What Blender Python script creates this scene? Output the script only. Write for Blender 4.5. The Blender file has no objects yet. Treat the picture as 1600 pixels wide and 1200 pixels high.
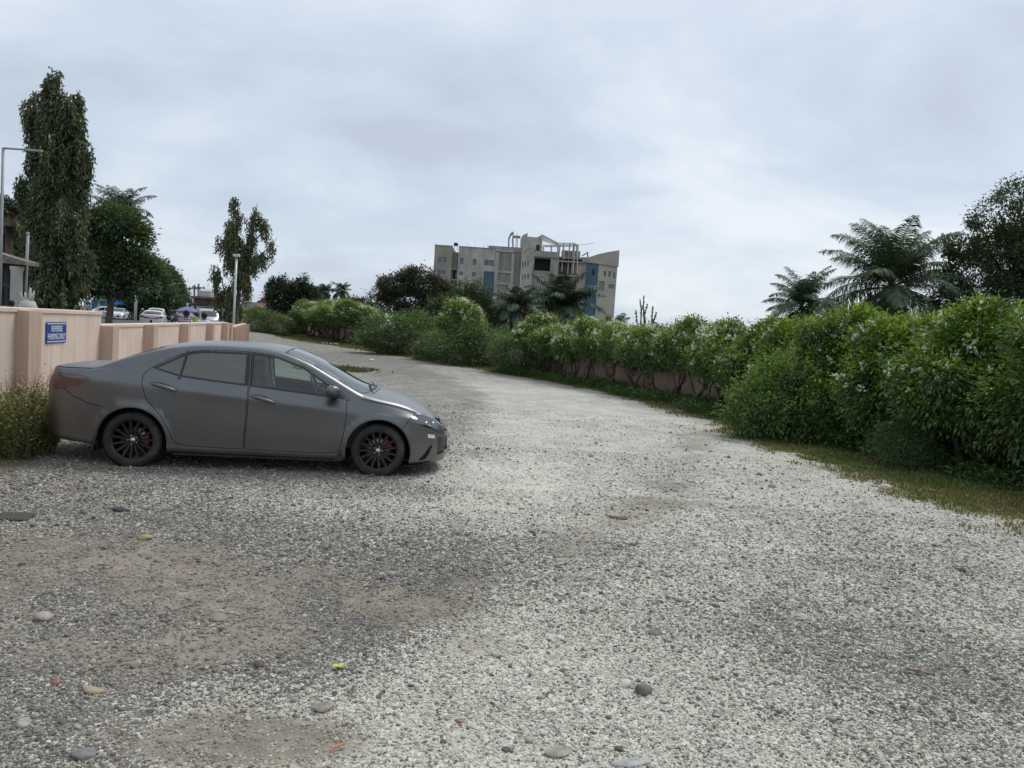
import bpy, math, random
import numpy as np
from mathutils import Vector, Matrix, Euler
from mathutils.geometry import delaunay_2d_cdt

R_ = math.radians
scene = bpy.context.scene
COL = scene.collection

# ------------------------------------------------------------------ camera
F_PX, IW, IH = 1200.0, 1600.0, 1200.0          # focal length in photo pixels, photo size
CAM_H, ROLL = 1.745, R_(3.8)
PITCH = math.atan((600 - 522.5) * math.cos(ROLL) / F_PX)
_f = np.array([0, math.cos(PITCH), -math.sin(PITCH)])
_r = np.array([1.0, 0, 0])
_u = np.cross(_r, _f)
CR = _r * math.cos(ROLL) + _u * math.sin(ROLL)
CU = -_r * math.sin(ROLL) + _u * math.cos(ROLL)
CAM_P = np.array([0, 0, CAM_H])

cam_data = bpy.data.cameras.new('camera')
cam = bpy.data.objects.new('camera', cam_data)
COL.objects.link(cam)
cam_data.sensor_fit = 'HORIZONTAL'
cam_data.sensor_width = 36.0
cam_data.lens = 36.0 * F_PX / IW
cam_data.clip_start = 0.05
cam_data.clip_end = 9000
_m = Matrix(((CR[0], CU[0], -_f[0], 0), (CR[1], CU[1], -_f[1], 0), (CR[2], CU[2], -_f[2], 0), (0, 0, 0, 1)))
cam.matrix_world = Matrix.Translation(Vector(CAM_P)) @ _m
scene.camera = cam


def ray(px, py):
    return _f + CR * (px - 800) / F_PX - CU * (py - 600) / F_PX


def G(px, py, z=0.0):
    """point where a photo pixel meets the level z"""
    d = ray(px, py)
    return CAM_P + d * ((z - CAM_H) / d[2])


def D(px, py, dist):
    """point at a given distance (along +Y) on a photo pixel's ray"""
    d = ray(px, py)
    return CAM_P + d * (dist / d[1])


def GX(px, dist):
    """x of a photo column at the horizon for a distance"""
    return D(px, 488 + 0.0664 * (px - 280), dist)[0]


# ------------------------------------------------------------------ world, sun, exposure
SUN_EL, SUN_AZ = R_(58), R_(35)                 # azimuth measured from +Y towards +X
world = bpy.data.worlds.new('World')
scene.world = world
world.use_nodes = True
nt = world.node_tree
nt.nodes.clear()


def N(tree, typ, **kw):
    n = tree.nodes.new(typ)
    for k, v in kw.items():
        if k == 'inp':
            for kk, vv in v.items():
                n.inputs[kk].default_value = vv
        else:
            setattr(n, k, v)
    return n


def build_world():
    L = nt.links.new
    out = N(nt, 'ShaderNodeOutputWorld')
    bg = N(nt, 'ShaderNodeBackground', inp={'Strength': 0.10})
    sky = N(nt, 'ShaderNodeTexSky', sky_type='NISHITA', sun_disc=False)
    sky.sun_elevation = SUN_EL
    sky.sun_rotation = SUN_AZ
    sky.air_density = 1.0
    sky.dust_density = 2.0
    tc = N(nt, 'ShaderNodeTexCoord')
    sep = N(nt, 'ShaderNodeSeparateXYZ')
    L(tc.outputs['Generated'], sep.inputs[0])
    # cloud deck: direction projected on a flat layer overhead
    zz = N(nt, 'ShaderNodeMath', operation='MAXIMUM', inp={1: 0.0})
    L(sep.outputs['Z'], zz.inputs[0])
    za = N(nt, 'ShaderNodeMath', operation='ADD', inp={1: 0.30})
    L(zz.outputs[0], za.inputs[0])
    dx = N(nt, 'ShaderNodeMath', operation='DIVIDE')
    dy = N(nt, 'ShaderNodeMath', operation='DIVIDE')
    L(sep.outputs['X'], dx.inputs[0]); L(za.outputs[0], dx.inputs[1])
    L(sep.outputs['Y'], dy.inputs[0]); L(za.outputs[0], dy.inputs[1])
    cmb = N(nt, 'ShaderNodeCombineXYZ', inp={'Z': 13.9})
    L(dx.outputs[0], cmb.inputs[0]); L(dy.outputs[0], cmb.inputs[1])
    mp = N(nt, 'ShaderNodeMapping')
    mp.inputs['Rotation'].default_value = (0, 0, R_(28))
    mp.inputs['Scale'].default_value = (1.0, 1.15, 1)
    mp.inputs['Location'].default_value = (0.0, 0.35, 0)
    L(cmb.outputs[0], mp.inputs[0])
    n1 = N(nt, 'ShaderNodeTexNoise', inp={'Scale': 0.85, 'Detail': 8.0, 'Roughness': 0.58, 'Distortion': 0.5})
    n2 = N(nt, 'ShaderNodeTexNoise', inp={'Scale': 2.6, 'Detail': 6.0, 'Roughness': 0.55, 'Distortion': 0.3})
    L(mp.outputs[0], n1.inputs['Vector']); L(mp.outputs[0], n2.inputs['Vector'])
    mx = N(nt, 'ShaderNodeMix', data_type='FLOAT', inp={0: 0.3})
    L(n1.outputs['Fac'], mx.inputs[2]); L(n2.outputs['Fac'], mx.inputs[3])
    cr = N(nt, 'ShaderNodeValToRGB')
    e = cr.color_ramp.elements
    e[0].position = 0.37; e[0].color = (0.495, 0.56, 0.655, 1)
    e[1].position = 0.62; e[1].color = (0.76, 0.815, 0.875, 1)
    m = cr.color_ramp.elements.new(0.48); m.color = (0.58, 0.665, 0.77, 1)
    L(mx.outputs[0], cr.inputs[0])
    sc_ = N(nt, 'ShaderNodeVectorMath', operation='SCALE', inp={'Scale': 8.9})
    L(cr.outputs[0], sc_.inputs[0])
    mix = N(nt, 'ShaderNodeMix', data_type='RGBA', inp={0: 0.90})
    L(sky.outputs[0], mix.inputs[6]); L(sc_.outputs[0], mix.inputs[7])
    L(mix.outputs[2], bg.inputs[0])
    L(bg.outputs[0], out.inputs[0])


build_world()

sd = bpy.data.lights.new('sun', 'SUN')
sd.energy = 1.5
sd.angle = R_(25)
sd.color = (1.0, 0.965, 0.91)
sun = bpy.data.objects.new('sun', sd)
COL.objects.link(sun)
_sv = Vector((math.sin(SUN_AZ) * math.cos(SUN_EL), math.cos(SUN_AZ) * math.cos(SUN_EL), math.sin(SUN_EL)))
sun.rotation_euler = _sv.to_track_quat('Z', 'Y').to_euler()
sun.location = (0, 0, 60)

scene.view_settings.view_transform = 'Standard'
scene.view_settings.look = 'None'
scene.view_settings.gamma = 1.0
scene.view_settings.exposure = 0.32
scene.view_settings.use_curve_mapping = False
scene.cycles.max_bounces = 8
scene.cycles.transparent_max_bounces = 16
scene.cycles.use_denoising = True
scene.cycles.caustics_reflective = False
scene.cycles.caustics_refractive = False

# ------------------------------------------------------------------ helpers


def pchip(x, xs, ys):
    """smooth monotone interpolation through a table"""
    xs = np.asarray(xs, float); ys = np.asarray(ys, float)
    h = np.diff(xs); d = np.diff(ys) / h
    m = np.zeros_like(xs)
    m[0] = d[0]; m[-1] = d[-1]
    for i in range(1, len(xs) - 1):
        if d[i - 1] * d[i] > 0:
            w1 = 2 * h[i] + h[i - 1]; w2 = h[i] + 2 * h[i - 1]
            m[i] = (w1 + w2) / (w1 / d[i - 1] + w2 / d[i])
    x = np.clip(np.asarray(x, float), xs[0], xs[-1])
    k = np.clip(np.searchsorted(xs, x) - 1, 0, len(h) - 1)
    t = (x - xs[k]) / h[k]
    return ((2*t**3 - 3*t**2 + 1) * ys[k] + (t**3 - 2*t**2 + t) * h[k] * m[k]
            + (-2*t**3 + 3*t**2) * ys[k+1] + (t**3 - t**2) * h[k] * m[k+1])


def smooth(a, b, x):
    t = np.clip((np.asarray(x, float) - a) / (b - a), 0, 1)
    return t * t * (3 - 2 * t)


def vnoise(x, y, seed=0):
    """smooth value noise, 0..1"""
    x = np.asarray(x, float); y = np.asarray(y, float)
    xi = np.floor(x).astype(np.int64); yi = np.floor(y).astype(np.int64)
    xf = x - xi; yf = y - yi
    u = xf * xf * (3 - 2 * xf); v = yf * yf * (3 - 2 * yf)

    def h(a, b):
        n = (a * 374761393 + b * 668265263 + seed * 1274126177) & 0x7fffffff
        n = ((n ^ (n >> 13)) * 1274126177) & 0x7fffffff
        n = n ^ (n >> 16)
        return (n & 0xffff) / 65535.0
    return (h(xi, yi) * (1-u) + h(xi+1, yi) * u) * (1-v) + (h(xi, yi+1) * (1-u) + h(xi+1, yi+1) * u) * v


def fbm(x, y, seed=0, o=4):
    s = 0; a = 0.5; t = 0
    for k in range(o):
        s = s + a * vnoise(x * 2**k, y * 2**k, seed + k * 17); t += a; a *= 0.5
    return s / t


def obj(name, verts, faces, mat=None, parent=None, smooth_=False, loc=None, cols=None, normals=None):
    me = bpy.data.meshes.new(name)
    if isinstance(verts, np.ndarray):
        verts = verts.tolist()
    if isinstance(faces, np.ndarray):
        faces = faces.tolist()
    me.from_pydata(verts, [], faces)
    if smooth_:
        me.polygons.foreach_set('use_smooth', [True] * len(me.polygons))
    if cols is not None:
        a = me.color_attributes.new('col', 'FLOAT_COLOR', 'POINT')
        c = np.ones((len(me.vertices), 4), np.float32)
        c[:, :3] = np.asarray(cols)[:, :3]
        a.data.foreach_set('color', c.ravel())
    if normals is not None:
        me.normals_split_custom_set_from_vertices([tuple(n) for n in normals])
    me.update()
    if mat is not None:
        for m in (mat if isinstance(mat, (list, tuple)) else [mat]):
            me.materials.append(m)
    o = bpy.data.objects.new(name, me)
    COL.objects.link(o)
    if parent is not None:
        o.parent = parent
    if loc is not None:
        o.location = loc
    return o


def empty(name, loc=(0, 0, 0), rz=0.0):
    o = bpy.data.objects.new(name, None)
    o.empty_display_size = 0.2
    COL.objects.link(o)
    o.location = loc
    o.rotation_euler = (0, 0, rz)
    return o


def tag(o, label=None, cat=None, group=None, kind=None):
    if label: o['label'] = label
    if cat: o['category'] = cat
    if group: o['group'] = group
    if kind: o['kind'] = kind
    return o


def copy_tree(o, parent=None):
    c = o.copy()
    COL.objects.link(c)
    if parent is not None:
        c.parent = parent
    for ch in list(o.children):
        copy_tree(ch, c)
    return c


class MB:
    """collects simple shapes into one mesh"""

    def __init__(s):
        s.v = []; s.f = []

    def add(s, vs, fs):
        b = len(s.v)
        s.v += [tuple(map(float, p)) for p in vs]
        s.f += [tuple(i + b for i in f) for f in fs]
        return s

    def box(s, a, b, rz=0.0, bev=0.0):
        x0, y0, z0 = a; x1, y1, z1 = b
        if bev <= 0:
            vs = [(x0,y0,z0),(x1,y0,z0),(x1,y1,z0),(x0,y1,z0),(x0,y0,z1),(x1,y0,z1),(x1,y1,z1),(x0,y1,z1)]
            fs = [(0,3,2,1),(4,5,6,7),(0,1,5,4),(1,2,6,5),(2,3,7,6),(3,0,4,7)]
        else:
            e = bev; vs = []; fs = []
            rings = [(z0, e), (z0 + e, 0), (z1 - e, 0), (z1, e)]
            for z, k in rings:
                vs += [(x0+k+e,y0+k,z),(x1-k-e,y0+k,z),(x1-k,y0+k+e,z),(x1-k,y1-k-e,z),
                       (x1-k-e,y1-k,z),(x0+k+e,y1-k,z),(x0+k,y1-k-e,z),(x0+k,y0+k+e,z)]
            for r in range(3):
                for i in range(8):
                    j = (i + 1) % 8
                    fs.append((r*8+i, r*8+j, r*8+8+j, r*8+8+i))
            fs.append(tuple(range(7, -1, -1))); fs.append(tuple(range(24, 32)))
        if rz:
            c, q = math.cos(rz), math.sin(rz)
            cx, cy = (x0+x1)/2, (y0+y1)/2
            vs = [(cx+(x-cx)*c-(y-cy)*q, cy+(x-cx)*q+(y-cy)*c, z) for x, y, z in vs]
        return s.add(vs, fs)

    def tube(s, pts, rad, n=8, cap=True):
        pts = [Vector(p) for p in pts]
        if not isinstance(rad, (list, tuple, np.ndarray)):
            rad = [rad] * len(pts)
        vs = []; fs = []
        prev = None
        for i, p in enumerate(pts):
            t = (pts[min(i+1, len(pts)-1)] - pts[max(i-1, 0)])
            if t.length < 1e-9: t = Vector((0, 0, 1))
            t.normalize()
            if prev is None:
                a = Vector((0, 0, 1)) if abs(t.z) < 0.9 else Vector((1, 0, 0))
                x = t.cross(a).normalized()
            else:
                x = (prev - t * prev.dot(t))
                if x.length < 1e-6: x = t.orthogonal()
                x.normalize()
            prev = x
            y = t.cross(x)
            for k in range(n):
                an = 2 * math.pi * k / n
                vs.append(p + (x * math.cos(an) + y * math.sin(an)) * rad[i])
        for i in range(len(pts) - 1):
            for k in range(n):
                j = (k + 1) % n
                fs.append((i*n+k, i*n+j, (i+1)*n+j, (i+1)*n+k))
        if cap:
            fs.append(tuple(range(n-1, -1, -1)))
            fs.append(tuple(range((len(pts)-1)*n, len(pts)*n)))
        return s.add(vs, fs)

    def lathe(s, prof, n=32, axis='z', c=(0, 0, 0), a0=0.0, a1=2*math.pi, close=True):
        vs = []; fs = []
        full = abs(a1 - a0 - 2*math.pi) < 1e-6
        m = n if full else n + 1
        for k in range(m):
            an = a0 + (a1 - a0) * k / n
            ca, sa = math.cos(an), math.sin(an)
            for r, h in prof:
                if axis == 'z': p = (c[0]+r*ca, c[1]+r*sa, c[2]+h)
                elif axis == 'y': p = (c[0]+r*ca, c[1]+h, c[2]+r*sa)
                else: p = (c[0]+h, c[1]+r*ca, c[2]+r*sa)
                vs.append(p)
        P = len(prof)
        for k in range(n):
            j = (k + 1) % m
            for i in range(P - 1):
                q = (k*P+i, j*P+i, j*P+i+1, k*P+i+1)
                fs.append(q)
        return s.add(vs, fs)

    def prism(s, poly, a, b, axis='y'):
        """polygon in two axes extruded along the third"""
        n = len(poly)
        def P(u, v, w):
            return (u, w, v) if axis == 'y' else ((u, v, w) if axis == 'z' else (w, u, v))
        vs = [P(u, v, a) for u, v in poly] + [P(u, v, b) for u, v in poly]
        fs = [tuple(range(n-1, -1, -1)), tuple(range(n, 2*n))]
        for i in range(n):
            j = (i + 1) % n
            fs.append((i, j, n+j, n+i))
        return s.add(vs, fs)

    def quad(s, a, b, c, d):
        return s.add([a, b, c, d], [(0, 1, 2, 3)])

    def xf(s, M):
        s.v = [tuple(M @ Vector(p)) for p in s.v]
        return s

    def build(s, name, mat, parent=None, smooth_=False, loc=None, cols=None):
        return obj(name, s.v, s.f, mat, parent, smooth_, loc, cols)


# ------------------------------------------------------------------ materials
MATS = {}


def principled(name, base, rough=0.7, metal=0.0, spec=0.5, var=0.0, vscale=5.0, bump=0.0, bscale=40.0, detail=5.0,
               col2=None, dirt=None, dscale=1.5, coat=0.0):
    """plain surface with procedural tone variation and fine relief"""
    if name in MATS: return MATS[name]
    m = bpy.data.materials.new(name)
    m.use_nodes = True
    t = m.node_tree; L = t.links.new
    b = t.nodes['Principled BSDF']
    b.inputs['Roughness'].default_value = rough
    b.inputs['Metallic'].default_value = metal
    b.inputs['Specular IOR Level'].default_value = spec
    b.inputs['Coat Weight'].default_value = coat
    tc = N(t, 'ShaderNodeTexCoord')
    base = tuple(base) + (1,)
    c2 = tuple(col2) + (1,) if col2 else tuple(min(1, c * (1 + var)) for c in base[:3]) + (1,)
    c1 = base if col2 else tuple(c * (1 - var) for c in base[:3]) + (1,)
    ns = N(t, 'ShaderNodeTexNoise', inp={'Scale': vscale, 'Detail': detail, 'Roughness': 0.6})
    L(tc.outputs['Object'], ns.inputs['Vector'])
    rp = N(t, 'ShaderNodeValToRGB')
    rp.color_ramp.elements[0].position = 0.35; rp.color_ramp.elements[0].color = c1
    rp.color_ramp.elements[1].position = 0.65; rp.color_ramp.elements[1].color = c2
    L(ns.outputs['Fac'], rp.inputs[0])
    src = rp.outputs[0]
    if dirt:
        n2 = N(t, 'ShaderNodeTexNoise', inp={'Scale': dscale, 'Detail': 8.0, 'Roughness': 0.65})
        mp = N(t, 'ShaderNodeMapping'); mp.inputs['Scale'].default_value = (1, 1, 0.35)
        L(tc.outputs['Object'], mp.inputs[0]); L(mp.outputs[0], n2.inputs['Vector'])
        r2 = N(t, 'ShaderNodeValToRGB')
        r2.color_ramp.elements[0].position = 0.45; r2.color_ramp.elements[0].color = (0, 0, 0, 1)
        r2.color_ramp.elements[1].position = 0.75; r2.color_ramp.elements[1].color = (0.8, 0.8, 0.8, 1)
        L(n2.outputs['Fac'], r2.inputs[0])
        mx = N(t, 'ShaderNodeMix', data_type='RGBA')
        L(r2.outputs[0], mx.inputs[0]); L(src, mx.inputs[6])
        mx.inputs[7].default_value = tuple(dirt) + (1,)
        src = mx.outputs[2]
    L(src, b.inputs['Base Color'])
    if bump > 0:
        nb = N(t, 'ShaderNodeTexNoise', inp={'Scale': bscale, 'Detail': 6.0, 'Roughness': 0.6})
        L(tc.outputs['Object'], nb.inputs['Vector'])
        bp = N(t, 'ShaderNodeBump', inp={'Strength': bump, 'Distance': 0.02})
        L(nb.outputs['Fac'], bp.inputs['Height'])
        L(bp.outputs[0], b.inputs['Normal'])
    MATS[name] = m
    return m


def glass_mat(name, tint, refl_rough=0.02, add=0.0, film=None, ff=0.0):
    """thin pane: tinted see-through plus mirror reflection"""
    if name in MATS: return MATS[name]
    m = bpy.data.materials.new(name); m.use_nodes = True
    t = m.node_tree; t.nodes.clear(); L = t.links.new
    out = N(t, 'ShaderNodeOutputMaterial')
    tr = N(t, 'ShaderNodeBsdfTransparent'); tr.inputs[0].default_value = tuple(tint) + (1,)
    gl = N(t, 'ShaderNodeBsdfGlossy', inp={'Roughness': refl_rough}); gl.inputs[0].default_value = (1, 1, 1, 1)
    if film:
        df = N(t, 'ShaderNodeBsdfDiffuse'); df.inputs[0].default_value = tuple(film) + (1,)
        mf = N(t, 'ShaderNodeMixShader', inp={0: ff})
        L(tr.outputs[0], mf.inputs[1]); L(df.outputs[0], mf.inputs[2])
        tr = mf
    fr = N(t, 'ShaderNodeFresnel', inp={'IOR': 1.5})
    ad = N(t, 'ShaderNodeMath', operation='ADD', inp={1: add}); ad.use_clamp = True
    L(fr.outputs[0], ad.inputs[0])
    mx = N(t, 'ShaderNodeMixShader')
    L(ad.outputs[0], mx.inputs[0]); L(tr.outputs[0], mx.inputs[1]); L(gl.outputs[0], mx.inputs[2])
    L(mx.outputs[0], out.inputs[0])
    MATS[name] = m
    return m


def leaf_mat(name, trans=0.35, rough=0.45, gloss=0.06):
    """foliage: colour from the mesh, light passing through the blades"""
    if name in MATS: return MATS[name]
    m = bpy.data.materials.new(name); m.use_nodes = True
    t = m.node_tree; t.nodes.clear(); L = t.links.new
    out = N(t, 'ShaderNodeOutputMaterial')
    at = N(t, 'ShaderNodeAttribute', attribute_name='col')
    df = N(t, 'ShaderNodeBsdfDiffuse')
    tl = N(t, 'ShaderNodeBsdfTranslucent')
    gl = N(t, 'ShaderNodeBsdfGlossy', inp={'Roughness': rough}); gl.inputs[0].default_value = (0.9, 1, 0.95, 1)
    hs = N(t, 'ShaderNodeHueSaturation', inp={'Hue': 0.475, 'Saturation': 1.15, 'Value': 1.1})
    L(at.outputs['Color'], df.inputs[0]); L(at.outputs['Color'], hs.inputs['Color']); L(hs.outputs[0], tl.inputs[0])
    m1 = N(t, 'ShaderNodeMixShader', inp={0: trans})
    L(df.outputs[0], m1.inputs[1]); L(tl.outputs[0], m1.inputs[2])
    m2 = N(t, 'ShaderNodeMixShader', inp={0: gloss})
    L(m1.outputs[0], m2.inputs[1]); L(gl.outputs[0], m2.inputs[2])
    L(m2.outputs[0], out.inputs[0])
    MATS[name] = m
    return m


def col_mat(name, rough=0.8, spec=0.3, bump=0.0, bscale=60.0):
    """surface whose colour is stored on the mesh"""
    if name in MATS: return MATS[name]
    m = bpy.data.materials.new(name); m.use_nodes = True
    t = m.node_tree; L = t.links.new
    b = t.nodes['Principled BSDF']
    b.inputs['Roughness'].default_value = rough
    b.inputs['Specular IOR Level'].default_value = spec
    at = N(t, 'ShaderNodeAttribute', attribute_name='col')
    L(at.outputs['Color'], b.inputs['Base Color'])
    if bump:
        tc = N(t, 'ShaderNodeTexCoord')
        nb = N(t, 'ShaderNodeTexNoise', inp={'Scale': bscale, 'Detail': 5.0})
        L(tc.outputs['Object'], nb.inputs['Vector'])
        bp = N(t, 'ShaderNodeBump', inp={'Strength': bump, 'Distance': 0.01})
        L(nb.outputs['Fac'], bp.inputs['Height']); L(bp.outputs[0], b.inputs['Normal'])
    MATS[name] = m
    return m
# ================================================================== GROUND
# boundary walls of the lot (world metres, from the photograph's wall foot)
LW_A = np.array([-3.9, -0.233])                                  # left wall: x = a + b*y
LWX = lambda y: LW_A[0] + LW_A[1] * np.asarray(y, float)
RW = [(10.4, 3.0), (9.6, 7.0), (8.6, 11.5), (7.6, 15.8), (6.35, 21.0), (4.5, 26.5), (2.5, 31.0), (-0.4, 37.4), (-4.6, 46.0), (-10.0, 58.5), (-15.5, 70.5), (-22.5, 86.0), (-25.5, 90.5)]
RW = np.array(RW)


def rwx(y):
    return pchip(y, RW[:, 1], RW[:, 0])


def ground_z(x, y):
    x = np.asarray(x, float); y = np.asarray(y, float)
    z = 0.025 * (fbm(x * 0.55, y * 0.55, 3, 3) - 0.5) * smooth(2.0, 4.0, y + 0 * x)
    z = z + 0.012 * (fbm(x * 2.3, y * 2.3, 9, 2) - 0.5)
    # street side is a little higher than the lot
    side = smooth(1.2, 4.0, LWX(y) - x)
    return z * (1 - side) + 0.33 * side


# patches of the gravel: (photo pixel, radius across, radius along depth, weight)
def blob(x, y, px, py, rx, ry, rot=0.0):
    c = G(px, py)
    dx = x - c[0]; dy = y - c[1]
    if rot:
        ca, sa = math.cos(rot), math.sin(rot)
        dx, dy = dx * ca + dy * sa, -dx * sa + dy * ca
    return np.exp(-((dx / rx) ** 2 + (dy / ry) ** 2))


def streak(x, y):
    """old wheel track across the pale sheet"""
    P = [G(*p)[:2] for p in ((1090, 670), (1065, 720), (1020, 780), (950, 828), (860, 868), (730, 905), (600, 930))]
    d2 = np.full(np.shape(x), 1e9)
    for a, b in zip(P[:-1], P[1:]):
        ab = b - a
        t = np.clip(((x - a[0]) * ab[0] + (y - a[1]) * ab[1]) / (ab @ ab), 0, 1)
        d2 = np.minimum(d2, (x - a[0] - t * ab[0]) ** 2 + (y - a[1] - t * ab[1]) ** 2)
    return np.exp(-d2 / 0.55 ** 2)


def zones(x, y):
    """white = share of pale shell chips, sand = bare brown earth, grass = turf"""
    x = np.asarray(x, float); y = np.asarray(y, float)
    wob = (fbm(x * 0.5, y * 0.5, 21, 4) - 0.5)
    fine = (fbm(x * 2.2, y * 2.2, 5, 3) - 0.5)
    # the pale sheet lies right of a line that swings from the near left to the far right
    edge = pchip(y, [1.5, 3.2, 3.8, 4.6, 5.6, 6.6, 7.6, 9.0, 11.0, 14.0, 20.0, 28.0, 40.0, 90.0],
                 [-1.6, -1.15, -0.62, -0.05, 0.05, -0.30, -0.55, -0.70, -0.75, -0.45, -0.7, -2.3, -5.5, -22.0])
    white = smooth(-0.55, 0.55, x - edge + 1.2 * wob + 0.35 * fine)
    white = white * (0.60 + 0.55 * wob + 0.25 * fine)
    far = smooth(20.0, 38.0, y)
    white = white * (1 - 0.72 * far) + 0.17 - 0.04 * far
    # band of darker chips towards the near right corner
    white = white - 0.40 * blob(x, y, 1520, 1060, 1.0, 1.1) - 0.22 * blob(x, y, 1250, 1000, 0.8, 0.5) - 0.15 * blob(x, y, 1480, 900, 1.1, 0.8)
    # darker wheel track crossing the pale sheet
    white = white - 0.18 * streak(x, y)
    white = white + 0.30 * blob(x, y, 620, 800, 0.9, 0.9) + 0.25 * blob(x, y, 480, 780, 1.2, 0.5)
    white = white - 0.15 * blob(x, y, 660, 585, 4.5, 3.0) - 0.2 * blob(x, y, 560, 560, 5.0, 6.0) + 0.12 * blob(x, y, 850, 612, 3.0, 3.0) + 0.15 * blob(x, y, 820, 760, 0.9, 1.3) + 0.14 * blob(x, y, 960, 690, 1.6, 2.2)
    sand = (0.95 * blob(x, y, 300, 900, 1.4, 0.6) + 0.95 * blob(x, y, 60, 920, 1.3, 0.75) + 0.9 * blob(x, y, 420, 1010, 0.6, 0.35)
            + 1.1 * blob(x, y, 280, 1150, 0.6, 0.25) + 0.9 * blob(x, y, 430, 1150, 0.45, 0.12) + 0.7 * blob(x, y, 150, 860, 1.3, 0.6)
            + 0.52 * streak(x, y) + 0.5 * blob(x, y, 560, 930, 0.9, 0.5) + 0.45 * blob(x, y, 1190, 800, 0.9, 1.0) + 0.4 * blob(x, y, 760, 1010, 0.5, 0.2)
            + 0.35 * blob(x, y, 200, 1030, 1.0, 0.5) + 0.35 * blob(x, y, 1250, 720, 1.0, 1.6))
    rag = fbm(x * 1.9 + 0.6 * wob, y * 1.9, 33, 5)
    sand = np.clip(sand, 0, 1.1) * smooth(0.30, 0.68, rag + 0.12 * (sand - 0.5)) * (0.62 + 0.5 * fbm(x * 7, y * 7, 44, 3))
    # turf strip at the foot of the right wall and round the far end
    dr = rwx(y) - x
    wid = pchip(y, [6, 8, 11, 14, 18, 22, 27.5, 35, 48, 62, 90], [4.1, 3.9, 3.95, 3.75, 3.0, 2.4, 1.8, 2.2, 2.6, 4.6, 9.0])
    grass = smooth(0.95, -0.75, dr - wid + 0.45 + 1.3 * wob + 1.2 * fine)
    grass = np.maximum(grass, smooth(66, 78, y + 0.9 * x + 18 + 6 * wob) * 0.9)
    gl = smooth(0.0, -0.5, x + 0.605 * y + 1.0 * wob + 0.5 * fine) * smooth(17.5, 13, y) * smooth(7.4, 8.4, y + 0.8 * fine)
    grass = np.maximum(grass, gl)
    p = G(530, 577)
    grass = np.maximum(grass, 1.2 * np.exp(-(((x - p[0]) / 0.8) ** 2 + ((y - p[1]) / 1.1) ** 2)) * (0.6 + fine * 2.4))
    outside = np.maximum(smooth(-0.1, 0.3, x - rwx(y)), smooth(92, 95, y + 0.2 * x))
    grass = np.maximum(grass, outside)
    return np.clip(white, 0, 1), np.clip(sand, 0, 1), np.clip(grass, 0, 1)


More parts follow.
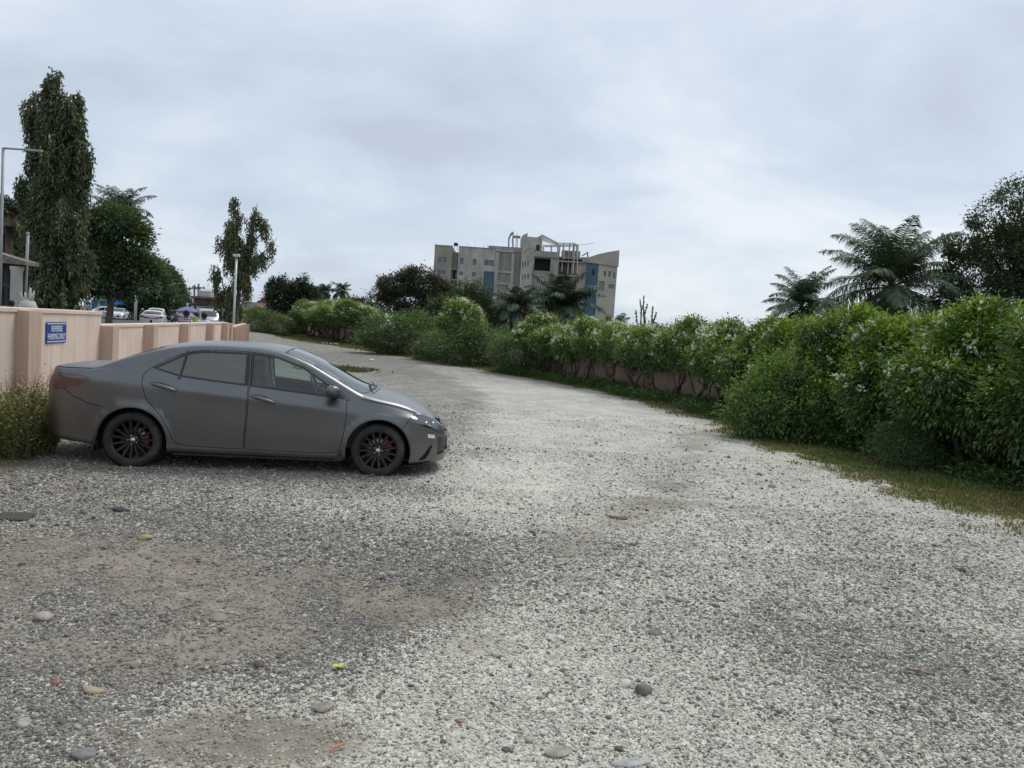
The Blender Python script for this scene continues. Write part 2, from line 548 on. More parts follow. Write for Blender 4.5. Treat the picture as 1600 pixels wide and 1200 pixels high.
def gravel_mat():
    m = bpy.data.materials.new('gravel_ground'); m.use_nodes = True
    t = m.node_tree; L = t.links.new
    b = t.nodes['Principled BSDF']
    b.inputs['Roughness'].default_value = 0.9
    b.inputs['Specular IOR Level'].default_value = 0.2
    tc = N(t, 'ShaderNodeTexCoord')
    zn = N(t, 'ShaderNodeAttribute', attribute_name='col')
    sp = N(t, 'ShaderNodeSeparateColor'); L(zn.outputs['Color'], sp.inputs[0])
    # three sizes of chips
    def vor(scale):
        v = N(t, 'ShaderNodeTexVoronoi', feature='F1', inp={'Scale': scale, 'Randomness': 1.0})
        L(tc.outputs['Object'], v.inputs['Vector'])
        return v
    v1, v2, v3 = vor(52.0), vor(95.0), vor(26.0)
    n_big = N(t, 'ShaderNodeTexNoise', inp={'Scale': 1.6, 'Detail': 6.0, 'Roughness': 0.6})
    L(tc.outputs['Object'], n_big.inputs['Vector'])
    n_pick = N(t, 'ShaderNodeTexNoise', inp={'Scale': 14.0, 'Detail': 3.0})
    L(tc.outputs['Object'], n_pick.inputs['Vector'])
    gt = N(t, 'ShaderNodeMath', operation='GREATER_THAN', inp={1: 0.5}); L(n_pick.outputs['Fac'], gt.inputs[0])
    mc = N(t, 'ShaderNodeMix', data_type='RGBA'); L(gt.outputs[0], mc.inputs[0]); L(v1.outputs['Color'], mc.inputs[6]); L(v2.outputs['Color'], mc.inputs[7])
    sv = N(t, 'ShaderNodeSeparateColor'); L(mc.outputs[2], sv.inputs[0])
    grey = N(t, 'ShaderNodeValToRGB')
    g = grey.color_ramp; g.elements[0].position = 0.0; g.elements[0].color = (0.078, 0.074, 0.067, 1)
    g.elements[1].position = 1.0; g.elements[1].color = (0.40, 0.385, 0.35, 1)
    for p_, c_ in ((0.25, (0.135, 0.128, 0.114, 1)), (0.55, (0.205, 0.193, 0.170, 1)), (0.8, (0.285, 0.265, 0.228, 1))):
        e = g.elements.new(p_); e.color = c_
    L(sv.outputs[0], grey.inputs[0])
    pale = N(t, 'ShaderNodeValToRGB')
    g = pale.color_ramp; g.elements[0].position = 0.0; g.elements[0].color = (0.40, 0.37, 0.31, 1)
    g.elements[1].position = 1.0; g.elements[1].color = (0.70, 0.675, 0.605, 1)
    e = g.elements.new(0.5); e.color = (0.555, 0.53, 0.465, 1)
    L(sv.outputs[1], pale.inputs[0])
    # pale chip where the cell's number is below the local share
    wn = N(t, 'ShaderNodeMath', operation='MULTIPLY_ADD', inp={1: 0.5, 2: -0.25}); L(n_big.outputs['Fac'], wn.inputs[0])
    ws = N(t, 'ShaderNodeMath', operation='ADD'); L(sp.outputs[0], ws.inputs[0]); L(wn.outputs[0], ws.inputs[1])
    lt = N(t, 'ShaderNodeMath', operation='LESS_THAN'); L(sv.outputs[2], lt.inputs[0]); L(ws.outputs[0], lt.inputs[1])
    m1 = N(t, 'ShaderNodeMix', data_type='RGBA'); L(lt.outputs[0], m1.inputs[0]); L(grey.outputs[0], m1.inputs[6]); L(pale.outputs[0], m1.inputs[7])
    # bare sandy earth
    ns = N(t, 'ShaderNodeTexNoise', inp={'Scale': 9.0, 'Detail': 8.0, 'Roughness': 0.7}); L(tc.outputs['Object'], ns.inputs['Vector'])
    sr = N(t, 'ShaderNodeValToRGB')
    sr.color_ramp.elements[0].position = 0.3; sr.color_ramp.elements[0].color = (0.185, 0.158, 0.124, 1)
    sr.color_ramp.elements[1].position = 0.7; sr.color_ramp.elements[1].color = (0.345, 0.30, 0.243, 1)
    L(ns.outputs['Fac'], sr.inputs[0])
    sa = N(t, 'ShaderNodeMath', operation='MULTIPLY_ADD', inp={1: 1.1, 2: -0.55}); L(ns.outputs['Fac'], sa.inputs[0])
    sb = N(t, 'ShaderNodeMath', operation='MULTIPLY_ADD', inp={1: 1.5}); L(sp.outputs[1], sb.inputs[0]); L(sa.outputs[0], sb.inputs[2])
    sc2 = N(t, 'ShaderNodeMath', operation='SUBTRACT', inp={1: 0.28}); L(sb.outputs[0], sc2.inputs[0])
    sm = N(t, 'ShaderNodeMath', operation='MULTIPLY', inp={1: 1.5}); sm.use_clamp = True; L(sc2.outputs[0], sm.inputs[0])
    # some chips stay on top of the earth
    keep = N(t, 'ShaderNodeMath', operation='LESS_THAN', inp={1: 0.30}); L(v1.outputs['Distance'], keep.inputs[0])
    kc = N(t, 'ShaderNodeSeparateColor'); L(v3.outputs['Color'], kc.inputs[0])
    kk = N(t, 'ShaderNodeMath', operation='LESS_THAN', inp={1: 0.30}); L(kc.outputs[0], kk.inputs[0])
    km = N(t, 'ShaderNodeMath', operation='MULTIPLY'); L(keep.outputs[0], km.inputs[0]); L(kk.outputs[0], km.inputs[1])
    kinv = N(t, 'ShaderNodeMath', operation='MULTIPLY_ADD', inp={1: -0.85, 2: 1.0}); L(km.outputs[0], kinv.inputs[0])
    sf = N(t, 'ShaderNodeMath', operation='MULTIPLY'); L(sm.outputs[0], sf.inputs[0]); L(kinv.outputs[0], sf.inputs[1])
    m2 = N(t, 'ShaderNodeMix', data_type='RGBA'); L(sf.outputs[0], m2.inputs[0]); L(m1.outputs[2], m2.inputs[6]); L(sr.outputs[0], m2.inputs[7])
    # turf and soil under the grass blades
    ng = N(t, 'ShaderNodeTexNoise', inp={'Scale': 22.0, 'Detail': 8.0, 'Roughness': 0.75}); L(tc.outputs['Object'], ng.inputs['Vector'])
    gr = N(t, 'ShaderNodeValToRGB')
    gr.color_ramp.elements[0].position = 0.32; gr.color_ramp.elements[0].color = (0.080, 0.080, 0.038, 1)
    gr.color_ramp.elements[1].position = 0.7; gr.color_ramp.elements[1].color = (0.21, 0.20, 0.11, 1)
    e = gr.color_ramp.elements.new(0.5); e.color = (0.125, 0.14, 0.058, 1)
    L(ng.outputs['Fac'], gr.inputs[0])
    ga = N(t, 'ShaderNodeMath', operation='MULTIPLY_ADD', inp={1: 3.4, 2: -2.15}); L(ng.outputs['Fac'], ga.inputs[0])
    gb = N(t, 'ShaderNodeMath', operation='MULTIPLY_ADD', inp={1: 1.5}); L(sp.outputs[2], gb.inputs[0]); L(ga.outputs[0], gb.inputs[2]); gb.use_clamp = True
    m3 = N(t, 'ShaderNodeMix', data_type='RGBA'); L(gb.outputs[0], m3.inputs[0]); L(m2.outputs[2], m3.inputs[6]); L(gr.outputs[0], m3.inputs[7])
    # slow change of tone across the lot
    mp = N(t, 'ShaderNodeMapRange', inp={1: 0.3, 2: 0.7, 3: 0.86, 4: 1.1}); L(n_big.outputs['Fac'], mp.inputs[0])
    vm = N(t, 'ShaderNodeVectorMath', operation='SCALE'); L(m3.outputs[2], vm.inputs[0]); L(mp.outputs[0], vm.inputs['Scale'])
    L(vm.outputs[0], b.inputs['Base Color'])
    hh = N(t, 'ShaderNodeMath', operation='MULTIPLY_ADD', inp={1: -1.0, 2: 1.0}); L(v1.outputs['Distance'], hh.inputs[0])
    h2 = N(t, 'ShaderNodeMath', operation='MULTIPLY_ADD', inp={1: -0.8}); L(v3.outputs['Distance'], h2.inputs[0]); L(hh.outputs[0], h2.inputs[2])
    bp = N(t, 'ShaderNodeBump', inp={'Strength': 0.75, 'Distance': 0.012}); L(h2.outputs[0], bp.inputs['Height'])
    L(bp.outputs[0], b.inputs['Normal'])
    return m


def build_ground():
    def axis(dense0, dense1, step, far, grow):
        c = list(np.arange(dense0, dense1 + 1e-6, step))
        s = step; v = dense1; hi = []
        while v < far:
            s *= grow; v += s; hi.append(v)
        s = step; v = dense0; lo = []
        while v > -far:
            s *= grow; v -= s; lo.append(v)
        return np.array(lo[::-1] + c + hi)
    xs = axis(-12, 11, 0.12, 3500, 1.13)
    ys = axis(1.5, 24, 0.12, 3500, 1.075)
    ys = ys[ys > -400]
    X, Y = np.meshgrid(xs, ys)
    Z = ground_z(X, Y)
    w, s, g = zones(X, Y)
    nx, ny = len(xs), len(ys)
    idx = np.arange(nx * ny).reshape(ny, nx)
    F = np.stack([idx[:-1, :-1], idx[:-1, 1:], idx[1:, 1:], idx[1:, :-1]], -1).reshape(-1, 4)
    V = np.stack([X, Y, Z], -1).reshape(-1, 3)
    o = obj('ground', V, F, gravel_mat(), smooth_=True, cols=np.stack([w, s, g], -1).reshape(-1, 3))
    tag(o, kind='structure')
    return o


build_ground()


# ------------------------------------------------------------------ loose chips and pebbles near the camera
def pebble_meshes():
    col = bpy.data.collections.new('pebble_shapes')
    ph = (1 + 5 ** 0.5) / 2
    iv = np.array([(-1,ph,0),(1,ph,0),(-1,-ph,0),(1,-ph,0),(0,-1,ph),(0,1,ph),(0,-1,-ph),(0,1,-ph),(ph,0,-1),(ph,0,1),(-ph,0,-1),(-ph,0,1)])
    iv = iv / np.linalg.norm(iv[0])
    tris = [(0,11,5),(0,5,1),(0,1,7),(0,7,10),(0,10,11),(1,5,9),(5,11,4),(11,10,2),(10,7,6),(7,1,8),(3,9,4),(3,4,2),(3,2,6),(3,6,8),(3,8,9),(4,9,5),(2,4,11),(6,2,10),(8,6,7),(9,8,1)]
    rg = np.random.default_rng(4)
    m = bpy.data.materials.new('pebble'); m.use_nodes = True
    t = m.node_tree; b = t.nodes['Principled BSDF']
    b.inputs['Roughness'].default_value = 0.75
    b.inputs['Specular IOR Level'].default_value = 0.3
    at = N(t, 'ShaderNodeAttribute', attribute_name='tone', attribute_type='INSTANCER')
    tc = N(t, 'ShaderNodeTexCoord')
    nz = N(t, 'ShaderNodeTexNoise', inp={'Scale': 2.2, 'Detail': 4.0}); t.links.new(tc.outputs['Object'], nz.inputs['Vector'])
    mr = N(t, 'ShaderNodeMapRange', inp={1: 0.3, 2: 0.7, 3: 0.8, 4: 1.15}); t.links.new(nz.outputs['Fac'], mr.inputs[0])
    vs_ = N(t, 'ShaderNodeVectorMath', operation='SCALE'); t.links.new(at.outputs['Color'], vs_.inputs[0]); t.links.new(mr.outputs[0], vs_.inputs['Scale'])
    t.links.new(vs_.outputs[0], b.inputs['Base Color'])
    for k in range(6):
        # one round of subdivision, then knocked out of round
        v = [tuple(p) for p in iv]; f = []; cache = {}
        def mid(a, c):
            key = (min(a, c), max(a, c))
            if key not in cache:
                p = (np.array(v[a]) + np.array(v[c])); p /= np.linalg.norm(p)
                v.append(tuple(p)); cache[key] = len(v) - 1
            return cache[key]
        for a, c, d in tris:
            ab, bc, ca = mid(a, c), mid(c, d), mid(d, a)
            f += [(a, ab, ca), (c, bc, ab), (d, ca, bc), (ab, bc, ca)]
        P = np.array(v)
        for _ in range(5):
            nrm = rg.normal(size=3); nrm /= np.linalg.norm(nrm)
            cut = 0.62 + 0.25 * rg.random()
            dd = P @ nrm
            P = P - np.outer(np.maximum(dd - cut, 0), nrm)
        P *= 1 + 0.05 * rg.normal(size=(len(P), 1))
        P *= np.array([1.0, 0.78 + 0.2 * rg.random(), 0.50 + 0.15 * rg.random()])
        me = bpy.data.meshes.new('pebble_shape'); me.from_pydata(P.tolist(), [], f)
        me.polygons.foreach_set('use_smooth', [k % 2 == 0] * len(f))
        me.materials.append(m)
        o = bpy.data.objects.new('pebble_shape', me)
        col.objects.link(o)
    return col


def scatter_gn(name, col):
    g = bpy.data.node_groups.new(name, 'GeometryNodeTree')
    g.interface.new_socket('Geometry', in_out='INPUT', socket_type='NodeSocketGeometry')
    g.interface.new_socket('Geometry', in_out='OUTPUT', socket_type='NodeSocketGeometry')
    L = g.links.new
    gi = N(g, 'NodeGroupInput'); go = N(g, 'NodeGroupOutput')
    ci = N(g, 'GeometryNodeCollectionInfo'); ci.inputs['Collection'].default_value = col
    ci.inputs['Separate Children'].default_value = True; ci.inputs['Reset Children'].default_value = True
    ip = N(g, 'GeometryNodeInstanceOnPoints'); ip.inputs['Pick Instance'].default_value = True
    rt = N(g, 'GeometryNodeInputNamedAttribute', data_type='FLOAT_VECTOR'); rt.inputs['Name'].default_value = 'rot'
    sc = N(g, 'GeometryNodeInputNamedAttribute', data_type='FLOAT_VECTOR'); sc.inputs['Name'].default_value = 'scl'
    er = N(g, 'FunctionNodeEulerToRotation')
    L(gi.outputs[0], ip.inputs['Points']); L(ci.outputs[0], ip.inputs['Instance'])
    L(rt.outputs['Attribute'], er.inputs[0]); L(er.outputs[0], ip.inputs['Rotation'])
    L(sc.outputs['Attribute'], ip.inputs['Scale'])
    L(ip.outputs[0], go.inputs[0])
    return g


def build_pebbles():
    rg = np.random.default_rng(11)
    P = []; S = []
    # (depth range, chips per m2, mean half-size)
    for y0, y1, dens, half in ((2.3, 3.6, 8800, 0.0050), (3.6, 5.0, 6200, 0.0057), (5.0, 6.6, 3300, 0.0068), (6.6, 8.6, 1350, 0.0082), (8.6, 12.0, 330, 0.010), (12.0, 18.0, 50, 0.012)):
        xm = 0.80 * y1 + 2.2
        n = int((y1 - y0) * 2 * xm * dens)
        y = rg.uniform(y0, y1, n); x = rg.uniform(-xm, xm, n)
        ok = np.abs(x) < 0.80 * y + 2.2
        x, y = x[ok], y[ok]
        w, s, g = zones(x, y)
        keep = rg.random(len(x)) < (1 - 0.78 * np.clip(s * 1.4 - 0.1, 0, 1) * smooth(.30, .60, fbm(x * 6, y * 6, 91, 3))) * (1 - 0.95 * np.clip(g * 1.5, 0, 1))
        x, y, w, s = x[keep], y[keep], w[keep], s[keep]
        sz = half * np.exp(rg.normal(0, 0.42, len(x)))
        big = rg.random(len(x)) < 0.007
        sz[big] *= rg.uniform(1.5, 2.4, big.sum())
        pale = rg.random(len(x)) < w * 0.95
        sz[pale] *= 0.85
        c = np.empty((len(x), 4)); c[:, 3] = 1
        tone = 0.105 + 0.22 * rg.random(len(x)) ** 1.4
        warm = rg.normal(0.03, 0.05, len(x))
        c[:, 0] = tone * (1.03 + warm); c[:, 1] = tone * 0.985; c[:, 2] = tone * (0.90 - 1.2 * warm)
        pt = 0.36 + 0.32 * rg.random(len(x))
        yel = np.abs(rg.normal(0, 0.10, len(x)))
        c[pale, 0] = pt[pale]; c[pale, 1] = (pt * (0.975 - 0.1 * yel))[pale]; c[pale, 2] = (pt * (0.865 - 0.9 * yel))[pale]
        dust = np.clip(s * 1.2, 0, 1)[:, None] * rg.uniform(.2, .75, (len(x), 1))
        c[:, :3] = c[:, :3] * (1 - dust) + np.array([0.27, 0.232, 0.185]) * rg.uniform(.8, 1.15, (len(x), 1)) * dust
        odd = rg.random(len(x))
        red = odd < 0.005
        c[red, :3] = np.array([0.26, 0.14, 0.11]) * rg.uniform(0.7, 1.2, (red.sum(), 1))
        tan = (odd > 0.005) & (odd < 0.02)
        c[tan, :3] = np.array([0.42, 0.33, 0.22]) * rg.uniform(0.7, 1.2, (tan.sum(), 1))
        z = ground_z(x, y) + sz * 0.18
        P.append(np.column_stack([x, y, z, sz]))
        S.append(c)
    P = np.vstack(P); C = np.vstack(S)
    # nothing under the parked car's tyres
    n = len(P)
    me = bpy.data.meshes.new('gravel_chips')
    me.from_pydata(P[:, :3].tolist(), [], [])
    a = me.attributes.new('rot', 'FLOAT_VECTOR', 'POINT')
    rot = np.column_stack([rg.normal(0, 0.35, n), rg.normal(0, 0.35, n), rg.uniform(0, 6.28, n)]).astype(np.float32)
    a.data.foreach_set('vector', rot.ravel())
    a = me.attributes.new('scl', 'FLOAT_VECTOR', 'POINT')
    a.data.foreach_set('vector', np.repeat(P[:, 3:4], 3, 1).astype(np.float32).ravel())
    a = me.attributes.new('tone', 'FLOAT_COLOR', 'POINT')
    a.data.foreach_set('color', C.astype(np.float32).ravel())
    o = bpy.data.objects.new('gravel_chips', me)
    COL.objects.link(o)
    md = o.modifiers.new('scatter', 'NODES')
    md.node_group = scatter_gn('scatter_chips', pebble_meshes())
    tag(o, 'loose grey and white gravel chips strewn over the car park', 'gravel', kind='stuff')
    print('pebbles', n)


build_pebbles()
# ================================================================== CARS
SEDAN = dict(
    rear=-1.05, front=3.545, wr=(-0.30, 3.3), wf=(2.72, 2.5), W=0.885,
    zs=([-1.0, -0.90, -0.8, -0.45, -0.3, 0.4, 2.3, 3.0, 3.3, 3.5, 3.66], [0.40, 0.31, 0.275, 0.225, 0.20, 0.175, 0.165, 0.125, 0.135, 0.16, 0.20]),
    zt=([-0.985, -0.955, -0.92, -0.88, -0.84, -0.80, -0.46, -0.25, -0.02, 0.25, 0.44, 0.74, 1.0, 1.3, 1.55, 1.80, 2.10, 2.42, 2.58, 2.92, 3.22, 3.40, 3.52, 3.60, 3.655],
        [0.66, 0.78, 0.86, 0.985, 1.07, 1.088, 1.095, 1.195, 1.292, 1.378, 1.412, 1.440, 1.446, 1.440, 1.410, 1.335, 1.195, 1.035, 0.982, 0.905, 0.800, 0.715, 0.635, 0.56, 0.45]),
    zb=([-0.985, -0.92, -0.88, -0.82, -0.46, 0.14, 0.45, 1.2, 2.05, 2.37, 2.6, 2.93, 3.1, 3.4, 3.55, 3.655],
        [0.60, 0.82, 0.95, 1.045, 1.055, 1.045, 1.015, 0.955, 0.884, 0.866, 0.850, 0.785, 0.738, 0.635, 0.55, 0.40]),
    z5=([-0.985, -0.92, -0.88, -0.82, -0.46, -0.25, -0.02, 0.25, 0.44, 0.74, 1.2, 1.5, 1.80, 2.1, 2.35, 2.5, 2.62, 2.93, 3.1, 3.4, 3.55, 3.655],
        [0.64, 0.85, 0.98, 1.070, 1.082, 1.158, 1.240, 1.312, 1.345, 1.375, 1.378, 1.352, 1.262, 1.112, 0.978, 0.905, 0.880, 0.825, 0.775, 0.665, 0.575, 0.42]),
    y5=([-1.0, -0.46, -0.25, -0.02, 0.25, 0.6, 1.2, 1.5, 1.8, 2.1, 2.35, 2.5, 2.62, 2.93, 3.66],
        [0.76, 0.745, 0.70, 0.665, 0.635, 0.625, 0.625, 0.632, 0.655, 0.700, 0.748, 0.775, 0.785, 0.770, 0.74]),
    zc=([-1.0, -0.75, -0.4, 0.115, 1.237, 2.325, 3.06, 3.4, 3.66], [0.90, 0.955, 0.957, 0.931, 0.848, 0.751, 0.678, 0.58, 0.38]))


def bspline(ctrl, s):
    """clamped quadratic B-spline; ctrl (n, k), s in 0..1"""
    n = len(ctrl)
    kn = np.concatenate([[0, 0], np.linspace(0, 1, n - 1), [1, 1]])
    s = np.clip(s, 0, 1 - 1e-9)
    out = np.zeros((len(s), ctrl.shape[1]))
    k = np.clip(np.searchsorted(kn, s, side='right') - 1, 2, n - 1)
    for j, (ss, kk) in enumerate(zip(s, k)):
        d = [ctrl[kk - 2 + i].copy() for i in range(3)]
        for r in (1, 2):
            for i in range(2, r - 1, -1):
                a = (ss - kn[kk - 2 + i]) / (kn[kk - 2 + i + 3 - r] - kn[kk - 2 + i])
                d[i] = (1 - a) * d[i - 1] + a * d[i]
        out[j] = d[2]
    return out


def _remap(prm):
    f = lambda x: x - 0.065 * float(smooth(-0.45, -0.95, x)) - 0.11 * float(smooth(2.95, 3.6, x))
    for k in ('zs', 'zt', 'zb', 'z5', 'y5', 'zc'):
        xs, ys = prm[k]
        prm[k] = ([f(x) for x in xs], ys)


_remap(SEDAN)


class CarSkin:
    """body surface P(x, s): s runs from the sill over the shoulder and roof edge to the centre line"""
    NS = 141

    def __init__(s, prm):
        s.p = prm
        x0, x1 = prm['rear'], prm['front']
        # stations packed towards both ends
        a = np.linspace(0, 1, 27)[1:]
        r_end = x0 + 0.60 * (1 - np.cos(a * math.pi / 2)) ** 1.15
        f_end = x1 - 0.75 * (1 - np.cos(a * math.pi / 2)) ** 1.15
        mid = np.arange(r_end[-1], f_end[-1], 0.03)[1:-1]
        s.X = np.concatenate([[x0 + 1e-4], r_end, mid, f_end[::-1], [x1 - 1e-4]])
        s.X = np.unique(s.X)
        g = lambda k: pchip(s.X, *prm[k])
        zs, zt, zb, z5, y5, zc = [g(k) for k in ('zs', 'zt', 'zb', 'z5', 'y5', 'zc')]
        W0 = prm['W']
        xr, nr = prm['wr']; xf, nf = prm['wf']
        tr = np.clip((xr - s.X) / (xr - x0), 0, 1); tf = np.clip((s.X - xf) / (x1 - xf), 0, 1)
        W = W0 * (1 - tr ** nr) ** (1 / nr) * (1 - tf ** nf) ** (1 / nf)
        W = W * (1 - 0.012 * smooth(0.6, -0.2, s.X) - 0.016 * smooth(2.0, 2.9, s.X))
        # haunches over the wheels
        bul = 0.014 * np.exp(-((s.X - 0.0) / 0.42) ** 2) + 0.012 * np.exp(-((s.X - 2.7) / 0.42) ** 2)
        k = W / W0
        z5 = np.minimum(z5, zt - 0.004); zb = np.minimum(zb, z5 - 0.008)
        zc = np.minimum(zc, zb - 0.03); zs = np.minimum(zs, zc - 0.1)
        h = z5 - zb
        zl = zs + 0.42 * (zc - zs)
        pts = np.stack([
            np.stack([W - .12*k, zs + 0.002], 1), np.stack([W - .05*k, zs], 1), np.stack([W - .030*k, zs + .05], 1),
            np.stack([W - .030*k, zs + .10], 1),
            np.stack([W - (.010 - bul)*k, zl], 1), np.stack([W - (.004 - bul)*k, zc - .11], 1), np.stack([W + .006*k, zc - .014], 1),
            np.stack([W - .006*k, zc + .014], 1), np.stack([W - .040*k, zc + .55*(zb - zc)], 1),
            np.stack([W - .070*k, zb - .008], 1), np.stack([W - .086*k, zb + np.minimum(.012, .2*h)], 1),
            np.stack([(W - .092*k) * .62 + y5*k * .38 + .012*k, zb + .33*h], 1),
            np.stack([(W - .092*k) * .25 + y5*k * .75 + .018*k, zb + .72*h], 1),
            np.stack([y5*k + .018*k, z5 - .06*h], 1), np.stack([y5*k - .03*k, z5 + .30*(zt-z5)], 1),
            np.stack([y5*k*.72, z5 + .66*(zt-z5)], 1), np.stack([y5*k*.38, z5 + .97*(zt-z5)], 1), np.stack([0*k, zt], 1)], 1)
        s.nc = pts.shape[1]
        S = np.linspace(0, 1, s.NS)
        s.Y = np.zeros((len(s.X), s.NS)); s.Z = np.zeros_like(s.Y)
        for i in range(len(s.X)):
            q = bspline(pts[i], S)
            s.Y[i] = q[:, 0]; s.Z[i] = q[:, 1]
        s.Y = np.maximum(s.Y, 0)
        dx = np.gradient(np.stack([np.repeat(s.X[:, None], s.NS, 1), s.Y, s.Z], -1), axis=0)
        ds = np.gradient(np.stack([np.zeros_like(s.Y), s.Y, s.Z], -1), axis=1)
        n = np.cross(ds, dx)
        l = np.linalg.norm(n, axis=-1, keepdims=True)
        n = n / np.maximum(l, 1e-12)
        n[n[..., 1] < -0.2] *= -1
        s.Nn = n
        s.s_edge = 13.6 / (s.nc - 1)

    def ix(s, x):
        return np.interp(x, s.X, np.arange(len(s.X)))

    def to_dom(s, x, z):
        """side-view point -> (station index, section index)"""
        i = s.ix(x); i0 = int(min(max(math.floor(i), 0), len(s.X) - 2)); t = i - i0
        zz = s.Z[i0] * (1 - t) + s.Z[i0 + 1] * t
        zz = np.maximum.accumulate(zz)
        j = np.interp(z, zz + np.arange(s.NS) * 1e-9, np.arange(s.NS))
        return (i, j)

    def ev(s, d, A):
        d = np.asarray(d, float)
        i = np.clip(d[:, 0], 0, len(s.X) - 1.000001); j = np.clip(d[:, 1], 0, s.NS - 1.000001)
        i0 = i.astype(int); j0 = j.astype(int); u = (i - i0)[:, None]; v = (j - j0)[:, None]
        A = A if A.ndim == 3 else A[..., None]
        return (A[i0, j0] * (1-u) + A[i0+1, j0] * u) * (1-v) + (A[i0, j0+1] * (1-u) + A[i0+1, j0+1] * u) * v

    def pos(s, d):
        d = np.asarray(d, float)
        X = np.interp(d[:, 0], np.arange(len(s.X)), s.X)
        return np.column_stack([X, s.ev(d, s.Y)[:, 0], s.ev(d, s.Z)[:, 0]])

    def nor(s, d):
        n = s.ev(d, s.Nn)
        return n / np.maximum(np.linalg.norm(n, axis=1, keepdims=True), 1e-9)

    def y_at(s, x, z):
        return s.pos([s.to_dom(x, z)])[0][1]


def densify(poly, step=0.03, closed=True):
    out = []
    n = len(poly)
    for a in range(n if closed else n - 1):
        p, q = np.array(poly[a], float), np.array(poly[(a+1) % n], float)
        m = max(1, int(np.linalg.norm(q - p) / step))
        for k in range(m):
            out.append(tuple(p + (q - p) * k / m))
    if not closed: out.append(tuple(poly[-1]))
    return out


def round_poly(poly, it=2, keep=()):
    """corner cutting; corners listed in keep stay sharp"""
    P = [tuple(p) for p in poly]; K = [i in keep for i in range(len(P))]
    for _ in range(it):
        Q = []; KK = []
        n = len(P)
        for i in range(n):
            a, b, c = np.array(P[i-1]), np.array(P[i]), np.array(P[(i+1) % n])
            if K[i]:
                Q.append(tuple(b)); KK.append(True)
            else:
                Q.append(tuple(b + .25 * (a - b))); KK.append(False)
                Q.append(tuple(b + .25 * (c - b))); KK.append(False)
        P, K = Q, KK
    return P


def inset_poly(P, d):
    P = [np.array(p, float) for p in P]
    n = len(P)
    area = sum(P[i][0]*P[(i+1) % n][1] - P[(i+1) % n][0]*P[i][1] for i in range(n))
    sg = 1 if area > 0 else -1
    out = []
    for i in range(n):
        a, b, c = P[i-1], P[i], P[(i+1) % n]
        e1 = (b-a) / max(np.linalg.norm(b-a), 1e-9); e2 = (c-b) / max(np.linalg.norm(c-b), 1e-9)
        n1 = np.array([-e1[1], e1[0]]) * sg; n2 = np.array([-e2[1], e2[0]]) * sg
        m = n1 + n2
        l = np.linalg.norm(m)
        m = m / l if l > 1e-6 else n1
        out.append(tuple(b + m * d / max(0.5, m @ n1)))
    return out


def strip(line, w):
    """thin closed band along an open line"""
    P = densify(line, 0.03, False)
    P = [np.array(p) for p in P]
    L_, R2 = [], []
    for i in range(len(P)):
        t = P[min(i+1, len(P)-1)] - P[max(i-1, 0)]
        t = t / np.linalg.norm(t); n = np.array([-t[1], t[0]])
        L_.append(tuple(P[i] + n*w/2)); R2.append(tuple(P[i] - n*w/2))
    return L_ + R2[::-1]


def arc(cx, cz, r, a0, a1, n=28):
    return [(cx + r*math.cos(a0 + (a1-a0)*k/n), cz + r*math.sin(a0 + (a1-a0)*k/n)) for k in range(n+1)]


PAINT_GREY = None


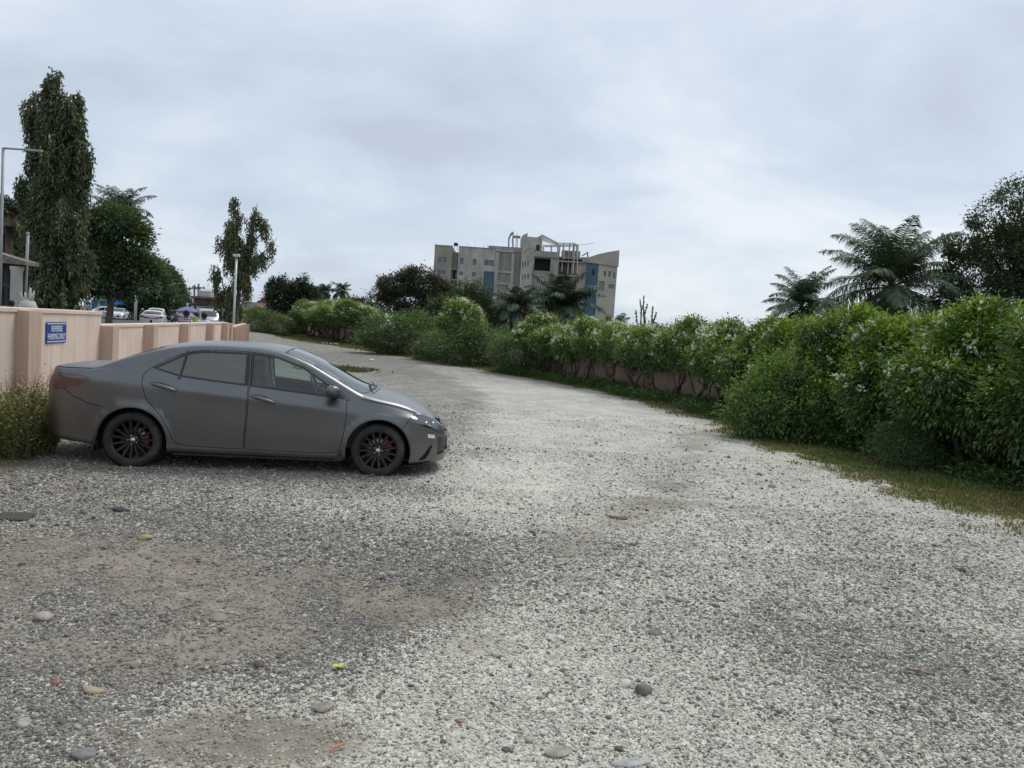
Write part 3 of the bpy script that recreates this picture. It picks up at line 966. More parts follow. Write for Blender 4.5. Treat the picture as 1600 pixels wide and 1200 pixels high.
def car_mats():
    """flat wrap finish, trim, rubber, lamps"""
    M = {}
    m = bpy.data.materials.new('satin_grey_paint'); m.use_nodes = True
    t = m.node_tree; b = t.nodes['Principled BSDF']
    b.inputs['Metallic'].default_value = 0.92
    b.inputs['Specular IOR Level'].default_value = 0.5
    b.inputs['Coat Weight'].default_value = 0.85
    b.inputs['Coat Roughness'].default_value = 0.30
    tc = N(t, 'ShaderNodeTexCoord')
    n1 = N(t, 'ShaderNodeTexNoise', inp={'Scale': 2.6, 'Detail': 8.0, 'Roughness': 0.65}); t.links.new(tc.outputs['Object'], n1.inputs['Vector'])
    rp = N(t, 'ShaderNodeValToRGB')
    rp.color_ramp.elements[0].position = .3; rp.color_ramp.elements[0].color = (0.118, 0.121, 0.126, 1)
    rp.color_ramp.elements[1].position = .75; rp.color_ramp.elements[1].color = (0.142, 0.145, 0.149, 1)
    t.links.new(n1.outputs['Fac'], rp.inputs[0])
    # road dust low on the body
    sp = N(t, 'ShaderNodeSeparateXYZ'); t.links.new(tc.outputs['Object'], sp.inputs[0])
    n2 = N(t, 'ShaderNodeTexNoise', inp={'Scale': 7.0, 'Detail': 8.0, 'Roughness': 0.7}); t.links.new(tc.outputs['Object'], n2.inputs['Vector'])
    mr = N(t, 'ShaderNodeMapRange', inp={1: 0.55, 2: 0.15, 3: 0.0, 4: 0.55}); t.links.new(sp.outputs['Z'], mr.inputs[0])
    mu = N(t, 'ShaderNodeMath', operation='MULTIPLY'); t.links.new(mr.outputs[0], mu.inputs[0]); t.links.new(n2.outputs['Fac'], mu.inputs[1])
    mx = N(t, 'ShaderNodeMix', data_type='RGBA'); t.links.new(mu.outputs[0], mx.inputs[0]); t.links.new(rp.outputs[0], mx.inputs[6])
    mx.inputs[7].default_value = (0.20, 0.18, 0.15, 1)
    t.links.new(mx.outputs[2], b.inputs['Base Color'])
    rr = N(t, 'ShaderNodeMapRange', inp={1: .3, 2: .7, 3: .36, 4: .46}); t.links.new(n2.outputs['Fac'], rr.inputs[0])
    t.links.new(rr.outputs[0], b.inputs['Roughness'])
    M['grey'] = m
    M['white'] = principled('white_car_paint', (0.78, 0.78, 0.77), 0.25, spec=0.5, var=0.02, coat=0.3)
    M['silver'] = principled('silver_car_paint', (0.48, 0.49, 0.50), 0.3, metal=0.4, var=0.03)
    M['dark'] = principled('dark_car_paint', (0.05, 0.055, 0.065), 0.25, var=0.05)
    M['trim'] = principled('black_trim', (0.018, 0.018, 0.02), 0.45, var=0.1)
    M['gap'] = principled('seam_shadow_black', (0.012, 0.012, 0.012), 0.9)
    M['rubber'] = principled('tyre_rubber', (0.030, 0.030, 0.030), 0.8, spec=0.25, var=0.2, vscale=9, bump=0.2, bscale=90, dirt=(0.10, 0.088, 0.072), dscale=6)
    M['rim'] = principled('black_alloy', (0.012, 0.012, 0.013), 0.32, spec=0.5)
    M['chrome'] = principled('bright_metal', (0.55, 0.55, 0.56), 0.25, metal=1.0)
    M['disc'] = principled('brake_disc_steel', (0.30, 0.29, 0.28), 0.4, metal=0.9, var=0.2)
    M['caliper'] = principled('red_caliper', (0.20, 0.010, 0.013), 0.45)
    M['glass'] = glass_mat('car_glass', (0.66, 0.76, 0.72), 0.02, 0.03)
    M['glass_dark'] = glass_mat('tinted_glass', (0.20, 0.19, 0.155), 0.05, 0.06, (0.13, 0.115, 0.08), 0.38)
    M['lens'] = glass_mat('lamp_lens', (0.75, 0.75, 0.75), 0.03, 0.12)
    M['lens_smoke'] = glass_mat('smoked_lamp_lens', (0.62, 0.30, 0.30), 0.06, 0.06)
    M['amber'] = principled('amber_reflector', (0.42, 0.085, 0.045), 0.3)
    M['red_lamp'] = principled('red_lamp_core', (0.20, 0.012, 0.020), 0.3)
    M['lamp_in'] = principled('lamp_reflector', (0.42, 0.44, 0.46), 0.22, metal=0.8)
    M['cloth'] = principled('seat_cloth', (0.17, 0.165, 0.155), 0.95, var=0.15, bump=0.2)
    M['plastic'] = principled('cabin_plastic', (0.06, 0.06, 0.062), 0.6, var=0.1)
    M['plate'] = principled('white_plate', (0.75, 0.75, 0.72), 0.4)
    return M


CM = car_mats()


def cut_skin(sk, regions, step_i=1.0, step_j=3.0):
    """triangulate the half skin with region outlines. regions: list of (name, polygon in domain coords)."""
    ni = len(sk.X)
    verts = []; edges = []; faces = []
    js = np.unique(np.concatenate([np.arange(0, sk.NS - 1, step_j), [sk.NS - 1.0001]]))
    for i in np.arange(0, ni - 0.5, step_i):
        for j in js:
            verts.append((min(i, ni - 1.0001), j))
    polys = []
    for nm, poly in regions:
        b = len(verts)
        q = [(min(max(p[0], 0), ni - 1.0001), min(max(p[1], 0), sk.NS - 1.0001)) for p in poly]
        verts += q
        polys.append(np.array(q))
        edges += [(b + i, b + (i + 1) % len(q)) for i in range(len(q))]
    vs, es, fs, ov, oe, of = delaunay_2d_cdt([Vector(v) for v in verts], edges, [], 0, 1e-5)
    d = np.array([(v.x, v.y) for v in vs])
    T = np.array([tuple(f) for f in fs])
    C = d[T].mean(1)
    lab = -np.ones(len(T), int)
    for k, q in enumerate(polys):
        inn = np.zeros(len(T), bool)
        x0, y0 = q[:, 0], q[:, 1]
        x1, y1 = np.roll(x0, -1), np.roll(y0, -1)
        for a0, b0, a1, b1 in zip(x0, y0, x1, y1):
            if b0 == b1: continue
            c = ((b0 > C[:, 1]) != (b1 > C[:, 1])) & (C[:, 0] < (a1 - a0) * (C[:, 1] - b0) / (b1 - b0) + a0)
            inn ^= c
        lab[inn] = k                          # the latest region in the list wins
    groups = {}
    for k in np.unique(lab):
        nm = None if k < 0 else regions[k][0]
        groups.setdefault(nm, []).extend(map(tuple, T[lab == k]))
    return d, groups


def sub_obj(name, P, Nn, tris, mat, parent, both=True, side=1, off=0.0):
    """object from a subset of the skin, mirrored to the other side when both"""
    tris = np.array(tris)
    used = np.unique(tris)
    mp = -np.ones(len(P), int); mp[used] = np.arange(len(used))
    V = P[used] + Nn[used] * off; NN = Nn[used]; T = mp[tris]
    V1 = V * [1, -1, 1]; N1 = NN * [1, -1, 1]
    # the skin is held with y>0; side=-1 is the car's right-hand side
    def orient(V, T, NN):
        a, b, c = V[T[:, 0]], V[T[:, 1]], V[T[:, 2]]
        g = np.cross(b - a, c - a)
        flip = (g * NN[T[:, 0]]).sum(1) < 0
        T = T.copy(); T[flip] = T[flip][:, ::-1]
        return T
    if both:
        TT = np.vstack([orient(V, T, NN), orient(V1, T, N1) + len(V)])
        VV = np.vstack([V, V1]); NX = np.vstack([NN, N1])
    elif side > 0:
        TT, VV, NX = orient(V, T, NN), V, NN
    else:
        TT, VV, NX = orient(V1, T, N1), V1, N1
    return obj(name, VV, TT, mat, parent, True, normals=NX)


def make_wheel(M, parent, name='wheel', R=0.312, Wd=0.205, detail=True):
    """axle along y, outer face at -y"""
    w = empty(name); w.parent = parent
    h = Wd / 2
    rim = 0.222
    prof = [(rim, h*0.80), (rim+.012, h*0.93), (R-.045, h), (R-.018, h*0.93), (R-.004, h*0.75), (R, h*0.4), (R, 0), (R, -h*0.4), (R-.004, -h*0.75),
            (R-.018, -h*0.93), (R-.045, -h), (rim+.012, -h*0.93), (rim, -h*0.80)]
    t = MB().lathe(prof, 48 if detail else 16, 'y')
    if detail:   # tread blocks round the shoulder
        for k in range(60):
            a = 2*math.pi*k/60
            for sgn in (-1, 1):
                c = Vector(((R-.001)*math.cos(a), sgn*h*0.62, (R-.001)*math.sin(a)))
                rr = Vector((math.cos(a), 0, math.sin(a))); tt = Vector((-math.sin(a), 0, math.cos(a)))
                q = [c + tt*(.011*u) + Vector((0, h*.30*v, 0)) for u, v in ((-1,-1),(1,-1),(1,1),(-1,1))]
                q2 = [p + rr*.004 for p in q]
                t.add(q + q2, [(4,5,6,7),(0,1,5,4),(1,2,6,5),(2,3,7,6),(3,0,4,7)])
    t.build('tyre', M['rubber'], w, True)
    r = MB()
    r.lathe([(rim, h*.80), (rim-.012, h*.6), (rim-.018, -h*.45), (rim-.012, -h*.70), (rim+.004, -h*.84), (rim+.010, -h*.86), (rim+.002, -h*.80), (rim-.03, -h*.60)][:7], 48 if detail else 16, 'y')
    face = -h*.62
    if detail:
        r.lathe([(0.0, face+.004), (.045, face+.006), (.06, face+.016), (.066, face+.05)], 24, 'y')
        for k in range(15):
            a = 2*math.pi*k/15 + .1
            rr = Vector((math.cos(a), 0, math.sin(a))); tt = Vector((-math.sin(a), 0, math.cos(a)))
            def pt(rad, wd, y): return rr*rad + tt*wd + Vector((0, y, 0))
            a0, a1 = .05, rim-.006
            v = [pt(a0,-.009,face+.012), pt(a0,.009,face+.012), pt(a1,.012,face-.006), pt(a1,-.012,face-.006),
                 pt(a0,-.013,face+.034), pt(a0,.013,face+.034), pt(a1,.019,face+.02), pt(a1,-.019,face+.02)]
            r.add(v, [(0,1,2,3),(0,3,7,4),(1,5,6,2),(2,6,7,3),(0,4,5,1)])
    else:
        for k in range(8):
            a = 2*math.pi*k/8
            rr = Vector((math.cos(a), 0, math.sin(a))); tt = Vector((-math.sin(a), 0, math.cos(a)))
            v = [rr*.03+tt*-.03, rr*.03+tt*.03, rr*rim+tt*.03, rr*rim+tt*-.03]
            r.add([p + Vector((0, face, 0)) for p in v], [(0,1,2,3)])
    ro = r.build('rim', M['rim'] if detail else M['chrome'], w, False)
    if detail:
        MB().lathe([(0, face-.004), (.024, face-.003), (.030, face+.006)], 20, 'y').build('hub_cap', M['chrome'], ro, True)
        for k in range(5):
            a = 2*math.pi*k/5 + math.pi/2
            MB().lathe([(0, face+.0), (.0075, face+.001), (.0095, face+.014)], 8, 'y', (.050*math.cos(a), 0, .050*math.sin(a))).build('lug_nut', M['chrome'], ro, True)
        MB().lathe([(.07, .0), (.150, .0), (.152, .012), (.07, .012)], 32, 'y').build('brake_disc', M['disc'], w, True)
    return w


def wheel_caliper(M, w, ang):
    m = MB()
    a0 = ang - .42
    prof = [(.115, -.036), (.168, -.032), (.178, .0), (.168, .03), (.115, .03), (.115, -.036)]
    m.lathe(prof, 10, 'y', (0, 0, 0), a0, a0 + .84)
    m.build('brake_caliper', M['caliper'], w, True)


def build_hero_car():
    M = CM
    sk = CarSkin(SEDAN)
    f_ = lambda x: x - 0.065 * float(smooth(-0.45, -0.95, x)) - 0.11 * float(smooth(2.95, 3.6, x))
    td = lambda x, z: sk.to_dom(f_(x), z)
    dom = lambda P: [td(*p) for p in P]
    WR, WF, AZ = (0.0, 0.30), (2.70, 0.297), 0.372
    archR = [(WR[0]-AZ-.005, 0.0)] + arc(WR[0], WR[1], AZ, math.pi, 0) + [(WR[0]+AZ+.005, 0.0)]
    archF = [(WF[0]-AZ-.005, 0.0)] + arc(WF[0], WF[1], AZ, math.pi, 0) + [(WF[0]+AZ+.005, 0.0)]
    rdoor = round_poly([(0.155,1.118),(0.088,1.05),(0.080,0.985),(0.110,0.86),(0.165,0.735),(0.30,0.60),(0.385,0.45),(0.43,0.315),(0.50,0.262),(1.195,0.250),(1.205,0.45),(1.226,0.80),(1.216,0.95),(1.195,1.352),(0.98,1.352),(0.70,1.345),(0.50,1.308),(0.33,1.228)], 2, (0, 9, 13))
    fdoor = round_poly([(1.203,0.250),(2.215,0.240),(2.262,0.29),(2.302,0.45),(2.325,0.65),(2.326,0.80),(2.318,0.862),(2.360,0.862),(2.13,1.045),(1.81,1.232),(1.505,1.330),(1.203,1.352),(1.224,0.95),(1.234,0.80),(1.213,0.45)], 2, (0, 6, 7, 11))
    rwin = [(0.165,1.110),(0.46,1.032),(0.80,0.998),(1.186,0.968),(1.172,1.338),(0.98,1.338),(0.70,1.331),(0.56,1.312),(0.46,1.276)]
    fwin = [(1.232,0.965),(2.05,0.893),(2.312,0.872),(2.10,1.030),(1.80,1.212),(1.505,1.312),(1.30,1.334),(1.222,1.338)]
    tail = round_poly([(-0.80,1.000),(-0.60,1.004),(-0.43,0.958),(-0.55,0.888),(-0.70,0.838),(-0.86,0.800),(-0.925,0.815),(-0.895,0.94)], 1, (2,))
    tail = [(-0.944, 0.80), (-0.86, 0.812), (-0.74, 0.826), (-0.66, 0.842), (-0.55, 0.888), (-0.47, 0.930), (-0.425, 0.957), (-0.50, 0.985), (-0.60, 1.004), (-0.74, 1.010), (-0.86, 0.985), (-0.895, 0.945), (-0.925, 0.87)]
    head = [(3.055,0.700),(3.15,0.645),(3.27,0.588),(3.34,0.570),(3.44,0.585),(3.535,0.60),(3.545,0.618),(3.475,0.660),(3.40,0.692),(3.26,0.738),(3.12,0.757)]
    amber = [(3.070,0.700),(3.15,0.653),(3.21,0.622),(3.195,0.655),(3.16,0.690),(3.11,0.728)]
    fog = round_poly([(3.20,0.195),(3.29,0.255),(3.36,0.335),(3.43,0.385),(3.40,0.30),(3.35,0.225),(3.30,0.195)], 1)
    sticker = [(3.345,0.462),(3.455,0.448),(3.445,0.492),(3.338,0.508)]
    J = sk.NS - 1.0001
    sj = lambda k: k / (sk.nc - 1) * (sk.NS - 1)
    I = lambda x: float(sk.ix(f_(x)))
    # hood, screens and boot lid close on the centre line
    hood_line = [(2.40,0.945),(2.60,0.875),(2.80,0.832),(2.93,0.795),(3.10,0.752),(3.26,0.727),(3.40,0.682),(3.50,0.64)]
    hoodd = [(I(2.66), J), (I(2.60), sj(15.2)), (I(2.50), sj(14.0))] + [td(x, z) for x, z in densify(hood_line, .03, False) if x > 2.50] + [(I(3.54), sj(14.4)), (I(3.565), sj(15.6)), (I(3.575), J)]
    wsh = [(I(1.585), J), (I(1.575), sj(15.5)), (I(1.56), sj(14.35))] + [(I(x), sj(14.15)) for x in np.arange(1.62, 2.44, .03)] + [(I(2.50), sj(14.3)), (I(2.56), sj(15.2)), (I(2.60), sj(16)), (I(2.615), J)]
    rwsh = [(I(-0.455), J), (I(-0.44), sj(15.5)), (I(-0.41), sj(14.4))] + [(I(x), sj(14.25)) for x in np.arange(-.38, .18, .03)] + [(I(0.20), sj(14.5)), (I(0.225), sj(15.6)), (I(0.23), J)]
    grille = [td(*p) for p in densify([(3.50,0.46),(3.50,0.24),(3.648,0.26),(3.648,0.44)], .02)]
    slot = [td(*p) for p in densify([(3.53,0.575),(3.60,0.53),(3.648,0.50),(3.651,0.455),(3.62,0.50),(3.55,0.555)], .02)]
    lid_l = strip([(-0.80, 1.060), (-0.46, 1.068)], .008)
    bump_r = strip([(-0.70,0.838),(-0.60,0.76),(-0.48,0.70),(-0.30,0.655)], .008)
    bump_f = strip([(3.060,0.695),(2.985,0.60),(2.955,0.56)], .007)
    regs = []
    dd = lambda P, st=.025: dom(densify(P, st))
    ring = .007
    regs += [('hood_gap', hoodd)]
    def dshrink(P, ki, kj):
        c = np.mean(P, axis=0)
        return [tuple(np.array(p) - np.sign(np.array(p) - c) * [ki, kj] * (np.abs(np.array(p) - c) > [2, 1])) for p in P]
    hood_in = [(p[0] + (0.35 if p[0] < I(2.75) else -0.3), min(p[1] + .5, J)) if p[1] < J else (p[0] + (.35 if p[0] < I(2.75) else -.3), J) for p in hoodd]
    regs += [('hood', hood_in)]
    regs += [('wsh_trim', wsh)]
    wsh_in = [(p[0] + (0.8 if p[0] < I(1.7) else (-.8 if p[0] > I(2.46) else 0)), min(p[1] + 1.0, J)) for p in wsh]
    regs += [('windscreen', wsh_in)]
    regs += [('rwsh_trim', rwsh)]
    rwsh_in = [(p[0] + (0.7 if p[0] < I(-.36) else (-.7 if p[0] > I(.17) else 0)), min(p[1] + 1.0, J)) for p in rwsh]
    regs += [('rear_screen', rwsh_in)]
    regs += [('seam', dd(lid_l)), ('seam', dd(bump_r)), ('seam', dd(bump_f))]
    regs += [('door_gap', dd(rdoor)), ('rdoor', dd(inset_poly(rdoor, ring)))]
    regs += [('door_gap', dd(fdoor)), ('fdoor', dd(inset_poly(fdoor, ring)))]
    rq = inset_poly(rwin, .020); fq = inset_poly(fwin, .020)
    regs += [('rtrim', dd(rwin)), ('rglass', dd(rq))]
    regs += [('rtrim', dd([(0.452,1.000),(0.478,1.000),(0.520,1.320),(0.494,1.320)]))]
    regs += [('rtrim', dd([(1.150,1.338),(1.168,0.972),(1.213,0.968),(1.190,1.342)]))]
    regs += [('ftrim', dd([(1.231,0.966),(1.275,0.962),(1.262,1.336),(1.211,1.342)]))]
    regs += [('ftrim', dd(fwin)), ('fglass', dd(fq))]
    regs += [('arch', dd(archR)), ('arch', dd(archF))]
    regs += [('tail', dd(tail)), ('tail_white', dd([(-.895,.950),(-.60,.968),(-.49,.978),(-.60,1.000),(-.74,1.006),(-.85,.985)])), ('head', dd(head, .02)), ('amber', dd(amber, .02)), ('fog', dd(fog, .02)), ('sticker', dd(sticker, .02)), ('grille', grille), ('grille', slot)]
    # door-handle scoops get extra points
    scoops = [((0.325, 0.905), .155, .048), ((1.392, 0.826), .145, .048)]
    for (cx, cz), a, b_ in scoops:
        for kk in (1.0, .8, .6, .35):
            reg = [sk.to_dom(cx + a*kk*math.cos(q), cz + b_*kk*math.sin(q) - .035*(a*kk*math.cos(q))/a) for q in np.linspace(0, 2*math.pi, 20, endpoint=False)]
            regs += [('rdoor' if cx < 1 else 'fdoor', reg)]
    d, grp = cut_skin(sk, regs)
    P = sk.pos(d); Nn = sk.nor(d)
    for (cx, cz), a, b_ in scoops:
        q = ((P[:, 0]-cx)/a)**2 + ((P[:, 2] - cz + .035*(P[:, 0]-cx)/a)/b_)**2
        inn = np.clip(1 - q, 0, 1)
        P[:, 1] -= 0.028 * inn ** .6
    # flared lips round both wheel arches
    for wx in (WR[0], WF[0]):
        dx_, dz_ = P[:, 0] - wx, P[:, 2] - WR[1]
        r_ = np.hypot(dx_, dz_) + 1e-6
        on = (P[:, 1] > .6) & (P[:, 2] < .80)
        t_ = np.clip((r_ - AZ - .015) / .065, 0, 1)
        fl_ = .016 * (1 - t_ * t_ * (3 - 2 * t_)) * on
        g_ = -.016 * 6 * t_ * (1 - t_) / .065 * on
        P[:, 1] += fl_
        Nn[:, 0] -= g_ * dx_ / r_; Nn[:, 2] -= g_ * dz_ / r_
    Nn /= np.linalg.norm(Nn, axis=1, keepdims=True)
    # lamps sit a touch inside their openings; seams sink
    car = empty('parked_sedan')
    tag(car, 'matte dark grey four-door saloon with black wheels reversed up to the peach wall', 'car')
    body = sub_obj('body', P, Nn, grp[None], M['grey'], car)
    if 'seam' in grp: sub_obj('panel_seam', P, Nn, grp['seam'], M['gap'], body, off=-.004)
    sub_obj('door_seam', P, Nn, grp['door_gap'], M['gap'], body, off=-.010)
    sub_obj('bonnet_seam', P, Nn, grp['hood_gap'], M['gap'], body, off=-.008)
    for c_ in body.children: c_['kind'] = 'stuff'
    sub_obj('bonnet', P, Nn, grp['hood'], M['grey'], car)
    sub_obj('windscreen_trim', P, Nn, grp['wsh_trim'], M['trim'], body, off=-.003)
    sub_obj('windscreen', P, Nn, grp['windscreen'], M['glass'], car, off=-.002)
    sub_obj('rear_screen_trim', P, Nn, grp['rwsh_trim'], M['trim'], body, off=-.003)
    sub_obj('rear_screen', P, Nn, grp['rear_screen'], M['glass_dark'], car, off=-.002)
    if 'grille' in grp: sub_obj('grille', P, Nn, grp['grille'], M['trim'], car, off=-.018)
    if 'fog' in grp: sub_obj('fog_lamp_recess', P, Nn, grp['fog'], M['gap'], body, off=-.018)['kind'] = 'stuff'
    for sd in (-1, 1):
        rd = sub_obj('door', P, Nn, grp['rdoor'], M['grey'], car, False, sd)
        fd = sub_obj('door', P, Nn, grp['fdoor'], M['grey'], car, False, sd)
        sub_obj('window_trim', P, Nn, grp['rtrim'], M['trim'], rd, False, sd, .001)
        sub_obj('window', P, Nn, grp['rglass'], M['glass_dark'], rd, False, sd, -.004)
        sub_obj('window_trim', P, Nn, grp['ftrim'], M['trim'], fd, False, sd, .001)
        sub_obj('window', P, Nn, grp['fglass'], M['glass'], fd, False, sd, -.004)
        for door, (cx, cz) in ((rd, (0.328, .907)), (fd, (1.392, .828))):
            yy = sk.y_at(cx, cz)
            xs = np.linspace(-.142, .142, 17)
            m = MB()
            pts = []; rad = []
            for x in xs:
                u = x / .142
                pts.append((cx + x, sd*(yy + .020 - .034*abs(u)**2.6), cz - .037*u + .010*(1-u*u)))
                rad.append(.005 + .017 * (1 - abs(u)**3) ** .6)
            m.tube(pts, rad, 8)
            m.v = [(x, sd*(yy + .0 + (abs(y)-yy)*.8), z) for x, y, z in m.v]
            m.build('handle', M['grey'], door, True)
        tl = sub_obj('tail_lamp', P, Nn, grp['tail'] + grp['tail_white'], M['lens_smoke'], car, False, sd, .001)
        sub_obj('lamp_core', P, Nn, grp['tail'], M['red_lamp'], tl, False, sd, -.022)
        sub_obj('lens_reflection', P, Nn, grp['tail_white'], M['lamp_in'], tl, False, sd, -.012)  # pale band painted in for the whitish reflection across the lens top
        hl = sub_obj('headlamp', P, Nn, grp['head'] + grp['amber'], M['lens'], car, False, sd, .001)
        sub_obj('lamp_bowl', P, Nn, grp['head'], M['trim'], hl, False, sd, -.03)
        sub_obj('amber_reflector', P, Nn, grp['amber'], M['amber'], hl, False, sd, -.006)
        for (x, z, rr) in ((3.30, .63, .024), (3.41, .618, .026), (3.355, .605, .014)):
            x = f_(x); yy = sk.y_at(x, z)
            MB().lathe([(0, .030), (rr*.7, .022), (rr, .0)], 14, 'y').xf(Matrix.Translation((x, sd*(yy-.028), z)) @ Matrix.Diagonal((1, sd, 1, 1))).build('lamp_bulb', M['lamp_in'], hl, True)
        bar = MB()
        pb = [(f_(x), sd*(sk.y_at(f_(x), z)-.007), z) for x, z in densify([(3.13,.742),(3.26,.722),(3.40,.676),(3.475,.645)], .03, False)]
        bar.tube(pb, .011, 6).build('light_bar', M['lamp_in'], hl, True)
        # wing mirror on a short stalk
        mm = MB()
        prof = []
        cx, cz = 2.145, .968
        yb = sk.y_at(2.16, .93)
        for k in range(9):
            u = -1 + k/4
            prof.append((cx, sd*(yb + .115 + u*.098), cz + .006*u, max(.001, (1-abs(u)**2.8))**.5))
        vs = []; n = 14
        for (x, y, z, s_) in prof:
            for q in range(n):
                an = 2*math.pi*q/n
                ex = .088*s_*math.copysign(abs(math.cos(an))**.7, math.cos(an)); ez = .066*s_*math.copysign(abs(math.sin(an))**.75, math.sin(an))
                if ex < 0: ex *= .75
                vs.append((x + ex, y, z + ez))
        fs = [(r*n+q, r*n+(q+1) % n, (r+1)*n+(q+1) % n, (r+1)*n+q) for r in range(8) for q in range(n)]
        fs += [tuple(range(n)), tuple(range(8*n, 9*n))]
        mi = MB().add(vs, fs).build('wing_mirror', M['grey'], car, True)
        MB().tube([(2.19, sd*(yb-.01), .885), (2.17, sd*(yb+.05), .905), (2.15, sd*(yb+.10), .925)], [.035, .028, .03], 8).build('stalk', M['trim'], mi, True)
    sub_obj('repair_patch', P, Nn, grp['sticker'], M['plate'], car, False, -1, .003)
    car.children[-1]['label'] = 'white sticker on the front bumper corner'
    # wheels
    for wx, cz in ((WR[0], .297), (WF[0], .297)):
        for sd in (-1, 1):
            w = make_wheel(M, car)
            w.location = (wx, sd*.762, cz)
            w.rotation_euler = (0, 0.3 if wx else 0.9, 0 if sd < 0 else math.pi)
            a = (0.55 if wx == 0 else 0.05)
            wheel_caliper(M, w, a + (0.3 if wx == 0 else 0.9))
    # dark wheel housings, floor and cabin
    for wx in (WR[0], WF[0]):
        for sd in (-1, 1):
            m = MB()
            rr = AZ + .004
            A = [(wx + rr*math.cos(a), WR[1] + rr*math.sin(a)) for a in np.linspace(-.35, math.pi+.35, 24)]
            vs = [(x, sd*(sk.y_at(wx, .72) - .012), z) for x, z in A] + [(x, sd*.55, z) for x, z in A]
            n = len(A)
            m.add(vs, [(i, i+1, n+i+1, n+i) for i in range(n-1)] + [tuple(range(n, 2*n))])
            m.build('wheel_housing', M['gap'], body)
            # rolled lip of the arch
            lip = MB().tube([(x, sd*(sk.y_at(wx + (x-wx)*.999, max(z, .25)) - .010), z) for x, z in arc(wx, WR[1], AZ + .001, math.pi*1.0, 0, 30)], .010, 6)
            lip.build('arch_lip', M['grey'], body, True)
    fl = MB().box((-.55, -.60, .25), (3.25, .60, .30)).box((.42, -.80, .17), (2.28, .80, .24))
    fl.build('floor_pan', M['gap'], body)
    for sd in (-1, 1):
        MB().prism([(-.42, .20), (-.385, .43), (-.372, .43), (-.395, .16)], sd*.70, sd*.86).build('mud_flap', M['trim'], body)
        MB().prism([(2.20, .17), (2.30, .17), (2.335, .36), (2.318, .36)], sd*.72, sd*.865).build('mud_flap', M['trim'], body)
        MB().box((.43, sd*.80 - .03, .148), (2.26, sd*.80 + .03, .178), bev=.008).build('sill_trim', M['trim'], body)
    cab = MB().prism([(1.95, .30), (2.55, .30), (2.55, .80), (2.40, .92), (2.10, .90), (1.93, .78), (1.93, .62)], -.70, .70)
    cab.build('dashboard', M['plastic'], car)
    def seat(x, y, w):
        s = empty('seat', (x, y, 0)); s.parent = car
        MB().prism([(-.25, .32), (.26, .32), (.28, .46), (.20, .53), (-.20, .50)], -w/2, w/2).build('cushion', M['cloth'], s, False)
        MB().prism([(-.36, .46), (-.16, .46), (-.28, 1.02), (-.36, 1.06), (-.42, 1.02)], -w/2, w/2).build('backrest', M['cloth'], s, False)
        for yy in ((0,) if w < .7 else (-.36, .36)):
            MB().box((-.45, yy-.13, 1.06), (-.33, yy+.13, 1.22), bev=.03).build('headrest', M['cloth'], s, False)
    seat(1.50, -.37, .50); seat(1.50, .37, .50); seat(.48, 0, 1.24)
    sw = MB()
    ring_p = [(1.86 + .055*math.sin(a), .37 + .185*math.cos(a), .86 + .175*math.sin(a)) for a in np.linspace(0, 2*math.pi, 25)]
    ring_p = [(1.84 - .07*math.sin(a), .37 + .185*math.cos(a), .88 + .172*math.sin(a)) for a in np.linspace(0, 2*math.pi, 25)]
    sw.tube(ring_p, .016, 8)
    sw.box((1.83, .33, .83), (1.88, .41, .93), bev=.01)
    sw.tube([(1.84, .20, .88), (1.85, .54, .88)], .014, 6).tube([(1.86, .37, .88), (2.05, .37, .80)], .03, 6)
    sw.build('steering_wheel', M['plastic'], car, True)
    # inside mirror, wipers, roof aerial
    MB().box((1.86, -.11, 1.20), (1.885, .11, 1.265), bev=.01).build('inside_mirror', M['trim'], car)
    wp = MB()
    for y0, y1 in ((-.62, -.05), (.0, .58)):
        wp.tube([(2.60, y0, .975 if abs(y0) < .3 else .925), (2.57, (y0+y1)/2, .995), (2.53, y1, 1.0)], .009, 5)
    wp.tube([(2.585, -.60, .905), (2.60, -.3, .962), (2.61, 0, .978), (2.60, .3, .962), (2.585, .60, .905)], .018, 6)
    wp.build('wiper', M['trim'], car)
    lp = [(x, y) for x, y in zip(3.05 + .62*np.sin(np.linspace(0, math.pi/2, 10)), .80*np.cos(np.linspace(0, math.pi/2, 10)))]
    lp = [(3.00, .845), (3.20, .80), (3.36, .70), (3.50, .52), (3.60, .28), (3.635, 0)]
    lp = [(f_(x), y) for x, y in lp]
    pts2 = [(x, -y) for x, y in lp] + [(x, y) for x, y in lp[::-1][1:]]
    ms = MB()
    ms.add([(x, y, .125 if abs(y) > .75 else .15) for x, y in pts2] + [(x*1.0+.012, y*1.0, (.125 if abs(y) > .75 else .15)+.022) for x, y in pts2] + [(x-.25, y*.8, .15) for x, y in pts2],
           [(i, i+1, 11+i+1, 11+i) for i in range(10)] + [(i+1, i, 22+i, 22+i+1) for i in range(10)])
    ms.build('front_lip', M['trim'], car, True)
    # place: rear right tyre contact and heading from the photograph
    a = G(204, 729); b = G(588, 744)
    hd = math.atan2(b[1]-a[1], b[0]-a[0])
    n = np.array([-math.sin(hd), math.cos(hd)])
    o = a[:2] + n * .855
    car.location = (o[0], o[1], -0.004)
    car.rotation_euler = (0, 0, hd)
    return car


HERO = build_hero_car()
# ================================================================== PLANT TOOLS
LEAF = leaf_mat('leaf', 0.36)
LEAF_DRY = leaf_mat('dry_leaf', 0.2, 0.7, 0.02)
PETAL = leaf_mat('petal', 0.25, 0.6, 0.02)
BARK = principled('bark', (0.11, 0.09, 0.07), 0.95, var=0.35, vscale=12, bump=0.6, bscale=50, dirt=(0.20, 0.18, 0.15), dscale=4)
BARK_GREY = principled('grey_bark', (0.18, 0.16, 0.14), 0.95, var=0.3, vscale=14, bump=0.6, bscale=40)


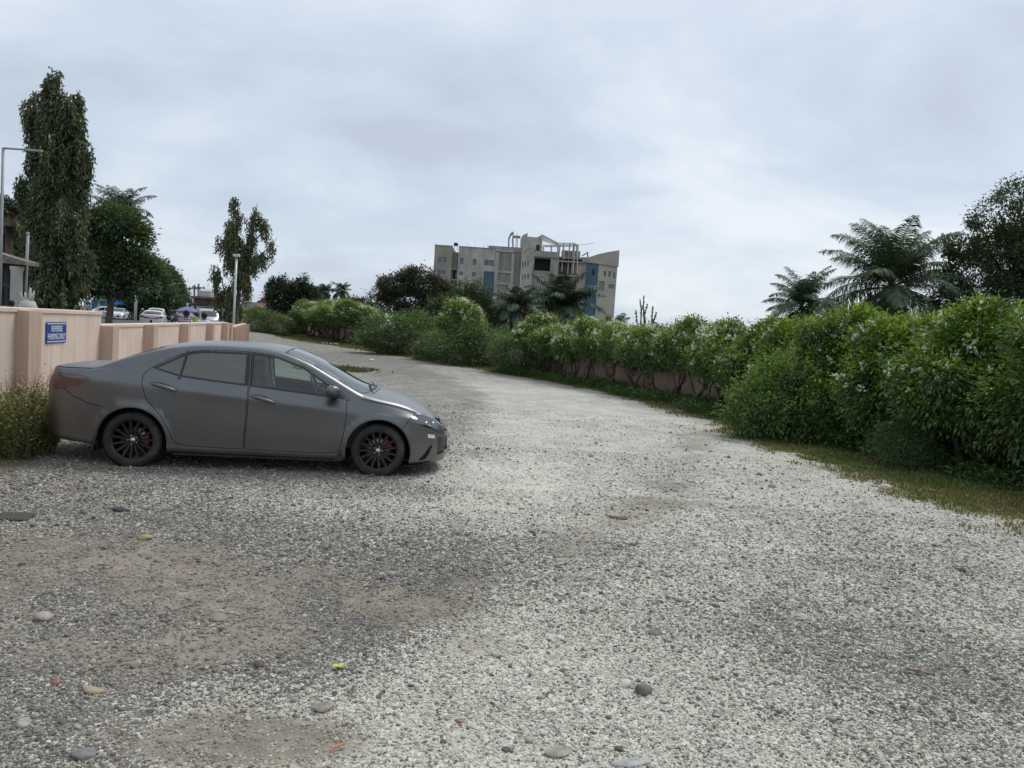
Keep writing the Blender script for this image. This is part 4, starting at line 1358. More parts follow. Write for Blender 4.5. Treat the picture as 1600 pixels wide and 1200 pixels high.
def unit(v):
    return v / np.maximum(np.linalg.norm(v, axis=-1, keepdims=True), 1e-9)


def leaf_quads(base, d, up, L, Wd, col, fold=0.25, rg=None):
    """pointed folded blades: one four-cornered face each"""
    n = len(base)
    d = unit(d); s = unit(np.cross(d, up)); nn = np.cross(s, d)
    L = np.broadcast_to(L, (n,))[:, None]; Wd = np.broadcast_to(Wd, (n,))[:, None]
    mid = base + d * L * 0.42
    a = mid + s * Wd * .5 + nn * Wd * fold
    c = mid - s * Wd * .5 + nn * Wd * fold
    tip = base + d * L - nn * L * 0.10
    V = np.stack([base, a, tip, c], 1).reshape(-1, 3)
    F = np.arange(4 * n).reshape(-1, 4)
    C = np.repeat(col, 4, 0)
    return V, F, C


def pal(rg, n, base, jit=0.25, hue=0.10):
    """leaf colours scattered about one green"""
    b = np.array(base)[None] * np.array([1.66, 1.56, 1.22]) * np.exp(rg.normal(0, jit, (n, 1)))
    b = b * (1 + rg.normal(0, hue, (n, 3)) * [1.0, 0.4, 0.7])
    return np.clip(b, 0.003, 0.9)


def crown_points(rg, lobes, n, shell=0.72):
    """cluster centres spread through the outer part of a set of lobes"""
    lobes = [(np.array(c, float), np.array(r, float)) for c, r in lobes]
    vol = np.array([np.prod(r) ** .75 for c, r in lobes]); vol /= vol.sum()
    P = []; O = []
    while sum(map(len, P)) < n:
        k = rg.choice(len(lobes), p=vol)
        c, r = lobes[k]
        m = 12
        u = unit(rg.normal(size=(m, 3)))
        rad = shell + (1.04 - shell) * rg.random((m, 1)) ** .7
        p = c + u * r * rad
        keep = np.ones(m, bool)
        for j, (c2, r2) in enumerate(lobes):
            if j != k:
                keep &= (((p - c2) / r2) ** 2).sum(1) > 0.50
        P.append(p[keep]); O.append(unit(u / r)[keep])
    return np.vstack(P)[:n], np.vstack(O)[:n]


def knobbly(rg, lobes, n, r0, r1):
    """small knobs budding from the surface of the main lobes"""
    out = list(lobes)
    w = np.array([np.prod(r) ** .67 for c, r in lobes]); w /= w.sum()
    for _ in range(n):
        c, r = lobes[rg.choice(len(lobes), p=w)]
        u = unit(rg.normal(size=3)); u[2] = abs(u[2]) * 1.0 - .25
        q = rg.uniform(r0, r1)
        out.append((np.array(c) + u * np.array(r) * rg.uniform(.85, 1.08), np.array([q * 1.15, q * 1.15, q * .85])))
    return out


def leafy(rg, lobes, clusters, per, L, spread, base_col, top_col=None, shell=0.72, droop=0.25, aspect=0.45, jit=0.22, hue=0.1):
    """leaf clusters over the lobes; new growth of top_col on some clusters"""
    P, O = crown_points(rg, lobes, clusters, shell)
    cc = pal(rg, clusters, base_col, jit, hue)
    if top_col is not None:
        # young shoots are more frequent where a cluster faces the sky
        pr = np.clip(0.10 + 0.55 * O[:, 2] + rg.normal(0, .18, clusters), 0, 1)[:, None]
        pick = rg.random((clusters, 1)) < pr
        cc = np.where(pick, pal(rg, clusters, top_col, jit * .8, hue), cc)
    dead = rg.random(clusters) < .022
    cc[dead] = pal(rg, int(dead.sum()), (0.085, 0.055, 0.032), .2)
    n = clusters * per
    ci = np.repeat(np.arange(clusters), per)
    off = rg.normal(0, 1, (n, 3)) * spread * (0.6 + 0.8 * rg.random((clusters, 1)))[ci]
    base = P[ci] + off
    d = unit(O[ci] * 0.9 + unit(off) * 0.8 + rg.normal(0, .45, (n, 3)) + np.array([0, 0, -droop]))
    up = unit(O[ci] * .5 + np.array([0, 0, 1.0]) + rg.normal(0, .35, (n, 3)))
    ll = L * np.exp(rg.normal(0, .22, n))
    col = cc[ci] * np.exp(rg.normal(0, .13, (n, 1)))
    return leaf_quads(base, d, up, ll, ll * aspect, col)


def shoots(rg, lobes, n, Ln, L, col):
    """long stray shoots standing out of the leaf mass"""
    P, O = crown_points(rg, lobes, n, .92)
    k = 11
    ci = np.repeat(np.arange(n), k)
    d0 = unit(O * .7 + np.array([0, 0, .75]) + rg.normal(0, .3, (n, 3)))
    ll = Ln * rg.uniform(.5, 1.2, n)
    t = np.tile(np.linspace(.15, 1, k), n)
    base = P[ci] + d0[ci] * (t * ll[ci])[:, None] + np.array([0, 0, -1]) * (.18 * t ** 2 * ll[ci])[:, None]
    d = unit(d0[ci] * .5 + rg.normal(0, .7, (n * k, 3)) + np.array([0, 0, -.1]))
    c = pal(rg, n, col, .2)[ci] * np.exp(rg.normal(0, .12, (n * k, 1)))
    return leaf_quads(base, d, np.array([[0, 0, 1.0]]) + rg.normal(0, .4, (n * k, 3)), L * (1.15 - .4 * t), L * .45 * (1.15 - .4 * t), c)


def blossoms(rg, lobes, n, size, col=(0.72, 0.72, 0.58), zmin=None, bias=0.3):
    """heads of small petals on the outside of the lobes"""
    P, O = crown_points(rg, lobes, n * 4, 0.97)
    w = np.clip(O[:, 2] + bias, 0, None) + .05
    k = rg.choice(len(P), n, replace=False, p=w / w.sum())
    P, O = P[k] + O[k] * .05, O[k]
    per = 9
    ci = np.repeat(np.arange(n), per)
    sc = size * np.exp(rg.normal(0, .3, n))
    base = P[ci] + rg.normal(0, .35, (n * per, 3)) * sc[ci, None]
    d = unit(O[ci] + rg.normal(0, .8, (n * per, 3)))
    c = np.array(col)[None] * (1 + rg.normal(0, .06, (n * per, 1)))
    return leaf_quads(base, d, unit(rg.normal(size=(n * per, 3))), sc[ci] * .8, sc[ci] * .65, np.clip(c, 0, .85))


def merge(*qs):
    V = []; F = []; C = []; b = 0
    for v, f, c in qs:
        V.append(v); F.append(f + b); C.append(c); b += len(v)
    return np.vstack(V), np.vstack(F), np.vstack(C)


def wander(rg, a, b, n=6, amp=0.08):
    """crooked line from a to b"""
    a = np.array(a, float); b = np.array(b, float)
    t = np.linspace(0, 1, n)[:, None]
    p = a + (b - a) * t
    w = rg.normal(0, amp, (n, 3)); w[0] = 0; w[-1] = 0
    return p + w * np.array([1, 1, .35])


def branches(rg, base, tops, r0, amp=0.06, n=6):
    m = MB()
    for tp in tops:
        pts = wander(rg, base + rg.normal(0, r0 * .8, 3) * [1, 1, 0], tp, n, amp)
        rad = np.linspace(r0, r0 * .35, n) * rg.uniform(.8, 1.15)
        m.tube([tuple(p) for p in pts], list(rad), 7)
    return m


def frond(rg, base, az, el, Ln, droop, leaflet, nl, col, twist=0.0, wid=0.035):
    """one feather leaf: rachis arching from the crown and leaflets on both sides"""
    t = np.linspace(0, 1, 14)
    hor = np.array([math.cos(az), math.sin(az), 0])
    ang = el - droop * 1.25 * t ** 1.7
    seg = Ln / 13
    pts = [np.array(base, float)]
    for k in range(13):
        pts.append(pts[-1] + seg * (hor * math.cos(ang[k]) + np.array([0, 0, math.sin(ang[k])])))
    pts = np.array(pts)
    side = np.cross(hor, [0, 0, 1.0])
    u = np.linspace(0.16, 1.0, nl)
    P = np.stack([np.interp(u, t, pts[:, i]) for i in range(3)], 1)
    T = unit(np.stack([np.interp(u, t, np.gradient(pts[:, i], t)) for i in range(3)], 1))
    up = unit(np.cross(side[None], T)); up *= np.sign(up[:, 2:3] + 1e-9)
    prof = np.sin(np.clip(u * 1.02, 0, 1) * math.pi * .86 + .30) ** .7
    B = []; Dd = []; Ls = []
    for sg in (-1, 1):
        d = side[None] * sg * .85 + T * .55 + up * (.25 * rg.normal(1, .35, (nl, 1))) + np.array([0, 0, -.35 - .35 * rg.random()]) + rg.normal(0, .16, (nl, 3))
        B.append(P); Dd.append(unit(d)); Ls.append(leaflet * prof * rg.uniform(.85, 1.1, nl))
    B = np.vstack(B); Dd = np.vstack(Dd); Ls = np.concatenate(Ls)
    n = len(B)
    s = unit(np.cross(Dd, np.vstack([up, up])))
    W_ = wid
    # leaflet: base, mid, hanging tip (two faces)
    mid = B + Dd * Ls[:, None] * .55
    tip = mid + unit(Dd + np.array([0, 0, -.75])) * Ls[:, None] * .45
    V = np.stack([B - s * W_ * .3, B + s * W_ * .3, mid + s * W_ * .5, mid - s * W_ * .5, tip], 1).reshape(-1, 3)
    k = np.arange(n)[:, None] * 5
    F = [tuple(q) for q in (k + [0, 1, 2, 3])] + [tuple(q) for q in (k + [3, 2, 4])]
    C = np.repeat(col * np.exp(rg.normal(0, .12, (n, 1))), 5, 0)
    return V, F, C, pts


def palm(name, label, loc, trunk_h, trunk_r, fronds, Ln, leaflet, rg, col=(0.050, 0.082, 0.040), el_rng=(-0.5, 1.35), droop=1.3, group=None, dry=0.12, trunk_mat=None, nl=44, skirt=0.0, lean=(0, 0), old_col=(0.16, 0.12, 0.05), wid=.04):
    root = empty(name, loc)
    tag(root, label, 'palm tree', group)
    top = np.array([lean[0], lean[1], trunk_h])
    pts = [np.array([lean[0] * t ** 1.6, lean[1] * t ** 1.6, trunk_h * t - .2 * (1 - t)]) for t in np.linspace(0, 1, 9)]
    tm = MB()
    rad = [trunk_r * (1.25 - .35 * t) for t in np.linspace(0, 1, 9)]
    tm.tube([tuple(p) for p in pts], rad, 10)
    # old leaf bases stud the trunk
    for k in range(int(trunk_h * 16)):
        t = rg.random(); a = rg.uniform(0, 6.28)
        i = t * 8; i0 = min(int(i), 7)
        c = pts[i0] + (pts[i0+1] - pts[i0]) * (i - i0)
        rr = trunk_r * (1.25 - .35 * t)
        o_ = np.array([math.cos(a), math.sin(a), 0])
        tm.tube([tuple(c + o_ * rr * .8), tuple(c + o_ * (rr + .05) + [0, 0, .09])], [.045, .02], 4)
    tm.build('trunk', trunk_mat or BARK, root, False)
    V = []; F = []; C = []; b = 0; R = MB()
    for k in range(fronds):
        f = (k + rg.random() * .5) / fronds
        el = el_rng[1] + (el_rng[0] - el_rng[1]) * f ** 1.25 + rg.normal(0, .08)
        az = k * 2.39996 + rg.normal(0, .15)
        c = np.array(col) * np.array([1.45, 1.45, 1.35]) * np.exp(rg.normal(0, .18))
        old = f > .55 and rg.random() < dry * 2.2
        if old: c = np.array(old_col) * np.exp(rg.normal(0, .2))
        v, fc, cc, rp = frond(rg, top + [0, 0, .05], az, el, Ln * rg.uniform(.8, 1.08) * (1 - .12 * f), droop * rg.uniform(.75, 1.2) * (.75 + .8 * f - .7 * f * f), leaflet * 1.12, int(nl * 2.0), c, wid=wid * .85)
        V.append(v); C.append(cc); F += [tuple(i + b for i in q) for q in fc]; b += len(v)
        R.tube([tuple(p) for p in rp], list(np.linspace(.032, .008, len(rp))), 4)
    obj('crown', np.vstack(V), F, leaf_mat('palm_leaf', .25, .45, .06), root, cols=np.vstack(C))
    rm = principled('frond_stalk', (0.13, 0.13, 0.055), 0.7, var=.2)
    R.build('frond_stalks', rm, root)['kind'] = 'stuff'
    return root


def tree(name, label, loc, lobes, limbs, trunk_r, leaf, clusters, per, spread, col, top=None, seed=1, cat='tree', group=None, shell=.7, droop=.25, aspect=.45, bark=None, flowers=0, fsize=.1, stem_from=None, fcol=(0.72, 0.72, 0.58), knobs=26, kr=(.22, .42)):
    rg = np.random.default_rng(seed)
    mr = float(np.mean([np.mean(r) for c, r in lobes]))
    lobes = knobbly(rg, [(np.array(c), np.array(r)) for c, r in lobes], knobs, mr * kr[0], mr * kr[1])
    root = empty(name, loc)
    tag(root, label, cat, group)
    m = MB()
    for a, b_, ra, rb in limbs:
        pts = wander(rg, a, b_, 7, 0.05 * np.linalg.norm(np.array(b_) - np.array(a)) * .6)
        m.tube([tuple(p) for p in pts], list(np.linspace(ra, rb, 7)), 8)
    m.build('trunk', bark or BARK, root, True)
    v, f, c = leafy(rg, lobes, int(clusters * 1.5), int(per * 1.6), leaf * 1.25, spread, col, top, shell, droop, aspect)
    obj('crown', v, f, LEAF, root, cols=c)
    if flowers:
        v, f, c = blossoms(rg, lobes, flowers, fsize, fcol)
        obj('flowers', v, f, PETAL, root, cols=c)['kind'] = 'stuff'
    return root
# ================================================================== WALLS, SIGN, LAMP POST
def plaster(name, c, dirt):
    m = principled(name, c, 0.92, spec=0.15, var=0.07, vscale=1.3, bump=0.16, bscale=35, dirt=dirt, dscale=1.4)
    t = m.node_tree; L = t.links.new
    b = t.nodes['Principled BSDF']
    src = b.inputs['Base Color'].links[0].from_socket
    tc = N(t, 'ShaderNodeTexCoord')
    # rain runs down the face
    mp = N(t, 'ShaderNodeMapping'); mp.inputs['Scale'].default_value = (7, 7, .28)
    L(tc.outputs['Object'], mp.inputs[0])
    ns = N(t, 'ShaderNodeTexNoise', inp={'Scale': 1.0, 'Detail': 6.0, 'Roughness': .65}); L(mp.outputs[0], ns.inputs['Vector'])
    r1 = N(t, 'ShaderNodeMapRange', inp={1: .50, 2: .72, 3: 0.0, 4: .40}); L(ns.outputs['Fac'], r1.inputs[0])
    # mud splash with a ragged top along the foot
    sp = N(t, 'ShaderNodeSeparateXYZ'); L(tc.outputs['Object'], sp.inputs[0])
    n2 = N(t, 'ShaderNodeTexNoise', inp={'Scale': 3.5, 'Detail': 8.0, 'Roughness': .7}); L(tc.outputs['Object'], n2.inputs['Vector'])
    hh = N(t, 'ShaderNodeMath', operation='MULTIPLY_ADD', inp={1: -.9, 2: .45}); L(n2.outputs['Fac'], hh.inputs[0])
    ad = N(t, 'ShaderNodeMath', operation='ADD'); L(sp.outputs['Z'], ad.inputs[0]); L(hh.outputs[0], ad.inputs[1])
    r2 = N(t, 'ShaderNodeMapRange', inp={1: .55, 2: .05, 3: 0.0, 4: .65}); L(ad.outputs[0], r2.inputs[0])
    mx = N(t, 'ShaderNodeMath', operation='MAXIMUM'); L(r1.outputs[0], mx.inputs[0]); L(r2.outputs[0], mx.inputs[1])
    mc = N(t, 'ShaderNodeMix', data_type='RGBA'); L(mx.outputs[0], mc.inputs[0]); L(src, mc.inputs[6])
    mc.inputs[7].default_value = tuple(q * .62 for q in dirt) + (1,)
    L(mc.outputs[2], b.inputs['Base Color'])
    return m


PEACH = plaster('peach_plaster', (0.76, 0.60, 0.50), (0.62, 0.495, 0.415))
PEACH_SHADE = plaster('shaded_peach_plaster', (0.60, 0.44, 0.34), (0.50, 0.37, 0.295))  # wall peach with the shade of the pier faces put into its colour
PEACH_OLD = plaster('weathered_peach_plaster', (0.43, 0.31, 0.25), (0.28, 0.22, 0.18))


def wall_run(name, label, pts, h, th, pillars, ph, pw=0.30, pd=0.16, side=1, mat=PEACH, pmat=PEACH_SHADE, coping=0.03, group=None):
    """boundary wall along a polyline with piers standing proud of its face"""
    pts = [np.array(p, float) for p in pts]
    root = empty(name, (pts[0][0], pts[0][1], 0))
    o = np.array([pts[0][0], pts[0][1], 0])
    tag(root, label, 'wall', group)
    n = len(pts)
    nrm = []
    for i in range(n):
        t = pts[min(i+1, n-1)] - pts[max(i-1, 0)]
        t = t / np.linalg.norm(t)
        nrm.append(np.array([t[1], -t[0]]) * side)
    hs = h if isinstance(h, (list, tuple)) else [h] * n
    prof = lambda hh: [(0, -.3), (0, hh - .05), (.018, hh - .045), (.018, hh), (-th - .018, hh + .008), (-th - .018, hh - .045), (-th, hh - .05), (-th, -.3)]
    vs = []; fs = []
    K = 8
    for i in range(n):
        for q, z in prof(hs[i]):
            p = pts[i] + nrm[i] * q
            vs.append((p[0] - o[0], p[1] - o[1], z + float(ground_z(p[0], p[1])) * 0))
    for i in range(n - 1):
        for k in range(K):
            j = (k + 1) % K
            fs.append((i*K+k, i*K+j, (i+1)*K+j, (i+1)*K+k))
    fs.append(tuple(range(K))); fs.append(tuple(range((n-1)*K, n*K)))
    obj('wall_face', vs, fs, mat, root)
    # piers at given distances along the run
    seg = [np.linalg.norm(pts[i+1] - pts[i]) for i in range(n - 1)]
    cum = np.concatenate([[0], np.cumsum(seg)])
    for s in pillars:
        i = min(np.searchsorted(cum, s, side='right') - 1, n - 2); i = max(i, 0)
        t = (pts[i+1] - pts[i]) / seg[i]
        nn = np.array([t[1], -t[0]]) * side
        c = pts[i] + t * (s - cum[i])
        hh = np.interp(s, cum, hs) if ph is None else ph
        m = MB()
        q = []
        for du, dv in ((-pw/2, -th*.6), (pw/2, -th*.6), (pw/2, pd), (-pw/2, pd)):
            p = c + t * du + nn * dv
            q.append((p[0] - o[0], p[1] - o[1]))
        zt = hh - .012
        vs = [(x, y, -.3) for x, y in q] + [(x, y, zt) for x, y in q]
        m.add(vs, [(0,1,5,4),(1,2,6,5),(2,3,7,6),(3,0,4,7),(4,5,6,7)])
        m.build('pier', pmat, root)
    return root


# left wall: straight, tall near part, lower from the step on
def LWP(y): return (float(LWX(y)), y)


b_ = LW_A[1]
sl = math.sqrt(1 + b_ * b_)
Y_STEP = 12.75
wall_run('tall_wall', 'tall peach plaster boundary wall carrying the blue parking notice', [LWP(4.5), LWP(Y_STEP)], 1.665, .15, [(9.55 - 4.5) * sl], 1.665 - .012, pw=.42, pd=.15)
lows = [Y_STEP + .12, 15.75, 19.35, 23.3, 26.4]
ends = 27.6
wall_run('low_wall', 'low peach plaster boundary wall with shade-toned piers beyond the taller one', [LWP(Y_STEP + .01), LWP(ends)], [1.45, 1.50], .15, [(y - Y_STEP) * sl for y in lows] + [(ends - Y_STEP) * sl - .2], None, pw=.36, pd=.20)


# the run beyond steps into the lot, then turns towards the street
def wp(px, d): return (GX(px, d), d)


A_, B_, C_ = wp(357.5, 26.6), wp(384.5, 44.0), wp(352, 58.0)
LA = math.hypot(B_[0]-A_[0], B_[1]-A_[1]); LB = math.hypot(C_[0]-B_[0], C_[1]-B_[1])
wall_run('stepped_wall', 'peach wall run with close-set piers ending at the far corner', [A_, B_], [1.33, 1.36], .15, [2.5, LA*.36, LA*.55, LA*.75, LA*.97], None, pw=.34, pd=.22)
wall_run('return_wall', 'peach wall turning from the far corner back towards the street', [B_, C_], [1.36, 1.50], .15, [LB*.5, LB*.97], None, pw=.4, pd=.2)


# right boundary wall behind the hedge, and the wall closing the far end
def arc_pts(y0, y1, n):
    return [(float(rwx(y)), y) for y in np.linspace(y0, y1, n)]


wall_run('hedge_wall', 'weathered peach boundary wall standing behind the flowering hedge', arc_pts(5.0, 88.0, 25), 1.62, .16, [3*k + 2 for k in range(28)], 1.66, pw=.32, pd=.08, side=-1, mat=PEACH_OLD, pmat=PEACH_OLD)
E1, E2 = np.array([float(rwx(88.0)), 88.2]), np.array([wp(372, 96)[0], 96.0])
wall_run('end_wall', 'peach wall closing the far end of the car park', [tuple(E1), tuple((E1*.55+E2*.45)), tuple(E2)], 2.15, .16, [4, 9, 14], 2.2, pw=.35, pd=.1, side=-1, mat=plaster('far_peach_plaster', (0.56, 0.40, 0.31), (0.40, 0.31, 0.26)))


# the blue notice
def text_obj(name, txt, size, mat, parent, loc, rot, sx=1.0, bold=0.0):
    cu = bpy.data.curves.new(name, 'FONT')
    cu.body = txt; cu.size = size; cu.align_x = 'CENTER'; cu.align_y = 'CENTER'
    cu.extrude = 0.0012; cu.offset = bold
    o = bpy.data.objects.new(name, cu)
    COL.objects.link(o)
    dg = bpy.context.evaluated_depsgraph_get()
    me = bpy.data.meshes.new_from_object(o.evaluated_get(dg))
    bpy.data.objects.remove(o)
    me.materials.clear(); me.materials.append(mat)
    q = bpy.data.objects.new(name, me)
    COL.objects.link(q)
    q.parent = parent; q.location = loc; q.rotation_euler = rot; q.scale = (sx, 1, 1)
    return q


def build_notice():
    blue = principled('sign_blue', (0.012, 0.055, 0.30), 0.35, var=.08, vscale=3)
    white = principled('sign_white', (0.75, 0.77, 0.80), 0.4)
    # centre of the board on the wall plane
    ang = math.atan2(1, b_)                      # direction of the wall run
    y = None
    for yy in np.linspace(8, 14, 1201):          # wall point under photo column 87
        q = np.array([float(LWX(yy)), yy, 1.3]) - CAM_P
        px = 800 + F_PX * (q @ CR) / (q @ _f)
        if px > 86.5:
            y = yy; break
    zc = D(86.5, 519.5, y)[2]
    nn = np.array([1.0, -b_]) / sl
    root = empty('parking_notice', (LWX(y) + nn[0] * .004, y + nn[1] * .004, zc), ang)
    tag(root, 'small blue notice with white lettering screwed to the peach wall', 'sign')
    w, h = .78, .29
    q0 = [np.array(p) for p in (D(70.5, 504, 1), D(103, 506, 1))]
    # local x runs along the wall, local -y faces the lot
    MB().box((-w/2, -.012, -h/2), (w/2, -.001, h/2), bev=.003).build('board', blue, root)
    for z in (h/2 - .022, -h/2 + .022):
        MB().box((-w/2 + .02, -.0155, z - .006), (w/2 - .02, -.0125, z + .006)).build('border_line', white, root)
    text_obj('lettering', 'REVERSE', .115, white, root, (0, -.0135, .050), (math.pi/2, 0, 0), 1.0, .0012)
    text_obj('lettering', 'PARKING ONLY', .115, white, root, (0, -.0135, -.058), (math.pi/2, 0, 0), .84, .0012)
    return y, zc


print('notice', build_notice())


# slim pole with a lamp head behind the far corner
def pole_lamp():
    g = principled('galvanised_steel', (0.55, 0.56, 0.57), 0.45, metal=.5, var=.08)
    d = 33.0
    b = D(364.5, 520, d); t = D(371, 401, d)
    root = empty('flood_lamp_pole', (b[0], b[1], 0))
    tag(root, 'slim pale metal pole with a small flood lamp behind the far wall corner', 'lamp post')
    h = t[2]
    MB().tube([(0, 0, -.2), (0, 0, h)], [.055, .045], 10).build('pole', g, root, True)
    MB().box((-.13, -.10, h - .02), (.13, .10, h + .10), bev=.02).build('lamp_head', g, root)
    MB().box((-.16, -.16, .3), (.16, .16, .34)).build('base_plate', g, root)


pole_lamp()
# ================================================================== HEDGE AND BUSHES ALONG THE RIGHT WALL
G_BASE = (0.056, 0.108, 0.028)
G_YOUNG = (0.135, 0.215, 0.050)
G_DARK = (0.030, 0.060, 0.022)


def shrub_parts(seed, lobes, clusters, per, L, spread, stems, flowers, fsize, col=G_BASE, top=G_YOUNG, aspect=.48):
    rg = np.random.default_rng(seed)
    m = MB()
    for k in range(stems):
        a = rg.uniform(0, 6.28)
        bx, by = .16 * math.cos(a), .13 * math.sin(a)
        c, r = lobes[rg.integers(len(lobes))]
        tp = np.array(c) + rg.normal(0, .25, 3) * np.array(r) * .8
        p = wander(rg, (bx, by, -.05), tp, 7, .10)
        m.tube([tuple(q) for q in p], list(np.linspace(.050, .014, 7) * rg.uniform(.75, 1.25)), 7)
    mr = float(np.mean([np.mean(r) for c, r in lobes]))
    lobes = knobbly(rg, [(np.array(c), np.array(r)) for c, r in lobes], 34, mr * .22, mr * .40)
    leaf = leafy(rg, lobes, clusters, per, L, spread, col, top, .62, .3, aspect)
    leaf = merge(leaf, shoots(rg, lobes, 40, .42, L, top))
    fl = blossoms(rg, lobes, flowers, fsize) if flowers else None
    return m, leaf, fl


SHAPES = {}


def shrub_shape(key, *a, **k):
    if key not in SHAPES:
        m, leaf, fl = shrub_parts(*a, **k)
        out = []
        me = bpy.data.meshes.new('stems'); me.from_pydata(m.v, [], m.f); me.materials.append(BARK)
        me.polygons.foreach_set('use_smooth', [True] * len(me.polygons)); out.append(('stems', me))
        for nm, q, mt in (('crown', leaf, LEAF), ('flowers', fl, PETAL)):
            if q is None: continue
            v, f, c = q
            me = bpy.data.meshes.new(nm); me.from_pydata(v.tolist(), [], f.tolist()); me.materials.append(mt)
            at = me.color_attributes.new('col', 'FLOAT_COLOR', 'POINT')
            cc = np.ones((len(v), 4), np.float32); cc[:, :3] = c
            at.data.foreach_set('color', cc.ravel()); out.append((nm, me))
        SHAPES[key] = out
    return SHAPES[key]


def put_shrub(shape, name, label, loc, rz, sc, cat='shrub', group=None):
    root = empty(name, loc, rz)
    root.scale = sc if isinstance(sc, (tuple, list)) else (sc, sc, sc)
    tag(root, label, cat, group)
    for nm, me in shape:
        o = bpy.data.objects.new(nm, me); COL.objects.link(o); o.parent = root
        if nm in ('flowers', 'stems'): o['kind'] = 'stuff'
    return root


# shapes: leggy flowering shrub (bare stems below), full flowering shrub, low leafy bush
LEGGY = [([(0, 0, 1.75), (.95, .75, .62)], 1), ]
leg_lobes = [
    [((0, 0, 1.85), (.85, .7, .62)), ((.5, .1, 1.65), (.62, .6, .5)), ((-.55, -.1, 1.7), (.6, .6, .52)), ((.1, -.35, 1.45), (.6, .45, .42)), ((-.1, .1, 2.25), (.5, .45, .35))],
    [((0, 0, 1.75), (.8, .75, .6)), ((.6, -.1, 1.85), (.55, .55, .5)), ((-.5, .1, 1.55), (.65, .55, .5)), ((-.3, -.35, 1.9), (.5, .45, .45)), ((.35, .1, 2.3), (.4, .4, .3))],
    [((.1, 0, 1.9), (.9, .7, .55)), ((-.6, 0, 1.75), (.55, .6, .55)), ((.55, -.25, 1.5), (.6, .5, .45)), ((0, -.4, 1.65), (.55, .4, .4))]]
for k in range(3):
    shrub_shape('leggy%d' % k, 100 + k, leg_lobes[k], 520, 26, .084, .09, 5, 170, .07)
full_lobes = [
    [((0, 0, 1.7), (1.15, .9, .95)), ((.7, -.3, 1.3), (.8, .7, .75)), ((-.8, -.2, 1.4), (.8, .7, .85)), ((.1, -.5, .95), (.8, .55, .6)), ((.3, .1, 2.4), (.75, .65, .5)), ((-.6, 0, 2.3), (.6, .6, .5))],
    [((0, 0, 1.8), (1.1, .9, 1.0)), ((.85, 0, 1.6), (.75, .8, .8)), ((-.75, -.3, 1.5), (.85, .7, .7)), ((.2, -.55, 1.2), (.75, .5, .7)), ((0, 0, 2.6), (.7, .6, .4)), ((.8, -.1, 2.35), (.55, .5, .45))]]
for k in range(2):
    shrub_shape('full%d' % k, 120 + k, full_lobes[k], 1500, 26, .088, .10, 7, 170, .065, col=(0.052, 0.105, 0.026), top=(0.135, 0.225, 0.045))
low_lobes = [
    [((0, 0, .65), (.95, .8, .65)), ((.5, -.2, .5), (.6, .6, .5)), ((-.55, -.1, .55), (.6, .6, .55)), ((0, .1, 1.05), (.6, .55, .45)), ((.1, -.5, .35), (.6, .4, .35))],
    [((0, 0, .7), (.85, .8, .7)), ((.55, 0, .75), (.6, .6, .6)), ((-.5, -.25, .45), (.65, .5, .45)), ((.2, -.5, .4), (.6, .4, .4)), ((-.2, .1, 1.15), (.5, .5, .4))]]
for k in range(2):
    shrub_shape('low%d' % k, 140 + k, low_lobes[k], 620, 26, .074, .085, 4, 0, .1, col=(0.050, 0.100, 0.026), top=(0.095, 0.165, 0.040))
for k in range(2):
    shrub_shape('fine%d' % k, 160 + k, low_lobes[k], 560, 30, .060, .11, 4, 0, .1, col=(0.036, 0.074, 0.022), top=(0.070, 0.128, 0.035), aspect=.4)


def along(y, out=.9):
    """spot beside the right wall, out metres into the lot"""
    return (float(rwx(y)) - out, y, 0.0)


ORD = ['first', 'second', 'third', 'fourth', 'fifth', 'sixth', 'seventh', 'eighth', 'ninth', 'tenth']


